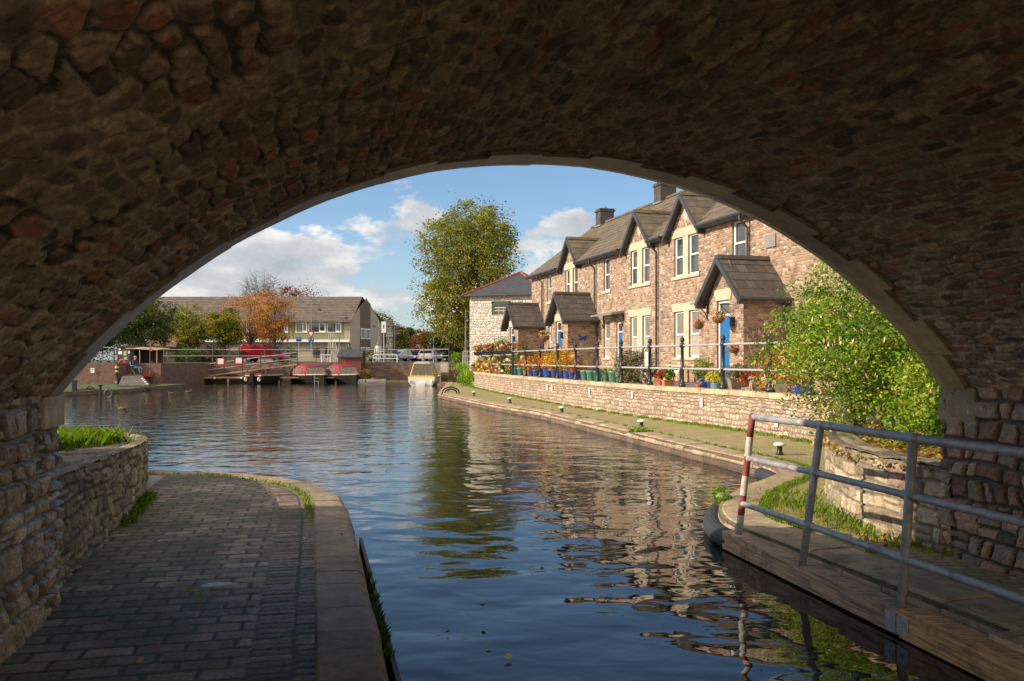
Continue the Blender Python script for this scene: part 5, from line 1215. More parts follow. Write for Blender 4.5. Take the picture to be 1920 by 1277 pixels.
ORG = [(.46, .15, .025), (.52, .22, .035), (.38, .09, .025), (.40, .26, .04), (.26, .20, .03)]; REDF = [(.36, .035, .03), (.45, .08, .04), (.28, .05, .03), (.38, .16, .04)]; YEL = [(.45, .42, .05), (.52, .45, .08), (.30, .32, .05)]; DG = [(.07, .11, .02), (.11, .16, .03), (.05, .08, .02)]; SHR = [(.10, .12, .035), (.16, .15, .06), (.07, .09, .03), (.20, .16, .09)]
PG = 'glazed pots in a row behind the terrace railing'
rows = [ # px, back, kind, w, h, mat, foliage radii, n, leaf, palette, label
 (967, .45, 'round', .42, .42, POTT, (.32, .32, .24), 400, .10, MIXG, 'teal pot with a pale spiky plant, farthest of the glazed pots'),
 (977, .45, 'round', .44, .42, POTT, (.3, .3, .22), 400, .10, MIXG, 'teal pot next to the small terracotta pots at the far end'),
 (985.5, .42, 'round', .26, .28, TERRA, (.3, .3, .35), 500, .10, ORG, 'small terracotta pot with an orange maple at the far end'),
 (992, .42, 'round', .26, .30, TERRA, (.3, .3, .35), 500, .10, ORG, 'small terracotta pot left of the blue pot row'),
 (999, .5, 'round', .46, .36, POTB, (.36, .36, .28), 600, .10, ORG, 'blue pot with orange foliage, first of the blue row from the far end'),
 (1007, .45, 'round', .46, .36, POTB, (.35, .35, .34), 600, .10, MIXG, 'blue pot with green and orange leaves, second of the blue row from the far end'),
 (1019, .7, 'round', .50, .44, POTB, (.5, .5, .36), 1200, .11, ORG, 'blue pot with a tall orange maple behind the third railing post'),
 (1029, .5, 'bowl', .52, .42, POTB, (.45, .45, .30), 1000, .11, ORG, 'dark blue wide pot with a red-orange maple'),
 (1042, .5, 'round', .46, .42, POTB, (.42, .42, .38), 1000, .11, YEL+ORG, 'blue pot with a yellow and orange maple'),
 (1055, .7, 'round', .46, .42, POTB, (.5, .5, .46), 1300, .11, ORG+YEL, 'blue pot with a broad golden maple behind the railing'),
 (1064, .45, 'round', .42, .44, POTB, (.34, .34, .26), 600, .10, ORG, 'bright blue pot right of the golden maple'),
 (1074, .45, 'round', .42, .44, POTB, (.34, .34, .25), 600, .10, ORG+MIXG, 'bright blue pot left of a railing post with orange grass'),
 (1085, .6, 'round', .40, .40, POTB, (.34, .34, .24), 550, .10, REDF+ORG, 'darker blue pot, last of the blue row beside the green pots'),
 (1098, .5, 'round', .42, .42, POTG, None, 0, 0, None, 'empty green pot at the far end of the green pots'),
 (1109.5, .45, 'round', .42, .42, POTG, (.2, .2, .06), 100, .08, DG, 'green pot with short leaves left of the sixth railing post'),
 (1119, .62, 'round', .42, .42, POTT, (.2, .2, .06), 100, .08, DG, 'teal pot half behind a railing post'),
 (1137, .5, 'round', .42, .44, POTG, (.26, .26, .08), 160, .08, GR, 'large green pot with cropped bright leaves, left of a pair'),
 (1150.5, .42, 'round', .44, .44, POTG, (.22, .22, .06), 140, .08, GR, 'large green pot with cropped bright leaves, right of a pair'),
 (1162, .55, 'round', .36, .40, POTT, (.15, .15, .06), 80, .07, DG, 'teal pot beside the lilac-flowered shrub'),
]
for i, (px, bk, kd, w_, h_, mt, fr, n, ls, pal, lab) in enumerate(rows):
    p = wallpt(px, bk); p.z = TERR_Z; planter('potted_plant' if n else 'plant_pot', lab, p, kd, w_*.92, h_+.02, mt, fr, n, ls, pal, 100+i, group=PG, cat='potted plant' if n else 'plant pot', flowers=(30, .1, REDF) if 'grass' in lab else None)
bushlump('bush', 'low bright green bush at the outer corner of the terrace wall by the towpath', (-2.95, 54.6, PATH_Z), (.55, .9, .42), 1500, .11, GR, 158)
def P_at(px, bk): p = wallpt(px, bk); p.z = TERR_Z; return p
planter('potted_plant', 'rectangular terracotta trough of upright green leaves beside the downpipe', P_at(1252, .42), 'trough', .34, .24, TERRA, (.20, .14, .20), 500, .09, GR+DG, 140, rz=R(20))
planter('potted_plant', 'tilted terracotta trough with red trailing leaves behind the lilac shrub', P_at(1235, .8), 'trough', .40, .24, TERRA, (.2, .2, .18), 400, .08, REDF+DG, 141, rz=R(70))
planter('potted_plant', 'small round terracotta pot with yellow flowers below the bench', P_at(1308, .40), 'round', .17, .16, TERRA, (.08, .08, .07), 160, .05, YEL+ORG, 142)
planter('potted_plant', 'blue pot with a feathery green bush in front of the bench', P_at(1319, .75), 'bowl', .42, .30, POTB, (.30, .30, .30), 1300, .06, [(.14, .20, .03), (.20, .24, .04)], 143)
planter('potted_plant', 'violet-blue pot half hidden behind the pale blue pot', P_at(1333, .6), 'round', .26, .30, pm('violet_glaze', (.09, .07, .34), .3), (.2, .2, .15), 200, .07, DG, 144)
planter('potted_plant', 'pale grey-blue pot with yellow-green leaves by the tenth railing post', P_at(1342, .40), 'bowl', .25, .22, pm('pale_blue_glaze', (.16, .25, .28), .35), (.24, .22, .20), 700, .07, YEL, 145, flowers=(20, .05, ORG))
planter('potted_plant', 'square cast stone planter with dark green leaves in front of the blue door', P_at(1381, .70), 'square', .44, .36, PSTONE, (.35, .3, .22), 900, .07, DG+MIXG, 146)
planter('potted_plant', 'tall cast stone planter with red leaves near the dog statue', P_at(1462, .45), 'square', .34, .36, PSTONE, (.34, .3, .36), 1300, .08, REDF+ORG, 147)
planter('potted_plant', 'small wicker basket pot of yellow leaves beside the dog statue', P_at(1428, .36), 'round', .20, .17, BASK, (.12, .12, .08), 200, .05, YEL+ORG, 148)
planter('potted_plant', 'big glossy blue bowl pot with red and yellow flowers under the fuchsia', P_at(1500, .36), 'bowl', .38, .26, POTB, (.26, .24, .22), 800, .06, YEL+DG+REDF, 149, flowers=(60, .06, [(.7, .05, .08), (.8, .3, .1)]))
planter('potted_plant', 'small brown terracotta pot right of the big blue bowl', P_at(1541, .36), 'round', .23, .15, pm('brown_terracotta', (.24, .08, .04), .8), (.1, .1, .06), 120, .05, DG, 150)
planter('potted_plant', 'white urn of pale flowers between the trellis and the railing post', P_at(1439, 1.0), 'round', .34, .42, WHITE, (.26, .26, .18), 500, .07, DG, 151, flowers=(60, .07, [(.85, .8, .78), (.7, .1, .15)]))
bushlump('lilac_shrub', 'wide grey-green shrub dotted with lilac flowers behind the railing', tuple(P_at(1192, .75)), (.66, .45, .56), 5200, .075, SHR, 160, cat='shrub', flowers=(240, .06, [(.42, .30, .55), (.55, .42, .62), (.75, .65, .72)]))
bushlump('lilac_shrub', 'tall narrow lilac aster clump touching the railing post', tuple(P_at(1212, .5)), (.18, .2, .42), 800, .06, SHR, 161, cat='shrub', flowers=(160, .06, [(.45, .32, .6), (.6, .5, .7)]))
bushlump('nandina', 'low dark red-leaved bush between the stone planters', tuple(P_at(1406, .95)), (.42, .35, .28), 1500, .07, REDF, 162, cat='shrub')
bushlump('nandina', 'large red and orange-leaved bush behind the tall stone planter', tuple(P_at(1476, 1.1)), (.62, .5, .50), 3600, .08, REDF+ORG, 163, cat='shrub')
bushlump('flower_clump', 'green clump left of the blue door step', tuple(P_at(1352, 1.1)), (.3, .3, .2), 500, .07, DG+GR, 164, cat='flowers')
q = Vector(hw(21.2, 2.0, TERR_Z)); bushlump('climber', 'bright green bushy climber at the far porch before the whitewashed wall', tuple(Vector(hw(24.2, 1.4, TERR_Z))), (.85, .8, 1.05), 3600, .14, [(.16, .24, .03), (.22, .28, .05), (.10, .16, .02)], 165, cat='climber')
bushlump('rose_bush', 'brown and green shrub against the side of the farthest porch', hw(20.0, 1.7, TERR_Z), (1.0, .6, .85), 2600, .12, [(.12, .07, .03), (.16, .10, .03), (.10, .11, .03)], 166, cat='shrub')
bushlump('rose_bush', 'russet and green bush in front of the farthest porch wall', hw(18.6, 2.3, TERR_Z), (.7, .5, .55), 1500, .11, [(.20, .10, .04), (.12, .13, .03)], 167, cat='shrub')
bushlump('climber', 'dark green climber between the two far porches', hw(17.2, .9, TERR_Z), (.35, .3, .75), 1400, .10, DG, 168, cat='climber')
# flower troughs at the far end
for i, (px, lab) in enumerate([(903, 'flower trough at the outer corner of the planter railing'), (925, 'flower trough in the middle of the planter railing'), (948, 'dark flower trough at the inner end of the planter railing')]):
    p = wallpt(px, .12); p.z = WALL_Z+.98; planter('flower_trough', lab, p, 'trough', .9, .2, BLACKP, (.52, .28, .22), 700, .12, MIXG, 170+i, cat='flower trough', group='flower troughs on the planter railing', flowers=(70, .13, FLP), rz=R(-20))
for i, px in enumerate(range(888, 960, 9)):
    p = wallpt(px, .25+.2*(i % 2)); p.z = WALL_Z-.05; bushlump('flower_clump', ['pink and yellow flowers hanging over the far corner of the terrace wall', 'yellow rose clump beside the far wall corner', 'pink geranium clump on the far wall top', 'deep red trailing flowers on the far wall top', 'mixed pink flowers in the middle of the far flower bed', 'pale pink flowers behind the planter railing post', 'cream and pink flower clump near the first black railing post', 'green trailing clump spilling over the wall where the coping starts'][i], tuple(p), (.45, .42, .32+.1*(i % 3)), 700, .11, MIXG+GR, 180+i, cat='flowers', group='flowers along the far end of the terrace wall', flowers=(90, .14, [FLP[i % 6], FLP[(i+2) % 6]]))
# hanging baskets with brackets
def basket(label, pos, wallp, r=.17, trough=False, seed=0):
    e = empty('hanging_basket', tuple(pos), 0, label, 'hanging basket', 'hanging baskets and troughs on the house fronts')
    m = MB(); m.lathe([(.001, -r*.85), (r*.5, -r*.75), (r*.85, -r*.4), (r, 0), (r*.9, .01), (.001, .01)], n=14); m.build('basket', BASK, e)
    o = bushlump('flowers', None, (0, 0, -.02), (r*1.1, r*1.1, r*.55), 260, .06, DG+GR, seed, parent=e, flowers=(60, .07, [(.75, .10, .12), (.85, .25, .1), (.85, .5, .1), (.7, .3, .5)]))
    if wallp is not None:
        w_ = Vector(wallp)-Vector(pos); m = MB(); t = Vector((0, 0, .42)); m.tube([t, t+w_], .012, 5); m.tube([t+Vector((0, 0, 0)), Vector((0, 0, 0))], .006, 4); m.tube([t+w_+Vector((0, 0, -.35)), t+w_*.35+Vector((0, 0, -.12)), t+w_*.1], .010, 5); m.build('bracket', BLACKP, e)
s_, D_ = 3.1-.35, 0
basket('hanging flower basket left of the near porch under its gutter end', hw(2.55, .55, 3.16), hw(2.55, .0, 3.16), .19, seed=190)
basket('hanging flower basket in front of the near blue door on the porch', hw(-1.28, 2.0, 3.20), hw(-1.28, 1.52, 3.20), .20, seed=191)
basket('dark hanging bowl of leaves before the second porch door', hw(14.1, 2.3, 3.05), None, .26, seed=192)
basket('hanging basket with white flowers between the two far porches', hw(16.5, .6, 3.0), hw(16.5, 0, 3.0), .24, seed=193)
for i, (pos, lab) in enumerate([((2.15, .12, 2.25), 'wall trough with pink flowers between the window and the near porch'), ((-1.45, 1.62, 2.25), 'wall trough with pink flowers right of the near blue door')]):
    e = empty('wall_trough', hw(*pos), HROT, lab, 'wall trough'); m = MB(); m.lathe([(.05, -.12), (.16, -.02), (.19, .04), (.17, .05), (.001, .05)], n=12, sy=.7); m.build('trough', BASK, e)
    bushlump('flowers', None, (0, 0, .02), (.2, .13, .09), 160, .05, DG, 195+i, parent=e, flowers=(50, .06, [(.7, .2, .4), (.8, .4, .55)]))

# ---- bench, table, chairs, bistro set, trellis, dog statue
def bench():
    e = empty('wooden_bench', hw(1.55, .62, TERR_Z), HROT, 'slatted wooden bench against the wall left of the near porch', 'bench')
    for x in (-.55, .55):
        for y, h in ((-.22, .92), (.24, .62)):
            m = MB(); m.cbox(x, y, 0, .06, .06, h); m.build('leg', WOOD, e)
        m = MB(); m.box(x-.04, x+.04, -.22, .30, .62, .65); m.build('armrest', WOOD, e)
    m = MB()
    for k in range(5): m.box(-.56, .56, -.16+k*.09, -.09+k*.09, .42, .445)
    m.build('seat', WOOD, e); m = MB(); m.box(-.56, .56, -.24, -.20, .88, .95); m.box(-.56, .56, -.24, -.20, .50, .54)
    for k in range(14): m.box(-.50+k*.077, -.46+k*.077, -.235, -.21, .54, .88)
    m.build('backrest', WOOD, e)
bench()
e = empty('garden_table', hw(3.5, .9, TERR_Z), HROT, 'small dark-legged table with a tilted white board on it beside the bench', 'table')
for x in (-.3, .3):
    for y in (-.3, .3): m = MB(); m.cbox(x, y, 0, .05, .05, .55); m.build('leg', WOOD, e)
m = MB(); m.box(-.36, .36, -.36, .36, .55, .58); m.build('tabletop', WOOD, e)
m = MB(); m.M = Matrix.Translation((0, 0, .6)) @ Matrix.Rotation(R(-58), 4, 'X'); m.box(-.42, .42, 0, .5, 0, .03); m.build('white_board', WHITE, e)
e = empty('plastic_chair', hw(4.4, 1.3, TERR_Z), HROT+R(160), 'low white plastic chair left of the garden table', 'chair')
m = MB(); m.box(-.22, .22, -.22, .22, .38, .42); m.build('seat', WHITE, e); m = MB(); m.box(-.22, .22, -.24, -.20, .42, .66); m.build('backrest', WHITE, e)
for x in (-.19, .19):
    for y in (-.19, .19): m = MB(); m.cbox(x, y, 0, .04, .04, .38); m.build('leg', WHITE, e)
e = empty('watering_can', hw(2.7, 1.7, TERR_Z), 0, 'white metal bucket standing under the garden table edge', 'bucket'); m = MB(); m.lathe([(.10, 0), (.14, .3), (.15, .31), (.13, .30), (.001, .28)], n=12); m.build('bucket', WHITE, e); m = MB(); m.tube([(.14*math.cos(a), 0, .3+.14*math.sin(a)) for a in np.linspace(0, math.pi, 9)], .006, 5); m.build('handle', GALV, e)
for i, (s_, lab) in enumerate([(9.9, 'black wire garden chair right of the narrow blue door'), (11.4, 'black wire garden chair left of the narrow blue door')]):
    e = empty('wire_chair', hw(s_, 1.5, TERR_Z), HROT+R(200*i+20), lab, 'chair', 'black wire garden chairs')
    m = MB(); m.lathe([(.22, .42), (.22, .44), (.001, .44)], n=12); m.build('seat', BLACKP, e); m = MB()
    for a_ in np.linspace(-.6, .6, 5): m.tube([(math.sin(a_)*.2, -.2, .44), (math.sin(a_)*.26, -.26, .75), (math.sin(a_)*.14, -.27, .95)], .010, 4)
    m.tube([(.22*math.cos(a_), -.24, .62+.34*math.sin(a_)) for a_ in np.linspace(0, math.pi, 10)], .013, 4); m.build('backrest', BLACKP, e)
    for a_ in (45, 135, 225, 315): m = MB(); m.tube([(.17*math.cos(R(a_)), .17*math.sin(R(a_)), .43), (.22*math.cos(R(a_)), .22*math.sin(R(a_)), 0)], .011, 4); m.build('leg', BLACKP, e)
m = MB()
for fan, (c0, hgt, wd) in enumerate((((0.55, .06), 2.0, .75), ((-.1+1.05, .10), 1.75, .8))):
    n = 6
    for k in range(n):
        t = k/(n-1)*2-1; m.tube([(c0[0]+t*.12, c0[1], .0), (c0[0]+t*wd*.35, c0[1]+.01, hgt*.45), (c0[0]+t*wd*.62, c0[1], hgt*(1-.12*abs(t)))], .011, 4)
    for k in range(8):
        t = k/7*2-1; m.tube([(c0[0]+t*.55*wd, c0[1]+.02, hgt*.95), (c0[0]-t*.3, c0[1]+.02, hgt*.4), (c0[0]-t*.10*wd, c0[1]+.02, .1)], .009, 4)
tag(m.build('willow_trellis', pm('bare_willow', (.34, .20, .13), .8, var=.2), None, loc=hw(-1.86, 0, TERR_Z)), 'fan-shaped bare willow trellis leaning on the near porch side wall', 'trellis'); bpy.data.objects['willow_trellis'].rotation_euler = (0, 0, HROT+R(90))
def dog():
    e = empty('dog_statue', tuple(P_at(1414, .34)), R(200), 'pale stone statue of a sitting dog on the wall coping', 'statue'); e.location.z = WALL_Z; m = MB()
    m.ball((0, 0, .13), .085, 12, 1.25, .85, 1.35); m.ball((.06, 0, .20), .06, 10, 1, .85, 1.4); m.ball((.10, 0, .30), .052, 10, 1.15, .9, 1); m.ball((.155, 0, .285), .028, 8, 1.3, .9, .8); m.ball((-.06, 0, .06), .08, 10, 1, 1.2, .7)
    for y in (-.035, .035): m.tube([(.09, y, .20), (.105, y, .05), (.12, y, .01)], [.028, .02, .024], 8); m.tube([(.08, y*1.4, .33), (.075, y*1.9, .28), (.08, y*1.9, .25)], [.01, .016, .006], 6)
    m.tube([(-.10, 0, .06), (-.17, .03, .03), (-.16, .09, .02)], [.018, .014, .008], 6); m.build('dog', PSTONE, e, smooth=True); m = MB(); m.box(-.2, .2, -.11, .11, -.0, .025); m.build('plinth', PSTONE, e)
dog()
rk = random.Random(8)
for i, (px, r, lab) in enumerate([(1396, .05, 'small pale rock at the coping edge left of the dog statue'), (1402, .07, 'rounded pale rock beside the dog statue')]):
    p = P_at(px, .30); m = MB(); m.ball((0, 0, r*.5), r, 8, 1.2, .9, .8)
    for k in range(len(m.v)): m.v[k] = m.v[k]*(1+rk.uniform(-.12, .12))
    tag(m.build('rock', PSTONE, None, loc=(p.x, p.y, WALL_Z)), lab, 'rock')
# ---- little notices
PAPER = pm('white_sign', (.80, .80, .80), .6, var=.03, bmp=0); INK = pm('ink', (.03, .03, .04), .7, bmp=0); PINK = pm('pinkred_print', (.5, .12, .12), .7, bmp=0); MBLUE = pm('moth_blue', (.02, .05, .22), .4)
def notice(label, p, nrm, w_, h_, rows_, boards=1):
    n = Vector(nrm).normalized(); rz = math.atan2(n.y, n.x)+math.pi/2; e = empty('notice', tuple(p), rz, label, 'sign', None)
    m = MB(); m.box(-w_/2, w_/2, -.006, .006, 0, h_); m.build('board', PAPER, e); m = MB()
    for (x0, x1, z0, z1) in rows_: m.box(x0*w_-w_/2, x1*w_-w_/2, -.0085, -.0065, z0*h_, z1*h_)
    m.build('lettering', INK, e)
    return e
bars = [(.2, .8, .78, .82), (.2, .8, .70, .73), (.25, .75, .3, .33), (.25, .7, .2, .23)]
def wall_face_pt(px):
    Q = np.array(RWr); k = (px-960)/F; i = int(np.argmin(np.abs(Q[:, 0]-k*Q[:, 1]))); a = Q[max(i-3, 0)]; b_ = Q[min(i+3, len(Q)-1)]; t = Vector((b_[0]-a[0], b_[1]-a[1], 0)).normalized(); n = Vector((t.y, -t.x, 0)) if (t.y > 0) == (False) else Vector((-t.y, t.x, 0))
    if n.x > 0: n = -n
    return Vector((Q[i, 0], Q[i, 1], 0)), n
for px, w_, h_, z0, lab, rws in [(1186, .11, .20, .78, 'small white notice on the terrace wall below the lilac shrub', bars+[(.35, .65, .42, .62)]), (1319, .11, .22, .73, 'small white notice on the terrace wall below the bench', bars+[(.35, .65, .42, .62)]),
                         (1105.5, .10, .24, .75, 'narrow white notice on the terrace wall left of the green pots', bars), (1027, .16, .24, .72, 'left of the two adjoining white notices at the far end of the wall', bars+[(.3, .7, .45, .6)]), (1036, .16, .22, .74, 'right of the two adjoining white notices at the far end of the wall', bars), (1459, .12, .17, .46, 'blank pale box cover on the terrace wall behind the railing end', [])]:
    p, n = wall_face_pt(px); p = p+n*.035; p.z = z0; notice(lab, p, n, w_, h_, rws)
p = wallpt(1216, .14); notice('tall white notice strapped to a railing post beside the lilac shrub', (p.x-.05, p.y-.03, WALL_Z+.55), (-.9, -.5, 0), .15, .42, bars+[(.2, .8, .60, .63), (.2, .8, .52, .55)])
for i, (px, lab) in enumerate([(980, 'cream lantern on the rail by the first black posts'), (1076, 'cream lantern behind the rail above the blue pots')]):
    p = wallpt(px, .5); e = empty('garden_lantern', (p.x, p.y, TERR_Z), 0, lab, 'lantern'); m = MB(); m.tube([(0, 0, 0), (0, 0, .75)], .02, 6); m.build('stake', BLACKP, e); m = MB(); m.lathe([(.09, .75), (.10, 1.0), (.001, 1.02)], n=10); m.build('shade', pm('cream_shade', (.6, .45, .2), .6), e)
# blue moth ornament on the second porch wall
e = empty('wall_ornament', hw(13.11, .75, 2.95), HROT-R(90), 'dark blue butterfly ornament on the side wall of the second porch', 'ornament')
for sg in (-1, 1):
    m = MB(); m.prism([(0, -.05), (sg*.10, -.14), (sg*.20, -.05), (sg*.14, .02), (sg*.24, .14), (sg*.08, .10), (0, .02)][::sg], -.012, .012, 'y'); m.build('wing', MBLUE, e)
m = MB(); m.ball((0, -.01, 0), .03, 8, .6, .6, 2.6); m.build('body', MBLUE, e)
# ================================================================== across the basin
def wp(px, D, z): return Vector(((px-960)/F*D, D, z))
CREAM = pm('cream_render', (.36, .30, .23), .9, var=.12, scale=1.2, bmp=.2, dirt=(.40, .33, .25)); OLIVE = pm('olive_panel', (.22, .21, .12), .8, var=.12, scale=1.5); DBRN = pm('brown_cladding', (.13, .085, .06), .85, var=.2, scale=2)
ROOFL = tile_mat('long_roof_tiles', (.16, .125, .10), (.20, .17, .09), .62, .5, .4)
# long two-storey building, gable end to the right
DB = 118.0
lb = empty('long_building', tuple(wp(560, DB, QUAY_Z)), 0, 'long two-storey building with a big pitched roof and olive window panels', 'building')
def LX(px, D=DB): return (px-560)/F*D
x0b, x1b, xg = LX(250), LX(656), LX(681)
zE, zR_, zc = (HY-600)/F*DB+ZC-QUAY_Z, (HY-563)/F*(DB+6)+ZC-QUAY_Z+.5, (HY-640)/F*DB+ZC-QUAY_Z
m = MB(); m.face([(x0b, 0, zc), (x1b, 0, zc), (x1b, 0, zE), (x0b, 0, zE)]); m.build('upper_wall', OLIVE, lb)
m = MB(); m.face([(x0b, 0, -.5), (x1b, 0, -.5), (x1b, 0, zc), (x0b, 0, zc)]); m.face([(x0b, 12, -.5), (x0b, 12, zE), (x0b, 6, zR_-.1), (x0b, 0, zE), (x0b, 0, -.5)][::-1]); m.build('lower_wall', CREAM, lb)
# gable end turned slightly towards us
gA = (x1b, -.02); gB = (LX(686, DB+9.5), 9.5); gm = ((gA[0]+gB[0])/2, (gA[1]+gB[1])/2)
m = MB(); m.face([(x1b-.75, -.06, -.5), (x1b+.02, -.06, -.5), (x1b+.02, -.06, zE), (x1b-.75, -.06, zE)]); m.face([(gA[0]+.02, gA[1], -.5), (gB[0], gB[1], -.5), (gB[0], gB[1], zE-.3), (gm[0], gm[1], zR_-.25), (gA[0]+.02, gA[1], zE-.05)]); m.build('gable_wall', CREAM, lb)
def gpt(t, z, o=.05): return (gA[0]+(gB[0]-gA[0])*t+o, gA[1]+(gB[1]-gA[1])*t-o*.3, z)
m = MB(); m.face([gpt(.30, -.1), gpt(.62, -.1), gpt(.62, zR_-1.0), gpt(.46, zR_-.5), gpt(.30, zR_-1.5)]); m.build('gable_cladding', DBRN, lb)
for (t0, t1, za, zb_) in ((.31, .44, 3.2, 4.7), (.46, .60, 3.2, 4.7), (.31, .44, .4, 2.0), (.46, .60, .4, 2.0)):
    m = MB(); m.face([gpt(t0, za, .09), gpt(t1, za, .09), gpt(t1, zb_, .09), gpt(t0, zb_, .09)]); w_ = m.build('window', WHITE, lb); m = MB(); d_ = (t1-t0)*.12; m.face([gpt(t0+d_, za+.12, .12), gpt(t1-d_, za+.12, .12), gpt(t1-d_, zb_-.12, .12), gpt(t0+d_, zb_-.12, .12)]); m.build('pane', GLASS, w_)
m = MB()
n = 15; rx0, rx1 = x0b-.3, x1b+.35
for i in range(n):
    a, b_ = i/n, (i+1.05)/n; P = [(rx0, -.7+6.7*a, zE-.15+(zR_-zE+.15)*a+.05), (rx1+.35*a, -.7+6.7*a, zE-.15+(zR_-zE+.15)*a+.05), (rx1+.35*b_, -.7+6.7*b_, zE-.15+(zR_-zE+.15)*b_+.01), (rx0, -.7+6.7*b_, zE-.15+(zR_-zE+.15)*b_+.01)]
    m.face(P)
m.face([(rx0, 6.0, zR_), (rx1+.35, 6.0, zR_), (gB[0]+.3, 12.5, zE-.3), (rx0, 12.5, zE-.3)])
m.hexa([(rx0, -.72, zE-.32), (rx1, -.72, zE-.32), (rx1, -.3, zE-.32), (rx0, -.3, zE-.32)], [(rx0, -.72, zE-.08), (rx1, -.72, zE-.08), (rx1, -.3, zE-.0), (rx0, -.3, zE-.0)])
rf = m.build('roof', ROOFL, lb)
m = MB(); m.box(x0b, x1b+.1, -1.0, -.02, zc-.12, zc+.22); m.build('canopy_band', WHITE, lb)
for (pa, pb_) in ((614.6, 634), (580, 604.5), (556, 570), (524, 534), (487, 499), (452, 463), (420, 430), (380, 392), (340, 352)):
    za, zb_ = (HY-622.5)/F*DB+ZC-QUAY_Z, (HY-606)/F*DB+ZC-QUAY_Z; xa, xb = LX(pa), LX(min(pb_+5, pb_+5))
    m = MB(); m.box(xa-.1, xb+.1, -.09, -.02, za-.1, zb_+.1); w_ = m.build('window', WHITE, lb)
    wmid = xb-(xb-xa)*.36; m = MB(); m.box(xa, wmid-.06, -.12, -.095, za+.02, zb_-.02); m.build('pane', GLASS, w_); m = MB(); m.box(wmid+.08, xb-.08, -.12, -.095, za+.2, zb_-.12); m.build('pane', GLASS, w_)
    m = MB(); m.box(xb+.35, xb+.75, -.05, .0, zc+.25, zE-.3); m.build('pilaster', OLIVE, lb)
for k, pa in enumerate(range(300, 652, 22)):
    m = MB(); xa = LX(pa); m.box(xa, xa+1.15, -.05, 0, .3, 2.0); w_ = m.build('shopfront', pm('shop_frame', (.42, .38, .32), .6), lb); m = MB(); m.box(xa+.1, xa+1.05, -.07, -.055, .5, 1.85); m.build('pane', CURT if k % 3 == 0 else GLASS, w_)
m = MB(); m.box(LX(508), LX(536), -1.03, -1.0, zc+.3, zc+1.3); m.build('green_sign', pm('bright_green', (.08, .35, .10), .5), lb)
m = MB(); m.hexa([(LX(508), -1.4, zc-.9), (LX(527), -1.4, zc-.9), (LX(527), -.1, zc-.6), (LX(508), -.1, zc-.6)], [(LX(508), -1.4, zc-.7), (LX(527), -1.4, zc-.7), (LX(527), -.1, zc-.2), (LX(508), -.1, zc-.2)]); m.build('blue_awning', pm('blue_awning', (.05, .18, .35), .6), lb)
m = MB(); m.tube([(LX(597), 6, zR_-.1), (LX(597), 6, zR_+.6)], .06, 6); m.build('roof_vent', GALV, rf)
# pink gabled house behind the trees and the small brick store
hh = empty('gabled_house', tuple(wp(306, 108, QUAY_Z)), 0, 'small house with a pinkish gable behind the thin purple tree', 'house'); m = MB(); m.prism([(-1.8, 0), (1.8, 0), (1.8, 3.4), (0, 5.6), (-1.8, 3.4)], 0, 5, 'y'); m.build('wall', pm('pink_brick', (.42, .20, .13), .9, var=.2), hh); m = MB(); m.hexa([(0, -.3, 5.55), (2.1, -.3, 3.1), (2.1, 5, 3.1), (0, 5, 5.55)], [(0, -.3, 5.75), (2.1, -.3, 3.3), (2.1, 5, 3.3), (0, 5, 5.75)]); m.hexa([(-2.1, -.3, 3.1), (0, -.3, 5.55), (0, 5, 5.55), (-2.1, 5, 3.1)], [(-2.1, -.3, 3.3), (0, -.3, 5.75), (0, 5, 5.75), (-2.1, 5, 3.3)]); m.build('roof', ROOFL, hh)
bs = empty('brick_store', tuple(wp(300, 86, QUAY_Z)), 0, 'low red brick store with a flat tiled roof behind the dock hut', 'building'); m = MB(); m.box(-1.75, 1.5, 0, 4, -.2, 1.5); m.build('wall', BRICKQ, bs); m = MB(); m.hexa([(-1.95, -.3, 1.5), (1.7, -.3, 1.5), (1.7, 4.3, 1.5), (-1.95, 4.3, 1.5)], [(-1.95, -.3, 1.58), (1.7, -.3, 1.58), (1.0, 2, 2.0), (-1.2, 2, 2.0)]); m.build('roof', ROOFL, bs)
for x in (-1.5, .35): m = MB(); m.box(x, x+.4, -.03, 0, .75, 1.2); m.build('blue_sign', pm('pale_blue_sign', (.15, .35, .6), .5), bs)
# low stone wall behind the lawn
m = MB(); a, b_ = wp(250, 91, 0), wp(455, 91, 0); m.box(0, b_.x-a.x, 0, .4, 0, 1.2); tag(m.build('stone_wall', QUAY_W, None, loc=(a.x, 91, QUAY_Z)), 'long low dark stone wall behind the lawn across the basin', 'wall')
bushlump('hedge', 'dark hedge below the orange birches beside the van', tuple(wp(531, 97, QUAY_Z)), (1.7, 1, .9), 1800, .2, DG, 201, cat='hedge')
bushlump('hedge', 'dark bush under the bright green and yellow tree', tuple(wp(392, 88, QUAY_Z)), (1.9, 1, .8), 1600, .18, [(.05, .04, .02), (.07, .06, .02)], 202, cat='bush')
bushlump('hedge', 'dark bush under the round yellow-green tree', tuple(wp(345, 86, QUAY_Z)), (1.6, 1, .75), 1600, .18, DG, 203, cat='bush')
bushlump('bush', 'golden-brown bush left of the man in white', tuple(wp(693, 92, QUAY_Z)), (1.0, .8, .75), 1200, .15, [(.25, .15, .04), (.18, .14, .04)], 204)
bushlump('bush', 'bright green bush at the end of the quay rail below the big tree', tuple(wp(856, 71, QUAY_Z)), (.55, .5, .45), 1100, .12, [(.16, .24, .03), (.12, .18, .03)], 205)
bushlump('hedge', 'dark green hedge behind the quay rail at the far left beside the arch', tuple(wp(180, 75, QUAY_Z)), (3.6, 1.2, 1.75), 4200, .17, [(.035, .05, .012), (.05, .075, .014), (.03, .04, .012)], 207, cat='hedge')
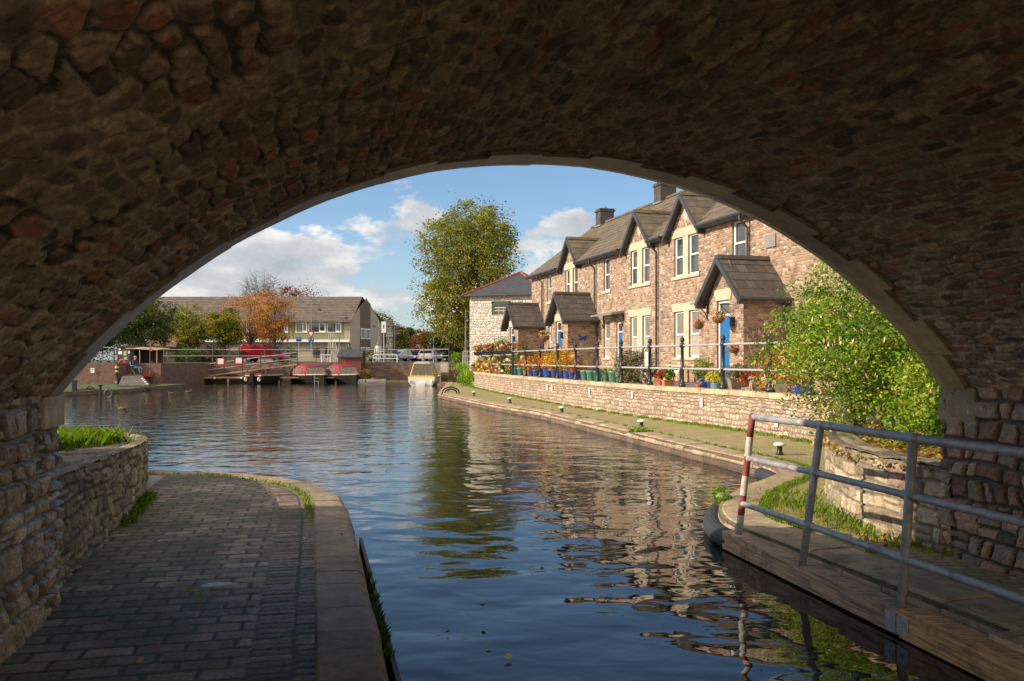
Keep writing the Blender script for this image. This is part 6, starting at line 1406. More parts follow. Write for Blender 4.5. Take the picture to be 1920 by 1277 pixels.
# distant small sheds with green panels
for i, (pa, pb_, D, zt, lab) in enumerate([(691, 742, 150, 632, 'low white shed with green window panels and a grey roof'), (742, 760, 158, 631, 'small grey gabled shed beside the low white shed'), (758, 776, 165, 632, 'second small gabled shed nearest the big tree')]):
    e = empty('shed', tuple(wp(pa, D, QUAY_Z)), 0, lab, 'shed'); w_ = (pb_-pa)/F*D; h = (HY-zt)/F*D+ZC-QUAY_Z; m = MB()
    if i == 0:
        m.box(0, w_, 0, 5, 0, h*.62); m.build('wall', WHITE, e); m = MB(); m.hexa([(-.1, -.2, h*.62), (w_, -.2, h*.62), (w_, 5, h*.62), (-.1, 5, h*.62)], [(-.1, -.2, h*.66), (w_, -.2, h*.66), (w_-.2, 4, h), (.6, 4, h)]); m.build('roof', pm('pale_roof', (.40, .38, .36), .6), e)
        for k in (.1, .5): m = MB(); m.box(w_*k, w_*(k+.3), -.04, 0, h*.22, h*.55); m.build('green_panel', pm('green_panel', (.03, .25, .12), .4), e)
    else:
        m.prism([(0, 0), (w_, 0), (w_, h*.6), (w_/2, h), (0, h*.6)], 0, 5, 'y'); m.build('wall', pm('slate_cladding', (.17, .17, .18), .7), e); m = MB()
        for a, b_ in (((-.15, h*.55), (w_/2, h+.1)), ((w_/2, h+.1), (w_+.15, h*.55))): m.hexa([(a[0], -.2, a[1]), (b_[0], -.2, b_[1]), (b_[0], 5, b_[1]), (a[0], 5, a[1])], [(a[0], -.2, a[1]+.15), (b_[0], -.2, b_[1]+.15), (b_[0], 5, b_[1]+.15), (a[0], 5, a[1]+.15)])
        m.build('roof', pm('pale_roof', (.4, .38, .36)), e)
# stone pillar sculpture, white post, green cabinet
PILS = coursed('pillar_stones', .16, .2, [(.22, .21, .18), (.30, .28, .24), (.14, .14, .12), (.26, .27, .22)], mortar=(.05, .05, .05), warp=.08, bs=1, dist=.05)
m = MB(); b0, t0_ = .38, .26; nlev = 12; rk = random.Random(3)
for k in range(nlev):
    z0_, z1_ = k*4.0/nlev, (k+1)*4.0/nlev; r = b0+(t0_-b0)*k/nlev+rk.uniform(-.02, .02); m.hexa([(-r, -r, z0_), (r, -r, z0_), (r, r, z0_), (-r, r, z0_)], [(-r*.97, -r*.97, z1_-.01), (r*.97, -r*.97, z1_-.01), (r*.97, r*.97, z1_-.01), (-r*.97, r*.97, z1_-.01)])
tag(m.build('stone_pillar', PILS, None, loc=tuple(wp(731, 79, QUAY_Z))), 'tall tapering pillar of stacked grey stones on the right quay', 'pillar')
e = empty('sign_post', tuple(wp(719.5, 84, QUAY_Z)), 0, 'tall white information post left of the stone pillar', 'sign'); m = MB(); m.box(-.06, .06, -.04, .04, 0, 3.9); m.build('post', GALV, e); m = MB(); m.box(-.22, .22, -.05, .05, 2.9, 4.0); m.build('panel', WHITE, e); m = MB(); m.box(-.05, .05, -.055, -.051, 3.3, 3.7); m.build('arrow_mark', INK, e)
m = MB(); m.lathe([(.42, 0), (.42, 1.5), (.36, 1.62), (.001, 1.7)], n=8); tag(m.build('green_kiosk', pm('green_plastic', (.02, .16, .10), .5), None, loc=tuple(wp(762, 110, QUAY_Z))), 'green cabin among the parked cars', 'cabin')
# ---- cars
TYRE = pm('tyre', (.02, .02, .02), .8); CARG = pm('car_glass', (.02, .025, .03), .08, spec=.9, bmp=0); LAMP = pm('headlight', (.6, .6, .55), .2, bmp=0); TAIL = pm('tail_light', (.35, .02, .02), .3, bmp=0)
def car(label, px, D, L, Wd, Hh, col, rz, kind='hatch', zb=QUAY_Z, name='parked_car', group='cars parked beyond the quay'):
    e = empty(name, tuple(wp(px, D, zb)), rz, label, 'van' if kind == 'van' else 'car', group); paint = pm('paint_%s' % name+'_%d' % int(px), col, .35, coat=.5, var=.04, bmp=0)
    h = Wd/2
    if kind == 'van': prof = [(-L/2, .35), (-L/2, Hh*.93), (-L/2+.12, Hh), (L*.18, Hh), (L*.27, Hh*.93), (L*.385, Hh*.60), (L*.47, Hh*.52), (L/2, Hh*.40), (L/2, .35)]
    elif kind == 'pickup': prof = [(-L/2, .4), (-L/2, Hh*.58), (-L*.12, Hh*.60), (-L*.08, Hh*.97), (L*.12, Hh), (L*.25, Hh*.62), (L*.46, Hh*.54), (L/2, Hh*.45), (L/2, .4)]
    else: prof = [(-L/2, .35), (-L/2, Hh*.60), (-L*.46, Hh*.72), (-L*.36, Hh*.97), (-L*.05, Hh), (L*.10, Hh*.95), (L*.25, Hh*.64), (L*.44, Hh*.55), (L/2, Hh*.42), (L/2, .35)]
    m = MB(); n = len(prof)
    def ring(y, s): return [(x*(1 if z < Hh*.62 else 1), y*(1 if z < Hh*.64 else s), z) for x, z in prof]
    A, B = ring(-h, .86), ring(h, .86); m.faces(A+B, [list(range(n)), list(range(n, 2*n))[::-1]]+[(i, n+i, n+(i+1) % n, (i+1) % n) for i in range(n)]); m.build('body', paint, e, bevel=.05)
    # glass
    if kind == 'van':
        for sg in (-1, 1): m = MB(); y = sg*(h*.905); P = [(L*.13, y*1.03, Hh*.62), (L*.37, y*1.03, Hh*.62), (L*.28, y*.985, Hh*.88), (L*.13, y*.985, Hh*.88)]; m.face(P if sg < 0 else P[::-1]); m.faces([(p[0], p[1]-sg*.03, p[2]) for p in P], [(0, 1, 2, 3), (3, 2, 1, 0)]); m.build('side_window', CARG, e)
        m = MB(); m.face([(L*.382, -h*.86, Hh*.62), (L*.382, h*.86, Hh*.62), (L*.29, h*.76, Hh*.905), (L*.29, -h*.76, Hh*.905)]); m.build('windscreen', CARG, e, loc=(.03, 0, .02))
    else:
        xa, xb = (-L*.07, L*.2) if kind == 'pickup' else (-L*.38, L*.19)
        for sg in (-1, 1): m = MB(); y = sg*h*.93; m.faces([(xa, y*1.01, Hh*.64), (xb, y*1.01, Hh*.64), (xb-L*.10, y*.945, Hh*.92), (xa+L*.04, y*.945, Hh*.92)], [(0, 1, 2, 3), (3, 2, 1, 0)]); m.build('side_window', CARG, e)
        m = MB(); m.faces([(L*.25, -h*.84, Hh*.66), (L*.25, h*.84, Hh*.66), (L*.12, h*.74, Hh*.94), (L*.12, -h*.74, Hh*.94)], [(0, 1, 2, 3), (3, 2, 1, 0)]); m.build('windscreen', CARG, e, loc=(.04, 0, .02))
        if kind != 'pickup': m = MB(); m.faces([(-L*.463, -h*.84, Hh*.70), (-L*.463, h*.84, Hh*.70), (-L*.37, h*.74, Hh*.93), (-L*.37, -h*.74, Hh*.93)], [(0, 1, 2, 3), (3, 2, 1, 0)]); m.build('rear_window', CARG, e, loc=(-.03, 0, .02))
    for x in (-L*.31, L*.31):
        for sg in (-1, 1):
            e2 = MB(); e2.M = Matrix.Translation((x, sg*(h-.08), .33)) @ Matrix.Rotation(R(90), 4, 'X'); e2.lathe([(.20, -.1), (.32, -.1), (.335, -.06), (.335, .06), (.32, .1), (.20, .1)], n=18); w_ = e2.build('wheel', TYRE, e)
            e2 = MB(); e2.M = Matrix.Translation((x, sg*(h+.0), .33)) @ Matrix.Rotation(R(90), 4, 'X'); e2.lathe([(.21, -.03), (.21, .03), (.05, .04)], n=12); e2.build('rim', GALV, w_)
    for sg in (-1, 1):
        m = MB(); m.box(L/2-.04, L/2+.015, sg*h*.82-.14, sg*h*.82+.14, Hh*.42, Hh*.50); m.build('headlight', LAMP, e); m = MB(); m.box(-L/2-.015, -L/2+.04, sg*h*.86-.08, sg*h*.86+.08, Hh*.45, Hh*.62); m.build('tail_light', TAIL, e)
    m = MB(); m.box(-L/2-.02, -L/2+.02, -.26, .26, .5, .62); m.build('number_plate', pm('yellow_plate', (.6, .5, .1), .5), e)
    return e
car('bright red panel van parked on the quay left of the long building', 498, 92, 4.95, 1.85, 1.88, (.42, .012, .03), R(-6), 'van', name='parked_van', group=None)
car('silver grey pickup among the cars right of the stone pillar', 760, 100, 4.4, 1.8, 1.35, (.32, .32, .32), R(-150), 'pickup')
car('dark blue car next to the silver pickup', 782, 101, 4.2, 1.8, 1.28, (.02, .04, .10), R(-110))
car('pale silver hatchback facing away in the middle of the car park', 806, 98, 4.1, 1.75, 1.35, (.42, .40, .37), R(80))
car('black car between the silver hatchback and the dark estate', 829, 104, 4.2, 1.8, 1.3, (.03, .03, .035), R(-40))
car('dark grey estate car at the right end of the car park by the big tree', 851, 94, 4.4, 1.85, 1.55, (.07, .075, .08), R(-140))
car('grey car just left of the stone pillar behind the man in white', 712, 106, 4.2, 1.8, 1.35, (.30, .30, .31), R(170))
car('dark car immediately right of the stone pillar', 743, 106, 4.2, 1.8, 1.35, (.04, .05, .05), R(20))
# ---- people
def person(label, loc, rz, pose, colors, name='person', hat=False):
    """one continuous skinned body; pose is a dict of joints in local metres, x forward"""
    J = pose; e = empty(name, tuple(loc), rz, label, 'person'); V = []; E = []; Rr_ = []
    def add(p, r, par=None):
        V.append(p); Rr_.append(r); i = len(V)-1
        if par is not None: E.append((par, i))
        return i
    pel = add(J['pelvis'], .13); wa = add(J['waist'], .12, pel); ch = add(J['chest'], .15, wa); nk = add(J['neck'], .055, ch); hb = add(tuple(Vector(J['head'])-Vector((0, 0, .06))), .075, nk); ht = add(tuple(Vector(J['head'])+Vector((.01, 0, .05))), .088, hb); add(tuple(Vector(J['head'])+Vector((0, 0, .12))), .05, ht)
    ns = add(tuple(Vector(J['head'])+Vector((.105, 0, .0))), .012, ht)
    for s in 'LR':
        sh = add(J['sh'+s], .062, ch); el = add(J['el'+s], .045, sh); wr = add(J['wr'+s], .028, el); d = (Vector(J['wr'+s])-Vector(J['el'+s])).normalized(); sd_ = d.cross(Vector((0, 0, 1))).normalized() if abs(d.z) < .95 else Vector((1, 0, 0))
        pm_ = add(tuple(Vector(J['wr'+s])+d*.07), .030, wr)
        for k in range(4): b0_ = Vector(J['wr'+s])+d*.11+sd_*(k-1.5)*.02; f1 = add(tuple(b0_), .010, pm_); add(tuple(b0_+d*(.05+.01*(k in (1, 2)))+Vector((0, 0, -.02))), .008, f1)
        th = add(tuple(Vector(J['wr'+s])+d*.05+sd_*.05), .010, wr); add(tuple(Vector(J['wr'+s])+d*.09+sd_*.06), .009, th)
        hp = add(J['hp'+s], .095, pel); kn = add(J['kn'+s], .062, hp); an = add(J['an'+s], .042, kn); a_ = Vector(J['an'+s]); h_ = add((a_.x, a_.y, a_.z-.05), .045, an); add((a_.x+.17, a_.y, a_.z-.06), .038, h_)
    me = bpy.data.meshes.new('body'); me.from_pydata(V, E, []); o = bpy.data.objects.new('body', me); C.objects.link(o); o.parent = e
    sk = o.modifiers.new('Skin', 'SKIN'); 
    for v, r in zip(me.skin_vertices[0].data, Rr_): v.radius = (r, r)
    me.skin_vertices[0].data[0].use_root = True
    o.modifiers.new('Sub', 'SUBSURF').levels = 1; o.modifiers['Sub'].render_levels = 1
    m, t, b, oo = new_mat('clothes_'+label[:12]); oc = t.new('ShaderNodeTexCoord').outputs['Object']; s = t.new('ShaderNodeSeparateXYZ'); t.link(oc, s.inputs[0])
    skin, top_, leg, shoe, zn, zw, zs = colors
    c = t.mix(t.math('GREATER_THAN', s.outputs[2], zw), (*leg, 1), (*top_, 1)); c = t.mix(t.math('GREATER_THAN', s.outputs[2], zn), c, (*skin, 1)); c = t.mix(t.math('LESS_THAN', s.outputs[2], zs), c, (*shoe, 1)); t.link(c, b.inputs['Base Color']); b.inputs['Roughness'].default_value = .85; me.materials.append(m)
    hm = MB(); h_ = Vector(J['head']); hm.ball((h_.x-.02, h_.y, h_.z+.05), .107, 10, 1, .95, .9); hm.build('hair', pm('hair_%d' % int(loc[0]*10), (.28, .26, .24) if not hat else (.06, .04, .03), .9), e, smooth=True)
    hm = MB()
    for y in (-.035, .035): hm.ball((h_.x+.092, h_.y+y, h_.z+.01), .011, 6)
    hm.build('eyes', INK, e)
    hm = MB(); hm.box(h_.x+.085, h_.x+.097, -.022+h_.y, .022+h_.y, h_.z-.055, h_.z-.048); hm.build('mouth', pm('lips', (.3, .12, .1), .6), e)
    for y in (-.088, .088): hm = MB(); hm.ball((h_.x, h_.y+y, h_.z), .02, 6, .6, .5, 1.3); hm.build('ear', pm('skin_ear', (.45, .26, .18), .6), e)
    return e
stand = dict(pelvis=(0, 0, .95), waist=(0, 0, 1.1), chest=(.0, 0, 1.33), neck=(.01, 0, 1.50), head=(.03, 0, 1.62), shL=(0, .19, 1.42), elL=(-.02, .25, 1.15), wrL=(.10, .26, .93), shR=(0, -.19, 1.42), elR=(-.02, -.25, 1.15), wrR=(.08, -.26, .93), hpL=(0, .09, .90), knL=(.03, .10, .50), anL=(0, .10, .09), hpR=(0, -.09, .90), knR=(.02, -.10, .50), anR=(-.04, -.10, .09))
person('person in a white top standing at the quay rail left of the stone pillar', wp(708.5, 76.0, QUAY_Z), R(-80), stand, ((.45, .26, .18), (.72, .70, .66), (.55, .52, .48), (.08, .07, .06), 1.50, .95, .12))
person('person in a dark coat seen behind the quay rail above the boathouse', wp(655, 80, QUAY_Z), R(-120), stand, ((.40, .24, .17), (.05, .05, .06), (.05, .06, .09), (.03, .03, .03), 1.50, .95, .12), hat=True)
sit = dict(pelvis=(0, 0, .50), waist=(-.03, 0, .65), chest=(-.04, 0, .90), neck=(-.02, 0, 1.07), head=(.03, 0, 1.19), shL=(-.02, .19, .98), elL=(.06, .25, .72), wrL=(.28, .16, .64), shR=(-.02, -.19, .98), elR=(.06, -.25, .72), wrR=(.28, -.16, .64), hpL=(.02, .10, .49), knL=(.42, .13, .50), anL=(.46, .13, .10), hpR=(.02, -.10, .49), knR=(.42, -.11, .50), anR=(.52, -.12, .10))
# ---- dock hut with its deck, seated man, lifebuoy, flag
DZ = .88
HUTW = pm('hut_timber', (.07, .055, .045), .8, var=.35, scale=4); 
dk = empty('hut_deck', tuple(wp(262, 63.0, 0)), 0, 'low deck with a red front edge carrying the dock hut', 'deck'); m = MB(); m.box(-1.7, 1.4, -1.2, 3.0, DZ-.12, DZ); m.build('deck_boards', pm('grey_decking', (.14, .12, .10), .85, var=.25), dk); m = MB(); m.box(.4, 1.42, -1.26, -1.205, DZ-.18, DZ+.02); m.build('edge_board', pm('red_board', (.35, .03, .025), .6), dk)
for x in (-1.5, 0, 1.3): m = MB(); m.cbox(x, -1.0, -.4, .14, .14, DZ+.28); m.build('pile', HUTW, dk)
ht = empty('dock_hut', tuple(wp(219.5, 62.6, DZ)), 0, 'dark timber dock hut with notices and a pale awning roof', 'hut'); HW_ = (252-219.5)/F*62.6
m = MB(); m.box(0, HW_, 0, .06, 0, 2.0); m.box(0, .06, .06, 2, 0, 2.0); m.box(0, HW_+1.3, 1.94, 2, 0, 2.0); m.build('wall', HUTW, ht)
m = MB(); m.hexa([(-.08, -.1, 2.0), (HW_*.6, -.1, 2.0), (HW_*.6, 2.1, 2.06), (-.08, 2.1, 2.06)], [(-.08, -.1, 2.06), (HW_*.6, -.1, 2.06), (HW_*.6, 2.1, 2.14), (-.08, 2.1, 2.14)]); m.build('roof', HUTW, ht)
m = MB(); m.hexa([(.7, -.25, 1.86), (3.1, -.3, 1.74), (3.1, 2.0, 1.86), (.7, 2, 1.98)], [(.7, -.25, 1.91), (3.1, -.3, 1.79), (3.1, 2.0, 1.91), (.7, 2, 2.03)]); m.build('awning', pm('tan_canvas', (.45, .30, .18), .8), ht)
for x in (1.75, 3.0): m = MB(); m.cbox(x, -.2, 0, .05, .05, 1.8); m.build('awning_post', pm('tan_post', (.40, .30, .2), .7), ht)
for i, (x, z, w_, h_) in enumerate([(.10, 1.45, .28, .22), (.48, 1.35, .22, .34), (.80, 1.5, .14, .2), (.14, 1.75, .12, .14), (.5, 1.05, .26, .2)]): m = MB(); m.box(x, x+w_, -.02, -.002, z, z+h_); m.build('notice_board', [PAPER, pm('yellow_notice', (.5, .45, .2), .6), PAPER, PAPER, pm('grey_notice', (.4, .42, .45), .6)][i], ht)
m = MB(); m.box(.95, 1.25, -.01, 0, .0, 1.7); m.build('doorway', pm('doorway_shade', (.01, .01, .01), .9), ht)  # near-black sheet painted in for the shade inside the hut
def torus(m, c, R_, r, n=20, k=8, plane='xz'):
    P = []; fs = []
    for i in range(n):
        a = 2*math.pi*i/n
        for j in range(k):
            b_ = 2*math.pi*j/k; q = R_+r*math.cos(b_); P.append((c[0]+q*math.cos(a), c[1]+r*math.sin(b_), c[2]+q*math.sin(a)))
    for i in range(n):
        for j in range(k): fs.append((i*k+j, i*k+(j+1) % k, ((i+1) % n)*k+(j+1) % k, ((i+1) % n)*k+j))
    m.faces(P, fs)
m = MB(); torus(m, (0, 0, 0), .20, .055); tag(m.build('lifebuoy', pm('orange_ring', (.62, .09, .02), .6), None, smooth=True, loc=tuple(wp(228.7, 62.4, DZ+.62+.23))), 'orange lifebuoy hanging on the dock hut front', 'lifebuoy')
ch_ = wp(253, 61.9, DZ); CH = pm('chair_tube', (.55, .55, .55), .4, metal=.5)
def tubechair(label, loc, rz, grp=None):
    e = empty('folding_chair', tuple(loc), rz, label, 'chair', grp)
    for y in (-.25, .25):
        m = MB(); m.tube([(.25, y, 0), (-.1, y, .45), (-.22, y, .9)], .014, 5); m.tube([(-.25, y, 0), (.25, y, .45)], .014, 5); m.tube([(.25, y, .45), (.22, y, .62), (-.15, y, .64)], .014, 5); m.build('frame', CH, e)
    m = MB(); m.box(-.12, .26, -.24, .24, .42, .44); m.build('seat', pm('blue_canvas', (.04, .06, .14), .8), e); m = MB(); m.hexa([(-.11, -.24, .46), (-.09, -.24, .46), (-.09, .24, .46), (-.11, .24, .46)], [(-.24, -.24, .9), (-.22, -.24, .9), (-.22, .24, .9), (-.24, .24, .9)]); m.build('backrest', pm('blue_canvas', (.04, .06, .14)), e); return e
tubechair('folding chair with the seated man on the hut deck', ch_, R(-20)); person('seated man in a navy jumper and pale jeans in front of the dock hut', ch_+Vector((.02, 0, 0)), R(-20), sit, ((.50, .28, .2), (.03, .045, .11), (.16, .24, .36), (.1, .08, .07), 1.04, .56, .1))
tubechair('empty folding chair with a purple coat on it beside the flag pole', wp(281, 62.6, DZ), R(190)); m = MB(); m.hexa([(-.1, -.2, 0), (.12, -.2, 0), (.12, .2, 0), (-.1, .2, 0)], [(-.02, -.22, .5), (.06, -.22, .5), (.06, .22, .5), (-.02, .22, .5)]); tag(m.build('coat', pm('purple_coat', (.10, .05, .14), .9), None, loc=tuple(wp(283, 62.55, DZ+.45)), bevel=.03), 'purple coat slung over the empty folding chair', 'coat')
e = empty('flag_pole', tuple(wp(281.2, 61.7, DZ-.05)), 0, 'thin red pole with a small pennant on the hut deck', 'flag'); m = MB(); m.tube([(0, 0, 0), (0, 0, 2.2)], .025, 6); m.build('pole', RED, e)
m = MB(); m.hexa([(.02, 0, 1.75), (.14, .02, 1.70), (.14, .03, 1.70), (.02, .01, 1.75)], [(.02, 0, 2.3), (.05, .02, 2.25), (.05, .03, 2.25), (.02, .01, 2.3)]); m.build('pennant', pm('pennant', (.6, .25, .2), .8), e)
m = MB(); m.lathe([(.13, 0), (.13, .06), (.09, .12), (.08, .8), (.12, .86), (.10, .95), (.07, 1.0), (.12, 1.1), (.10, 1.25), (.05, 1.35), (.001, 1.4)], n=12); m.mi = 1; m.lathe([(.10, .81), (.135, .87), (.10, .94)], n=12); m.lathe([(.13, 1.08), (.14, 1.12), (.11, 1.22)], n=12); tag(m.build('bollard', [BLACKP, pm('gold_paint', (.5, .35, .1), .4)], None, smooth=True, loc=tuple(wp(219.5, 58.5, .25))), 'black and gold ornamental bollard at the head of the slipway', 'bollard')
# slipway pontoon
e = empty('pontoon', tuple(wp(252, 57, 0)), 0, 'broad grey boarded pontoon ramp sloping to the water below the hut', 'pontoon')
a, b_ = (wp(222, 53.8, 0).x, wp(281, 53.8, 0).x); ox = wp(252, 57, 0).x; m = MB(); m.hexa([(a-ox, -3.2, .02), (b_-ox, -3.2, .02), (b_-ox-3.7, 4.6, .5), (a-ox-3.3, 4.6, .5)], [(a-ox, -3.2, .30), (b_-ox, -3.2, .30), (b_-ox-3.9, 4.6, .86), (a-ox-3.3, 4.6, .86)])
m.build('deck_boards', bricky('pontoon_boards', .35, 2.0, (.16, .135, .10), (.12, .10, .08), (.03, .03, .02), .02, moss=(.10, .12, .03), mossn=.6), e)
m = MB(); m.box(a-ox, b_-ox, -3.28, -3.205, .05, .32); m.build('edge_beam', HUTW, e)
for k in range(4): m = MB(); m.cbox(b_-ox-.5-.62*k, -2.4+k*1.2, .36+.085*k, .12, .2, .07); m.build('cleat', WHITE, e)
# left brick wall sign, bin, posts, tyre, ducks
nt = notice('pinkish white notice on the brick quay wall at the far left', wp(173.5, 60.1, 1.0), (0, -1, 0), .26, .34, []); m = MB()
m.box(-.08, .08, -.010, -.0065, .20, .28); m.box(-.09, .09, -.010, -.0065, .10, .12); m.box(-.07, .07, -.010, -.0065, .05, .065); m.build('printed_symbol', PINK, nt)
m = MB(); m.lathe([(.17, 0), (.17, .50), (.20, .52), (.20, .60), (.17, .61), (.001, .61)], n=12); tag(m.build('litter_bin', pm('dark_blue_bin', (.04, .05, .07), .5), None, loc=tuple(wp(138, 46.5, .22))), 'dark round bin on the grassy bank at the far left', 'bin')
m = MB(); m.tube([(-.5, 0, .05), (.2, .05, .12), (.9, 0, .05)], .07, 6); m.tube([(.1, 0, .1), (.35, -.1, .3), (.6, -.1, .15)], .04, 5); tag(m.build('driftwood', BARK, None, loc=tuple(wp(157, 47, .22))), 'dark branches lying on the edge of the grassy bank', 'branch')
for i, (px, D, h, lab) in enumerate([(188, 44.3, .55, 'short black post standing in the water off the grassy bank')]): m = MB(); m.lathe([(.07, -.4), (.07, h), (.13, h+.02), (.13, h+.08), (.001, h+.1)], n=10); tag(m.build('mooring_post', BLACKP, None, loc=tuple(wp(px, D, 0))), lab, 'post')
m = MB(); torus(m, (0, 0, .18), .20, .07); tag(m.build('tyre_fender', RUBR, None, smooth=True, loc=tuple(wp(204, 44.2, 0))), 'old tyre hanging in the water at the grassy bank corner', 'tyre')
def duck(label, px, py, rz, s=1): D = ZC*F/(py-HY); e = empty('duck', tuple(wp(px, D, 0)), rz, label, 'duck', 'ducks on the water'); m = MB(); m.ball((0, 0, .04), .11*s, 10, 1.7, .85, .7); m.ball((.17*s, 0, .15*s), .045*s, 8, 1.1, .9, 1); m.tube([(.12*s, 0, .06), (.155*s, 0, .13*s)], [.05*s, .032*s], 8); m.tube([(.21*s, 0, .145*s), (.26*s, 0, .14*s)], [.016, .012], 6); m.tube([(-.16*s, 0, .07), (-.25*s, 0, .11)], [.04, .01], 6); m.build('body', pm('duck_brown', (.10, .075, .05), .8, var=.4, scale=30), e, smooth=True)
duck('dark duck swimming alone near the left curved wall', 229, 768, R(170)); duck('duck on the far water before the pontoon', 353, 736, R(10)); duck('duck left of the far one before the dock walkway', 322, 739, R(200))
# ---- timber walkway with piles and rails
WD = 73.0; wk = empty('dock_walkway', tuple(wp(400, WD-1.2, 0)), 0, 'long low timber walkway on piles along the far quay wall', 'walkway'); W0 = wp(338, WD-1.2, 0).x-wp(400, WD-1.2, 0).x; W1 = wp(640, WD-1.2, 0).x-wp(400, WD-1.2, 0).x
m = MB(); m.box(W0, W1, -1.2, 0, .38, .50); m.build('deck', pm('tan_decking', (.36, .26, .16), .8, var=.2), wk)
for px in (338, 386, 436, 480, 530, 585, 635): x = wp(px, WD-1.2, 0).x-wp(400, WD-1.2, 0).x; m = MB(); m.cbox(x, -1.1, -.5, .14, .14, .88); m.build('pile', pm('pale_pile', (.30, .27, .22), .8), wk)
for px in (343, 412, 461, 520): x = wp(px, WD-1.2, 0).x-wp(400, WD-1.2, 0).x; m = MB(); m.cbox(x, -1.23, .36, .16, .05, .14); m.build('bracket', WHITE, wk)
gw = empty('gangway', tuple(wp(390, 72.0, .5)), 0, 'sloping timber gangway rising from the walkway to the quay', 'gangway'); m = MB(); x1_ = wp(560, 72, 0).x-wp(390, 72, 0).x; m.hexa([(0, -.5, 0), (x1_, -.5, .98), (x1_, .3, .98), (0, .3, 0)], [(0, -.5, .1), (x1_, -.5, 1.1), (x1_, .3, 1.1), (0, .3, .1)]); m.build('deck', pm('tan_decking', (.36, .26, .16)), gw)
for side_, t_ in ((-.48, 0), (-.48, 1)):
    m = MB(); m.tube([(0, side_, .55+.5*t_), (x1_, side_, 1.55+.5*t_)], .025, 5); m.build('rail', RAILG, gw)
for k in range(6): x = x1_*k/5; m = MB(); m.tube([(x, -.48, x/x1_*1.0), (x, -.48, x/x1_*1.0+1.08)], .035, 6); m.ball((x, -.48, x/x1_*1.0+1.13), .06, 6); m.build('post', BLACKP, gw)
for i, (px, lab) in enumerate([(414, 'left of the two red and white towels over the gangway rail'), (448, 'right of the two red and white towels over the gangway rail')]):
    m = MB(); zz = 1.55+ (px-390)/170*1.0+.5-.5
    m.mi = 0; m.box(-.38, .38, -.03, .03, -.42, .22); m.mi = 1; m.box(-.24, .24, -.045, .045, -.24, .225)
    tag(m.build('towel', [pm('red_cloth', (.30, .02, .03), .9), pm('white_cloth', (.7, .68, .66), .9)], None, loc=tuple(wp(px, 71.5, 1.80+(px-414)/34*.06))), lab, 'towel')
# ---- quay railings (posts with ball tops, two rails)
def quay_rail(name, label, pts, zb, n_or_step, h=1.15, org=None):
    o_ = Vector((pts[0][0], pts[0][1], zb)); e = empty(name, tuple(o_), 0, label, 'railing'); P = resample(pts, n_or_step); pr = None
    for p in P:
        if pr is None: m = MB(); m.tube([(0, 0, 0), (0, 0, h)], .045, 6); m.ball((0, 0, h+.06), .075, 8); pr = m.build('post', pm('brown_post', (.06, .045, .04), .5), e); q = pr
        else: q = pr.copy(); C.objects.link(q); q.parent = e
        q.location = Vector((p[0], p[1], zb))-o_
    for z in (h*.5, h*.98): m = MB(); m.tube([(p[0]-o_.x, p[1]-o_.y, z) for p in P], .024, 5); m.build('rail', RAILG, e)
    return e
X_ = lambda px, D: wp(px, D, 0).x
quay_rail('quay_railing', 'railing along the far quay edge from the hut to the boats', [(X_(300, 73), 73), (X_(640, 74.9), 74.9)], QUAY_Z, 2.15)
quay_rail('quay_railing', 'railing along the rounded quay wall by the stone pillar', [(X_(684, 74.8), 74.8), (X_(770, 74.8), 74.8), (X_(798, 73.6), 73.6), (X_(842, 70.8), 70.8)], QUAY_Z, 2.05)
quay_rail('quay_railing', 'railing on the brick quay at the far left above the notice', [(X_(120, 60.8), 60.8), (X_(214, 60.8), 60.8)], QUAY_Z, 1.9)
e = empty('white_barrier', tuple(wp(722, 74.3, QUAY_Z)), 0, 'low white tubular barrier at the foot of the stone pillar', 'barrier'); m = MB(); w_ = 1.05; m.tube([(-w_, 0, 0), (-w_, 0, .55), (-w_+.15, 0, .7), (w_-.15, 0, .7), (w_, 0, .55), (w_, 0, 0)], .035, 6); m.tube([(-w_, 0, .35), (w_, 0, .35)], .03, 6); m.build('frame', WHITE, e)
fc = empty('white_fence', tuple(wp(868, 63, QUAY_Z-.3)), 0, 'pale rail fence at the top of the grass bank by the whitewashed wall', 'fence')
for k in range(5): m = MB(); m.cbox(k*.32 if k else 0, 0, 0, .06, .06, 1.2); m.build('post', RAILG, fc)
for z in (.4, .8, 1.15): m = MB(); m.box(0, 1.32, -.02, .02, z, z+.05); m.build('rail', RAILG, fc)
m = MB(); m.hexa([(X_(868, 66), 66.5, .2), (X_(897, 60), 60, .2), (-2.0, 54.2, .2), (X_(866, 58), 58, .2)], [(X_(866, 66), 66.5, QUAY_Z), (X_(899, 60), 60.5, QUAY_Z-.1), (-1.9, 55.2, 1.0), (X_(868, 60), 60, .35)]); tag(m.build('grass_bank', pm('bright_grass', (.13, .23, .03), .95, var=.35, scale=3, bmp=.7)), kind='structure')
blades('grass', [tuple(Vector((X_(868, 66), 66, 1.5)).lerp(Vector((-2.1, 56, .8)), t)+Vector((rk.uniform(-.4, .3), 0, 0))) for t in np.linspace(0, 1, 30)], 2500, .22, GR, 16, .35, wid=.05)
st_ = empty('quay_steps', tuple(wp(856, 66.4, 0)), 0, 'flight of dark stone steps rising from the towpath to the quay', 'steps'); m = MB(); xa, xb = X_(843, 66.4)-X_(856, 66.4), X_(869, 66.4)-X_(856, 66.4)
for k in range(8): m.box(xa, xb, -2.2+k*.3, -1.9+k*.3+(.01 if k < 7 else 0), 0, PATH_Z+.178*(k+1))
m.build('step', QUAY_W, st_)
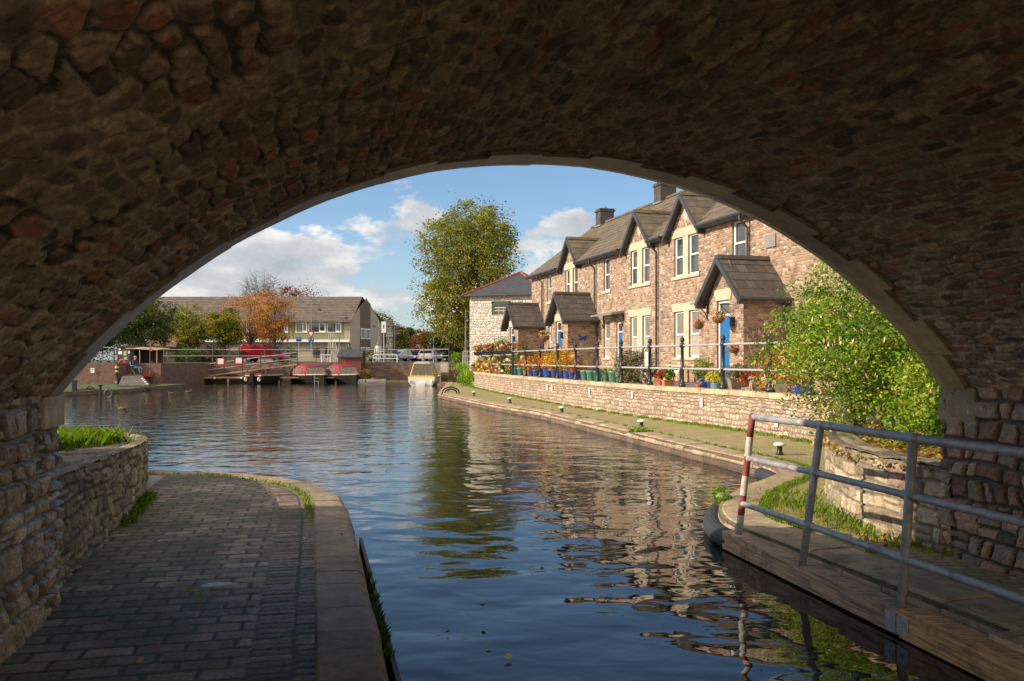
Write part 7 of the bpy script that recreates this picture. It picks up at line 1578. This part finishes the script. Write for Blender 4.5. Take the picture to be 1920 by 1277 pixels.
m = MB(); m.box(-.27, .27, -.12, .12, 0, .75); m.box(-.30, .30, -.15, .13, .75, .79); tag(m.build('electric_cabinet', pm('cream_cabinet', (.55, .50, .38), .6, var=.08), None, loc=tuple(wp(833, 66.0, .95))), 'cream electric cabinet beside the steps above the yellow boat', 'cabinet'); m = MB(); m.cbox(0, 0, 0, .5, .3, .72); tag(m.build('cabinet_plinth', QUAY_W, None, loc=tuple(wp(833, 66.05, .23))), 'dark stone plinth under the cream electric cabinet', 'plinth')
# ---- lamp posts and road signs
def lamp(label, px, D, ytop, arm, single=True):
    h = (HY-ytop)/F*D+ZC-QUAY_Z; e = empty('street_lamp', tuple(wp(px, D, QUAY_Z)), 0, label, 'street lamp', 'street lamps beyond the quay'); m = MB(); m.tube([(0, 0, 0), (0, 0, h*.35), (0, 0, h)], [.09, .06, .035], 8); m.build('pole', pm('grey_pole', (.20, .20, .20), .5), e)
    m = MB(); m.tube([(0, 0, h*.93), (arm*.6, 0, h*.93), (arm, 0, h*.925)], .025, 6); m.tube([(arm, 0, h*.925), (arm, 0, h*.87)], .02, 5); m.build('arm', BLACKP, e); m = MB(); m.lathe([(.05, .28), (.10, .2), (.26, .05), (.27, 0), (.001, .0)], arm, 0, h*.87-.25, 12); ls = m.build('lamp_shade', BLACKP, e); m = MB(); m.ball((arm, 0, h*.87-.30), .12, 8); m.build('globe', pm('globe', (.6, .58, .5), .3), ls)
lamp('tall street lamp in front of the right half of the long building roof', 584, 100, 563, .95); lamp('street lamp in front of the end windows of the long building', 636, 100, 582, .8); lamp('street lamp with its arm to the left, left of the stone pillar', 710, 112, 600, -.6); lamp('thin street lamp right of the stone pillar', 740, 120, 612, .5); lamp('short street lamp right of the silver hatchback', 813, 90, 632, -.35); lamp('slim lamp column in front of the big yellowing tree', 873, 70, 580, .15)
e = empty('road_sign', tuple(wp(583.5, 97, QUAY_Z)), 0, 'red-edged give way triangle above a blue round arrow sign', 'road sign'); m = MB(); m.tube([(0, 0, 0), (0, 0, 3.4)], .04, 6); m.build('pole', GALV, e)
SR = pm('sign_red', (.45, .02, .03), .5, bmp=0); SB = pm('sign_blue', (.01, .10, .42), .5, bmp=0)
zt = (HY-621.5)/F*97+ZC-QUAY_Z; m = MB(); m.prism([(-.40, zt), (.40, zt), (0, zt-.66)][::-1], -.08, -.05, 'y'); tg = m.build('triangle_plate', SR, e); m = MB(); m.prism([(-.26, zt-.09), (.26, zt-.09), (0, zt-.52)][::-1], -.095, -.082, 'y'); m.build('white_field', WHITE, tg)
zc_ = (HY-637.5)/F*97+ZC-QUAY_Z; m = MB(); m.prism([(.33*math.cos(k*math.pi/12), zc_+.33*math.sin(k*math.pi/12)) for k in range(24)], -.08, -.05, 'y'); rd_ = m.build('round_plate', SB, e); m = MB()
for k in range(3):
    a0 = R(90+120*k); pts_ = [(.19*math.cos(a0+R(j)), zc_+.19*math.sin(a0+R(j))) for j in range(0, 80, 16)]
    for (p, q) in zip(pts_[:-1], pts_[1:]): m.bar((p[0], -.088, p[1]), (q[0], -.088, q[1]), .05, .012)
    q = pts_[-1]; t_ = a0+R(64); m.prism([(q[0]+.09*math.cos(t_), q[1]+.09*math.sin(t_)), (q[0]-.09*math.sin(t_)*1.2, q[1]+.09*math.cos(t_)*1.2), (q[0]-.09*math.cos(t_), q[1]-.09*math.sin(t_))], -.094, -.082, 'y')
m.build('white_arrows', WHITE, rd_)
e = empty('road_sign', tuple(wp(560.5, 96, QUAY_Z)), 0, 'square dark blue sign with a small white line left of the triangle sign', 'road sign'); m = MB(); m.tube([(0, 0, 0), (0, 0, 2.9)], .04, 6); m.build('pole', GALV, e); zz = (HY-636)/F*96+ZC-QUAY_Z; m = MB(); m.box(-.31, .31, -.07, -.045, zz-.27, zz+.27); m.build('plate', SB, e); m = MB(); m.box(-.2, .2, -.085, -.072, zz+.08, zz+.13); m.build('line', WHITE, e)
# looped wire sculpture
e = empty('wire_sculpture', tuple(wp(621, 80, QUAY_Z)), 0, 'tall white looped wire sculpture like a fountain left of the boathouse', 'sculpture'); h = (HY-624)/F*80+ZC-QUAY_Z
for k, (dx, w_, hh_) in enumerate([(-.15, .26, 1), (.05, .22, 1.02), (.25, .28, .97), (0, .5, .75), (.3, .5, .62)]):
    m = MB(); m.tube([(dx-w_/2-.1, 0, 0), (dx-w_/2, 0, h*hh_*.6), (dx-w_/3, 0, h*hh_*.93), (dx, 0, h*hh_), (dx+w_/3, 0, h*hh_*.93), (dx+w_/2, 0, h*hh_*.6), (dx+w_/2+.05, 0, 0)], .02, 5); m.build('loop', pm('white_wire', (.62, .58, .48), .5), e)
e = empty('site_board', tuple(wp(572, 82, QUAY_Z)), 0, 'pale beige panel on the quay below the road signs', 'panel'); m = MB(); m.box(-.68, .68, -.04, .04, .1, 1.0); m.build('panel', CREAM, e)
for x in (-.6, .6): m = MB(); m.cbox(x, .06, 0, .08, .08, 1.05); m.build('post', WOOD, e)
e = empty('picnic_table', tuple(wp(612, 78, QUAY_Z)), 0, 'small white-topped table with red seats left of the boathouse', 'table'); m = MB(); m.box(-.5, .5, -.35, .35, .68, .73); m.build('tabletop', WHITE, e)
for x in (-.4, .4): m = MB(); m.cbox(x, 0, 0, .07, .5, .68); m.build('leg', WHITE, e)
# ---- boathouse shed on the walkway
bh = empty('boathouse', tuple(wp(655, 73.5, .45)), 0, 'small dark red timber boathouse with a slate roof behind the moored boats', 'shed'); wL, wR = X_(634, 73.5)-X_(655, 73.5), X_(677, 73.5)-X_(655, 73.5)
BRW = pm('red_brown_boards', (.16, .05, .035), .8, var=.25, scale=3); m = MB(); m.box(wL, wR, 0, 1.9, 0, 1.78); m.face([(wL, 1.9, 1.78), (wL, 0, 1.78), (wL, .95, 2.3)]); m.face([(wR, 0, 1.78), (wR, 1.9, 1.78), (wR, .95, 2.3)]); m.build('wall', BRW, bh)
m = MB(); m.hexa([(wL-.12, -.2, 1.68), (wR+.12, -.2, 1.68), (wR+.05, .95, 2.3), (wL+.0, .95, 2.3)], [(wL-.12, -.2, 1.76), (wR+.12, -.2, 1.76), (wR+.05, .95, 2.38), (wL, .95, 2.38)]); m.hexa([(wR+.12, 2.1, 1.68), (wL-.12, 2.1, 1.68), (wL, .95, 2.3), (wR+.05, .95, 2.3)], [(wR+.12, 2.1, 1.76), (wL-.12, 2.1, 1.76), (wL, .95, 2.38), (wR+.05, .95, 2.38)]); m.build('roof', SLATE, bh)
m = MB(); m.box(wL+.5, wL+.75, -.1, .0, .1, 1.25); m.build('red_post', pm('red_board', (.3, .03, .02)), bh)
bushlump('bush', 'green plant growing by the water right of the boathouse', tuple(wp(687, 72.6, .1)), (.5, .4, .5), 900, .12, GR+MIXG, 206)
m = MB(); m.box(X_(684, 73.3), X_(790, 73.3), 73.3, 74.3, -.3, .12); tag(m.build('quay_ledge', pm('ledge', (.20, .15, .10), .9, var=.3)), 'narrow stone ledge at the foot of the rounded quay wall', 'ledge')
# ---- boats
HULLK = pm('black_hull', (.018, .016, .014), .85, var=.3, spec=.2); CRM = pm('cream_gunwale', (.50, .42, .30), .6); REDC = pm('red_canvas', (.25, .03, .04), .8, var=.2, scale=3, bmp=.3); CLEAR = pm('clear_vinyl', (.22, .17, .15), .12, var=.7, scale=6, bmp=.4, spec=.8); WHL = pm('white_hull', (.72, .70, .65), .4, var=.1)
def hull(m, L, Wd, H, z0=-.15, stern=.75, n=12, rim=0):
    """boat hull lofted along x, bow at +x"""
    rings = []; K = 9
    for i in range(n+1):
        t = i/n; w_ = Wd/2*(stern+(1-stern)*min(1, t*2.2))*(1-max(0, (t-.5)/.5)**2.4*.985); sh = H*(1+.28*max(0, t-.4)**1.5+.05*(1-t)); x = -L/2+L*t
        rings.append([(x+(.0 if t < 1 else .05), w_*math.sin(a)*(abs(math.sin(a))**-.35 if abs(math.sin(a)) > .01 else 1), z0+(sh-z0)*(1-abs(math.cos(a))**.8) if abs(a) < math.pi/2 else sh) for a in np.linspace(-math.pi/2, math.pi/2, K)])
    P = [p for r in rings for p in r]; fs = [(i*K+j, (i+1)*K+j, (i+1)*K+j+1, i*K+j+1) for i in range(n) for j in range(K-1)]
    fs.append([j for j in range(K)]); fs += [(i*K, i*K+K-1, (i+1)*K+K-1, (i+1)*K) for i in range(n)]; m.faces(P, fs)
    return [[r[0] for r in rings], [r[-1] for r in rings]]
def day_boat(label, px, D, rz, canvas, hullm, L=5.2, Wd=2.1, ladder=False, open_frame=False):
    e = empty('day_boat', tuple(wp(px, D, 0)), rz, label, 'boat', 'canopied boats moored at the walkway'); m = MB(); g = hull(m, L, Wd, .62); m.build('hull', hullm, e, smooth=False)
    m = MB()
    for side_ in g: m.tube([(p[0], p[1], p[2]+.03) for p in side_], .05, 6)
    m.tube([g[0][0], g[1][0]], .05, 6); m.build('gunwale', CRM, e)
    for k in (.25, .42):
        m = MB()
        for side_ in g: m.tube([(p[0], p[1]*1.01+(.01 if p[1] > 0 else -.01), .12+k*.8+(p[2]-.62)*.6) for p in side_[:-1]], .018, 4)
        m.build('rubbing_strake', HULLK, e)
    # canopy: hoops lofted
    x0_, x1_ = -L*.42, L*.14; hs = [(x0_, .55), (x0_+.15, 1.25), (x0_+.9, 1.55), (x1_-.5, 1.55), (x1_, 1.38), (x1_+.55, .62)]; K = 9; rings = []
    for x, top in hs: w_ = Wd*.46*(1 if top > 1 else 1.04); rings.append([(x, w_*max(-1, min(1, 1.15*math.cos(a))), .62+(top-.62)*min(1, 1.25*math.sin(a))) for a in np.linspace(0, math.pi, K)])
    if open_frame:
        m = MB()
        for r in rings[1:5]: m.tube(r, .035, 5)
        m.faces([p for r in rings[1:4] for p in r[2:7]], [(i*5+j, (i+1)*5+j, (i+1)*5+j+1, i*5+j+1) for i in range(2) for j in range(4)]+[(i*5+j+1, (i+1)*5+j+1, (i+1)*5+j, i*5+j) for i in range(2) for j in range(4)]); m.build('canopy_frame', canvas, e)
        m = MB(); m.box(-L/2-.02, -L/2+.35, -.75, .75, .55, .85); m.build('red_transom', REDC, e)
        for y in (-.6, .6): m = MB(); torus(m, (-L/2-.12, y, .35), .13, .06); m.M = None; m.build('fender_ring', WHL, e)
        m = MB(); m.cbox(-L/2-.2, 0, .1, .22, .28, .75); m.build('outboard_motor', HULLK, e); return e
    m = MB(); m.faces([p for r in rings for p in r], [(i*K+j+1, (i+1)*K+j+1, (i+1)*K+j, i*K+j) for i in range(5) for j in range(K-1)]+[list(range(K))]); m.build('canopy', canvas, e, smooth=False)
    for sg in (-1, 1):
        for (xa, xb) in ((x0_+.28, x0_+1.0), (x0_+1.12, x1_-.45)):
            y = sg*(Wd*.46+.012); m = MB(); P = [(xa, y, .80), (xb, y, .80), (xb, y*.985, 1.22), (xa, y*.985, 1.20)]; m.face(P if sg < 0 else P[::-1]); m.face([(p[0], p[1]-sg*.005, p[2]) for p in (P[::-1] if sg < 0 else P)]); m.build('side_window', CLEAR, e)
    a_, b_ = rings[4], rings[5]
    for y0_, y1_ in ((-.80, -.28), (-.24, .24), (.28, .80)):
        y0_, y1_ = y0_*Wd/2.1, y1_*Wd/2.1; q = lambda t, y: (x1_+.55*t+.02, y, 1.38-(.76)*t+.02); m = MB(); P = [q(.88, y0_), q(.88, y1_), q(.14, y1_*.95), q(.14, y0_*.95)]; m.face(P); m.face([(p[0]-.01, p[1], p[2]-.01) for p in P[::-1]]); m.build('front_window', CLEAR, e)
    if ladder:
        m = MB(); m.tube([(L*.40, -.62, -.2), (L*.36, -.50, .85)], .02, 5); m.tube([(L*.44, -.36, -.2), (L*.40, -.24, .85)], .02, 5)
        for k in range(4): t = k/4+.1; m.tube([(L*.40-.04*t, -.62+.12*t, -.2+1.05*t), (L*.44-.04*t, -.36+.12*t, -.2+1.05*t)], .018, 5)
        m.build('ladder', RAILG, e)
    return e
day_boat('red-canopied black day boat with a small ladder, left of the pair', 583, 71.2, R(-52), REDC, HULLK, 5.0, 2.1, True)
day_boat('red-canopied black day boat right of the pair, before the boathouse', 645, 71.4, R(-55), REDC, HULLK, 4.8, 2.0)
day_boat('open boat with a brown canopy frame and red stern, leftmost of the moored boats', 501, 70.5, R(75), pm('brown_canvas', (.16, .085, .06), .85, var=.3), HULLK, 4.2, 1.95, open_frame=True)
# yellow cabin boat
yb = empty('cabin_boat', tuple(wp(798, 65.2, 0)), R(88), 'white cabin boat with yellow window frames moored by the stone steps', 'boat'); m = MB(); g = hull(m, 4.6, 2.15, .62, stern=.92); m.build('hull', WHL, yb)
YW = pm('yellow_frame', (.55, .36, .02), .45); GRYC = pm('grey_canvas', (.34, .33, .32), .8, var=.15); m = MB(); Z0_, Z1_ = .62, 1.62
m.hexa([(-2.1, -.93, Z0_), (.4, -.93, Z0_), (.4, .93, Z0_), (-2.1, .93, Z0_)], [(-1.95, -.66, Z1_), (.1, -.66, Z1_), (.1, .66, Z1_), (-1.95, .66, Z1_)]); m.build('cabin', YW, yb, bevel=.06)
m = MB(); m.hexa([(-2.05, -.72, Z1_-.02), (.2, -.72, Z1_-.02), (.2, .72, Z1_-.02), (-2.05, .72, Z1_-.02)], [(-1.9, -.50, Z1_+.18), (0, -.5, Z1_+.18), (0, .5, Z1_+.18), (-1.9, .5, Z1_+.18)]); m.build('cabin_roof', GRYC, yb, bevel=.05)
VIN = pm('tinted_vinyl', (.10, .07, .055), .12, var=.3, scale=5, spec=.8)
for (a, b_) in ((-.84, -.36), (-.29, .29), (.36, .84)):
    def q(y, t): return (-2.1-.03+.15*t, y*(1-.29*t), Z0_+(Z1_-Z0_)*t)
    P = [q(a, .18), q(a, .92), q(b_, .92), q(b_, .18)]; m = MB(); m.face(P[::-1]); m.face([(p[0]+.01, p[1], p[2]) for p in P]); m.build('rear_window', VIN, yb)
for sg in (-1, 1):
    for x in (-1.8, -.7): m = MB(); P = [(x, sg*.905, Z0_+.2), (x+.95, sg*.905, Z0_+.2), (x+.9, sg*.70, Z1_-.1), (x+.05, sg*.70, Z1_-.1)]; m.face(P); m.face([(p[0], p[1]-sg*.01, p[2]) for p in P[::-1]]); m.build('side_window', VIN, yb)
m = MB(); m.box(-2.5, -2.3, -.28, .22, -.1, .22); m.build('stern_step', WHL, yb)
for y in (-.8, .85): m = MB(); m.ball((-2.38, y, .32), .09, 8, .8, .8, 1.8); m.build('fender', WHL, yb)
m = MB()
for sd_ in g: m.tube([(p[0], p[1], p[2]+.02) for p in sd_], .035, 6)
m.build('gunwale', pm('gun', (.5, .46, .38), .5), yb)
e = empty('dinghy', tuple(wp(694, 70.8, 0)), R(-150), 'small low white dinghy with a red stripe at the ledge', 'boat'); m = MB(); g = hull(m, 2.5, 1.1, .30, z0=-.1, stern=.5); m.build('hull', WHL, e); m = MB(); m.box(-.9, -.2, -.45, .45, .35, .40); m.build('thwart', REDC, e); m = MB(); m.box(.2, .62, -.40, .46, .12, .38); m.build('red_stripe', REDC, e)
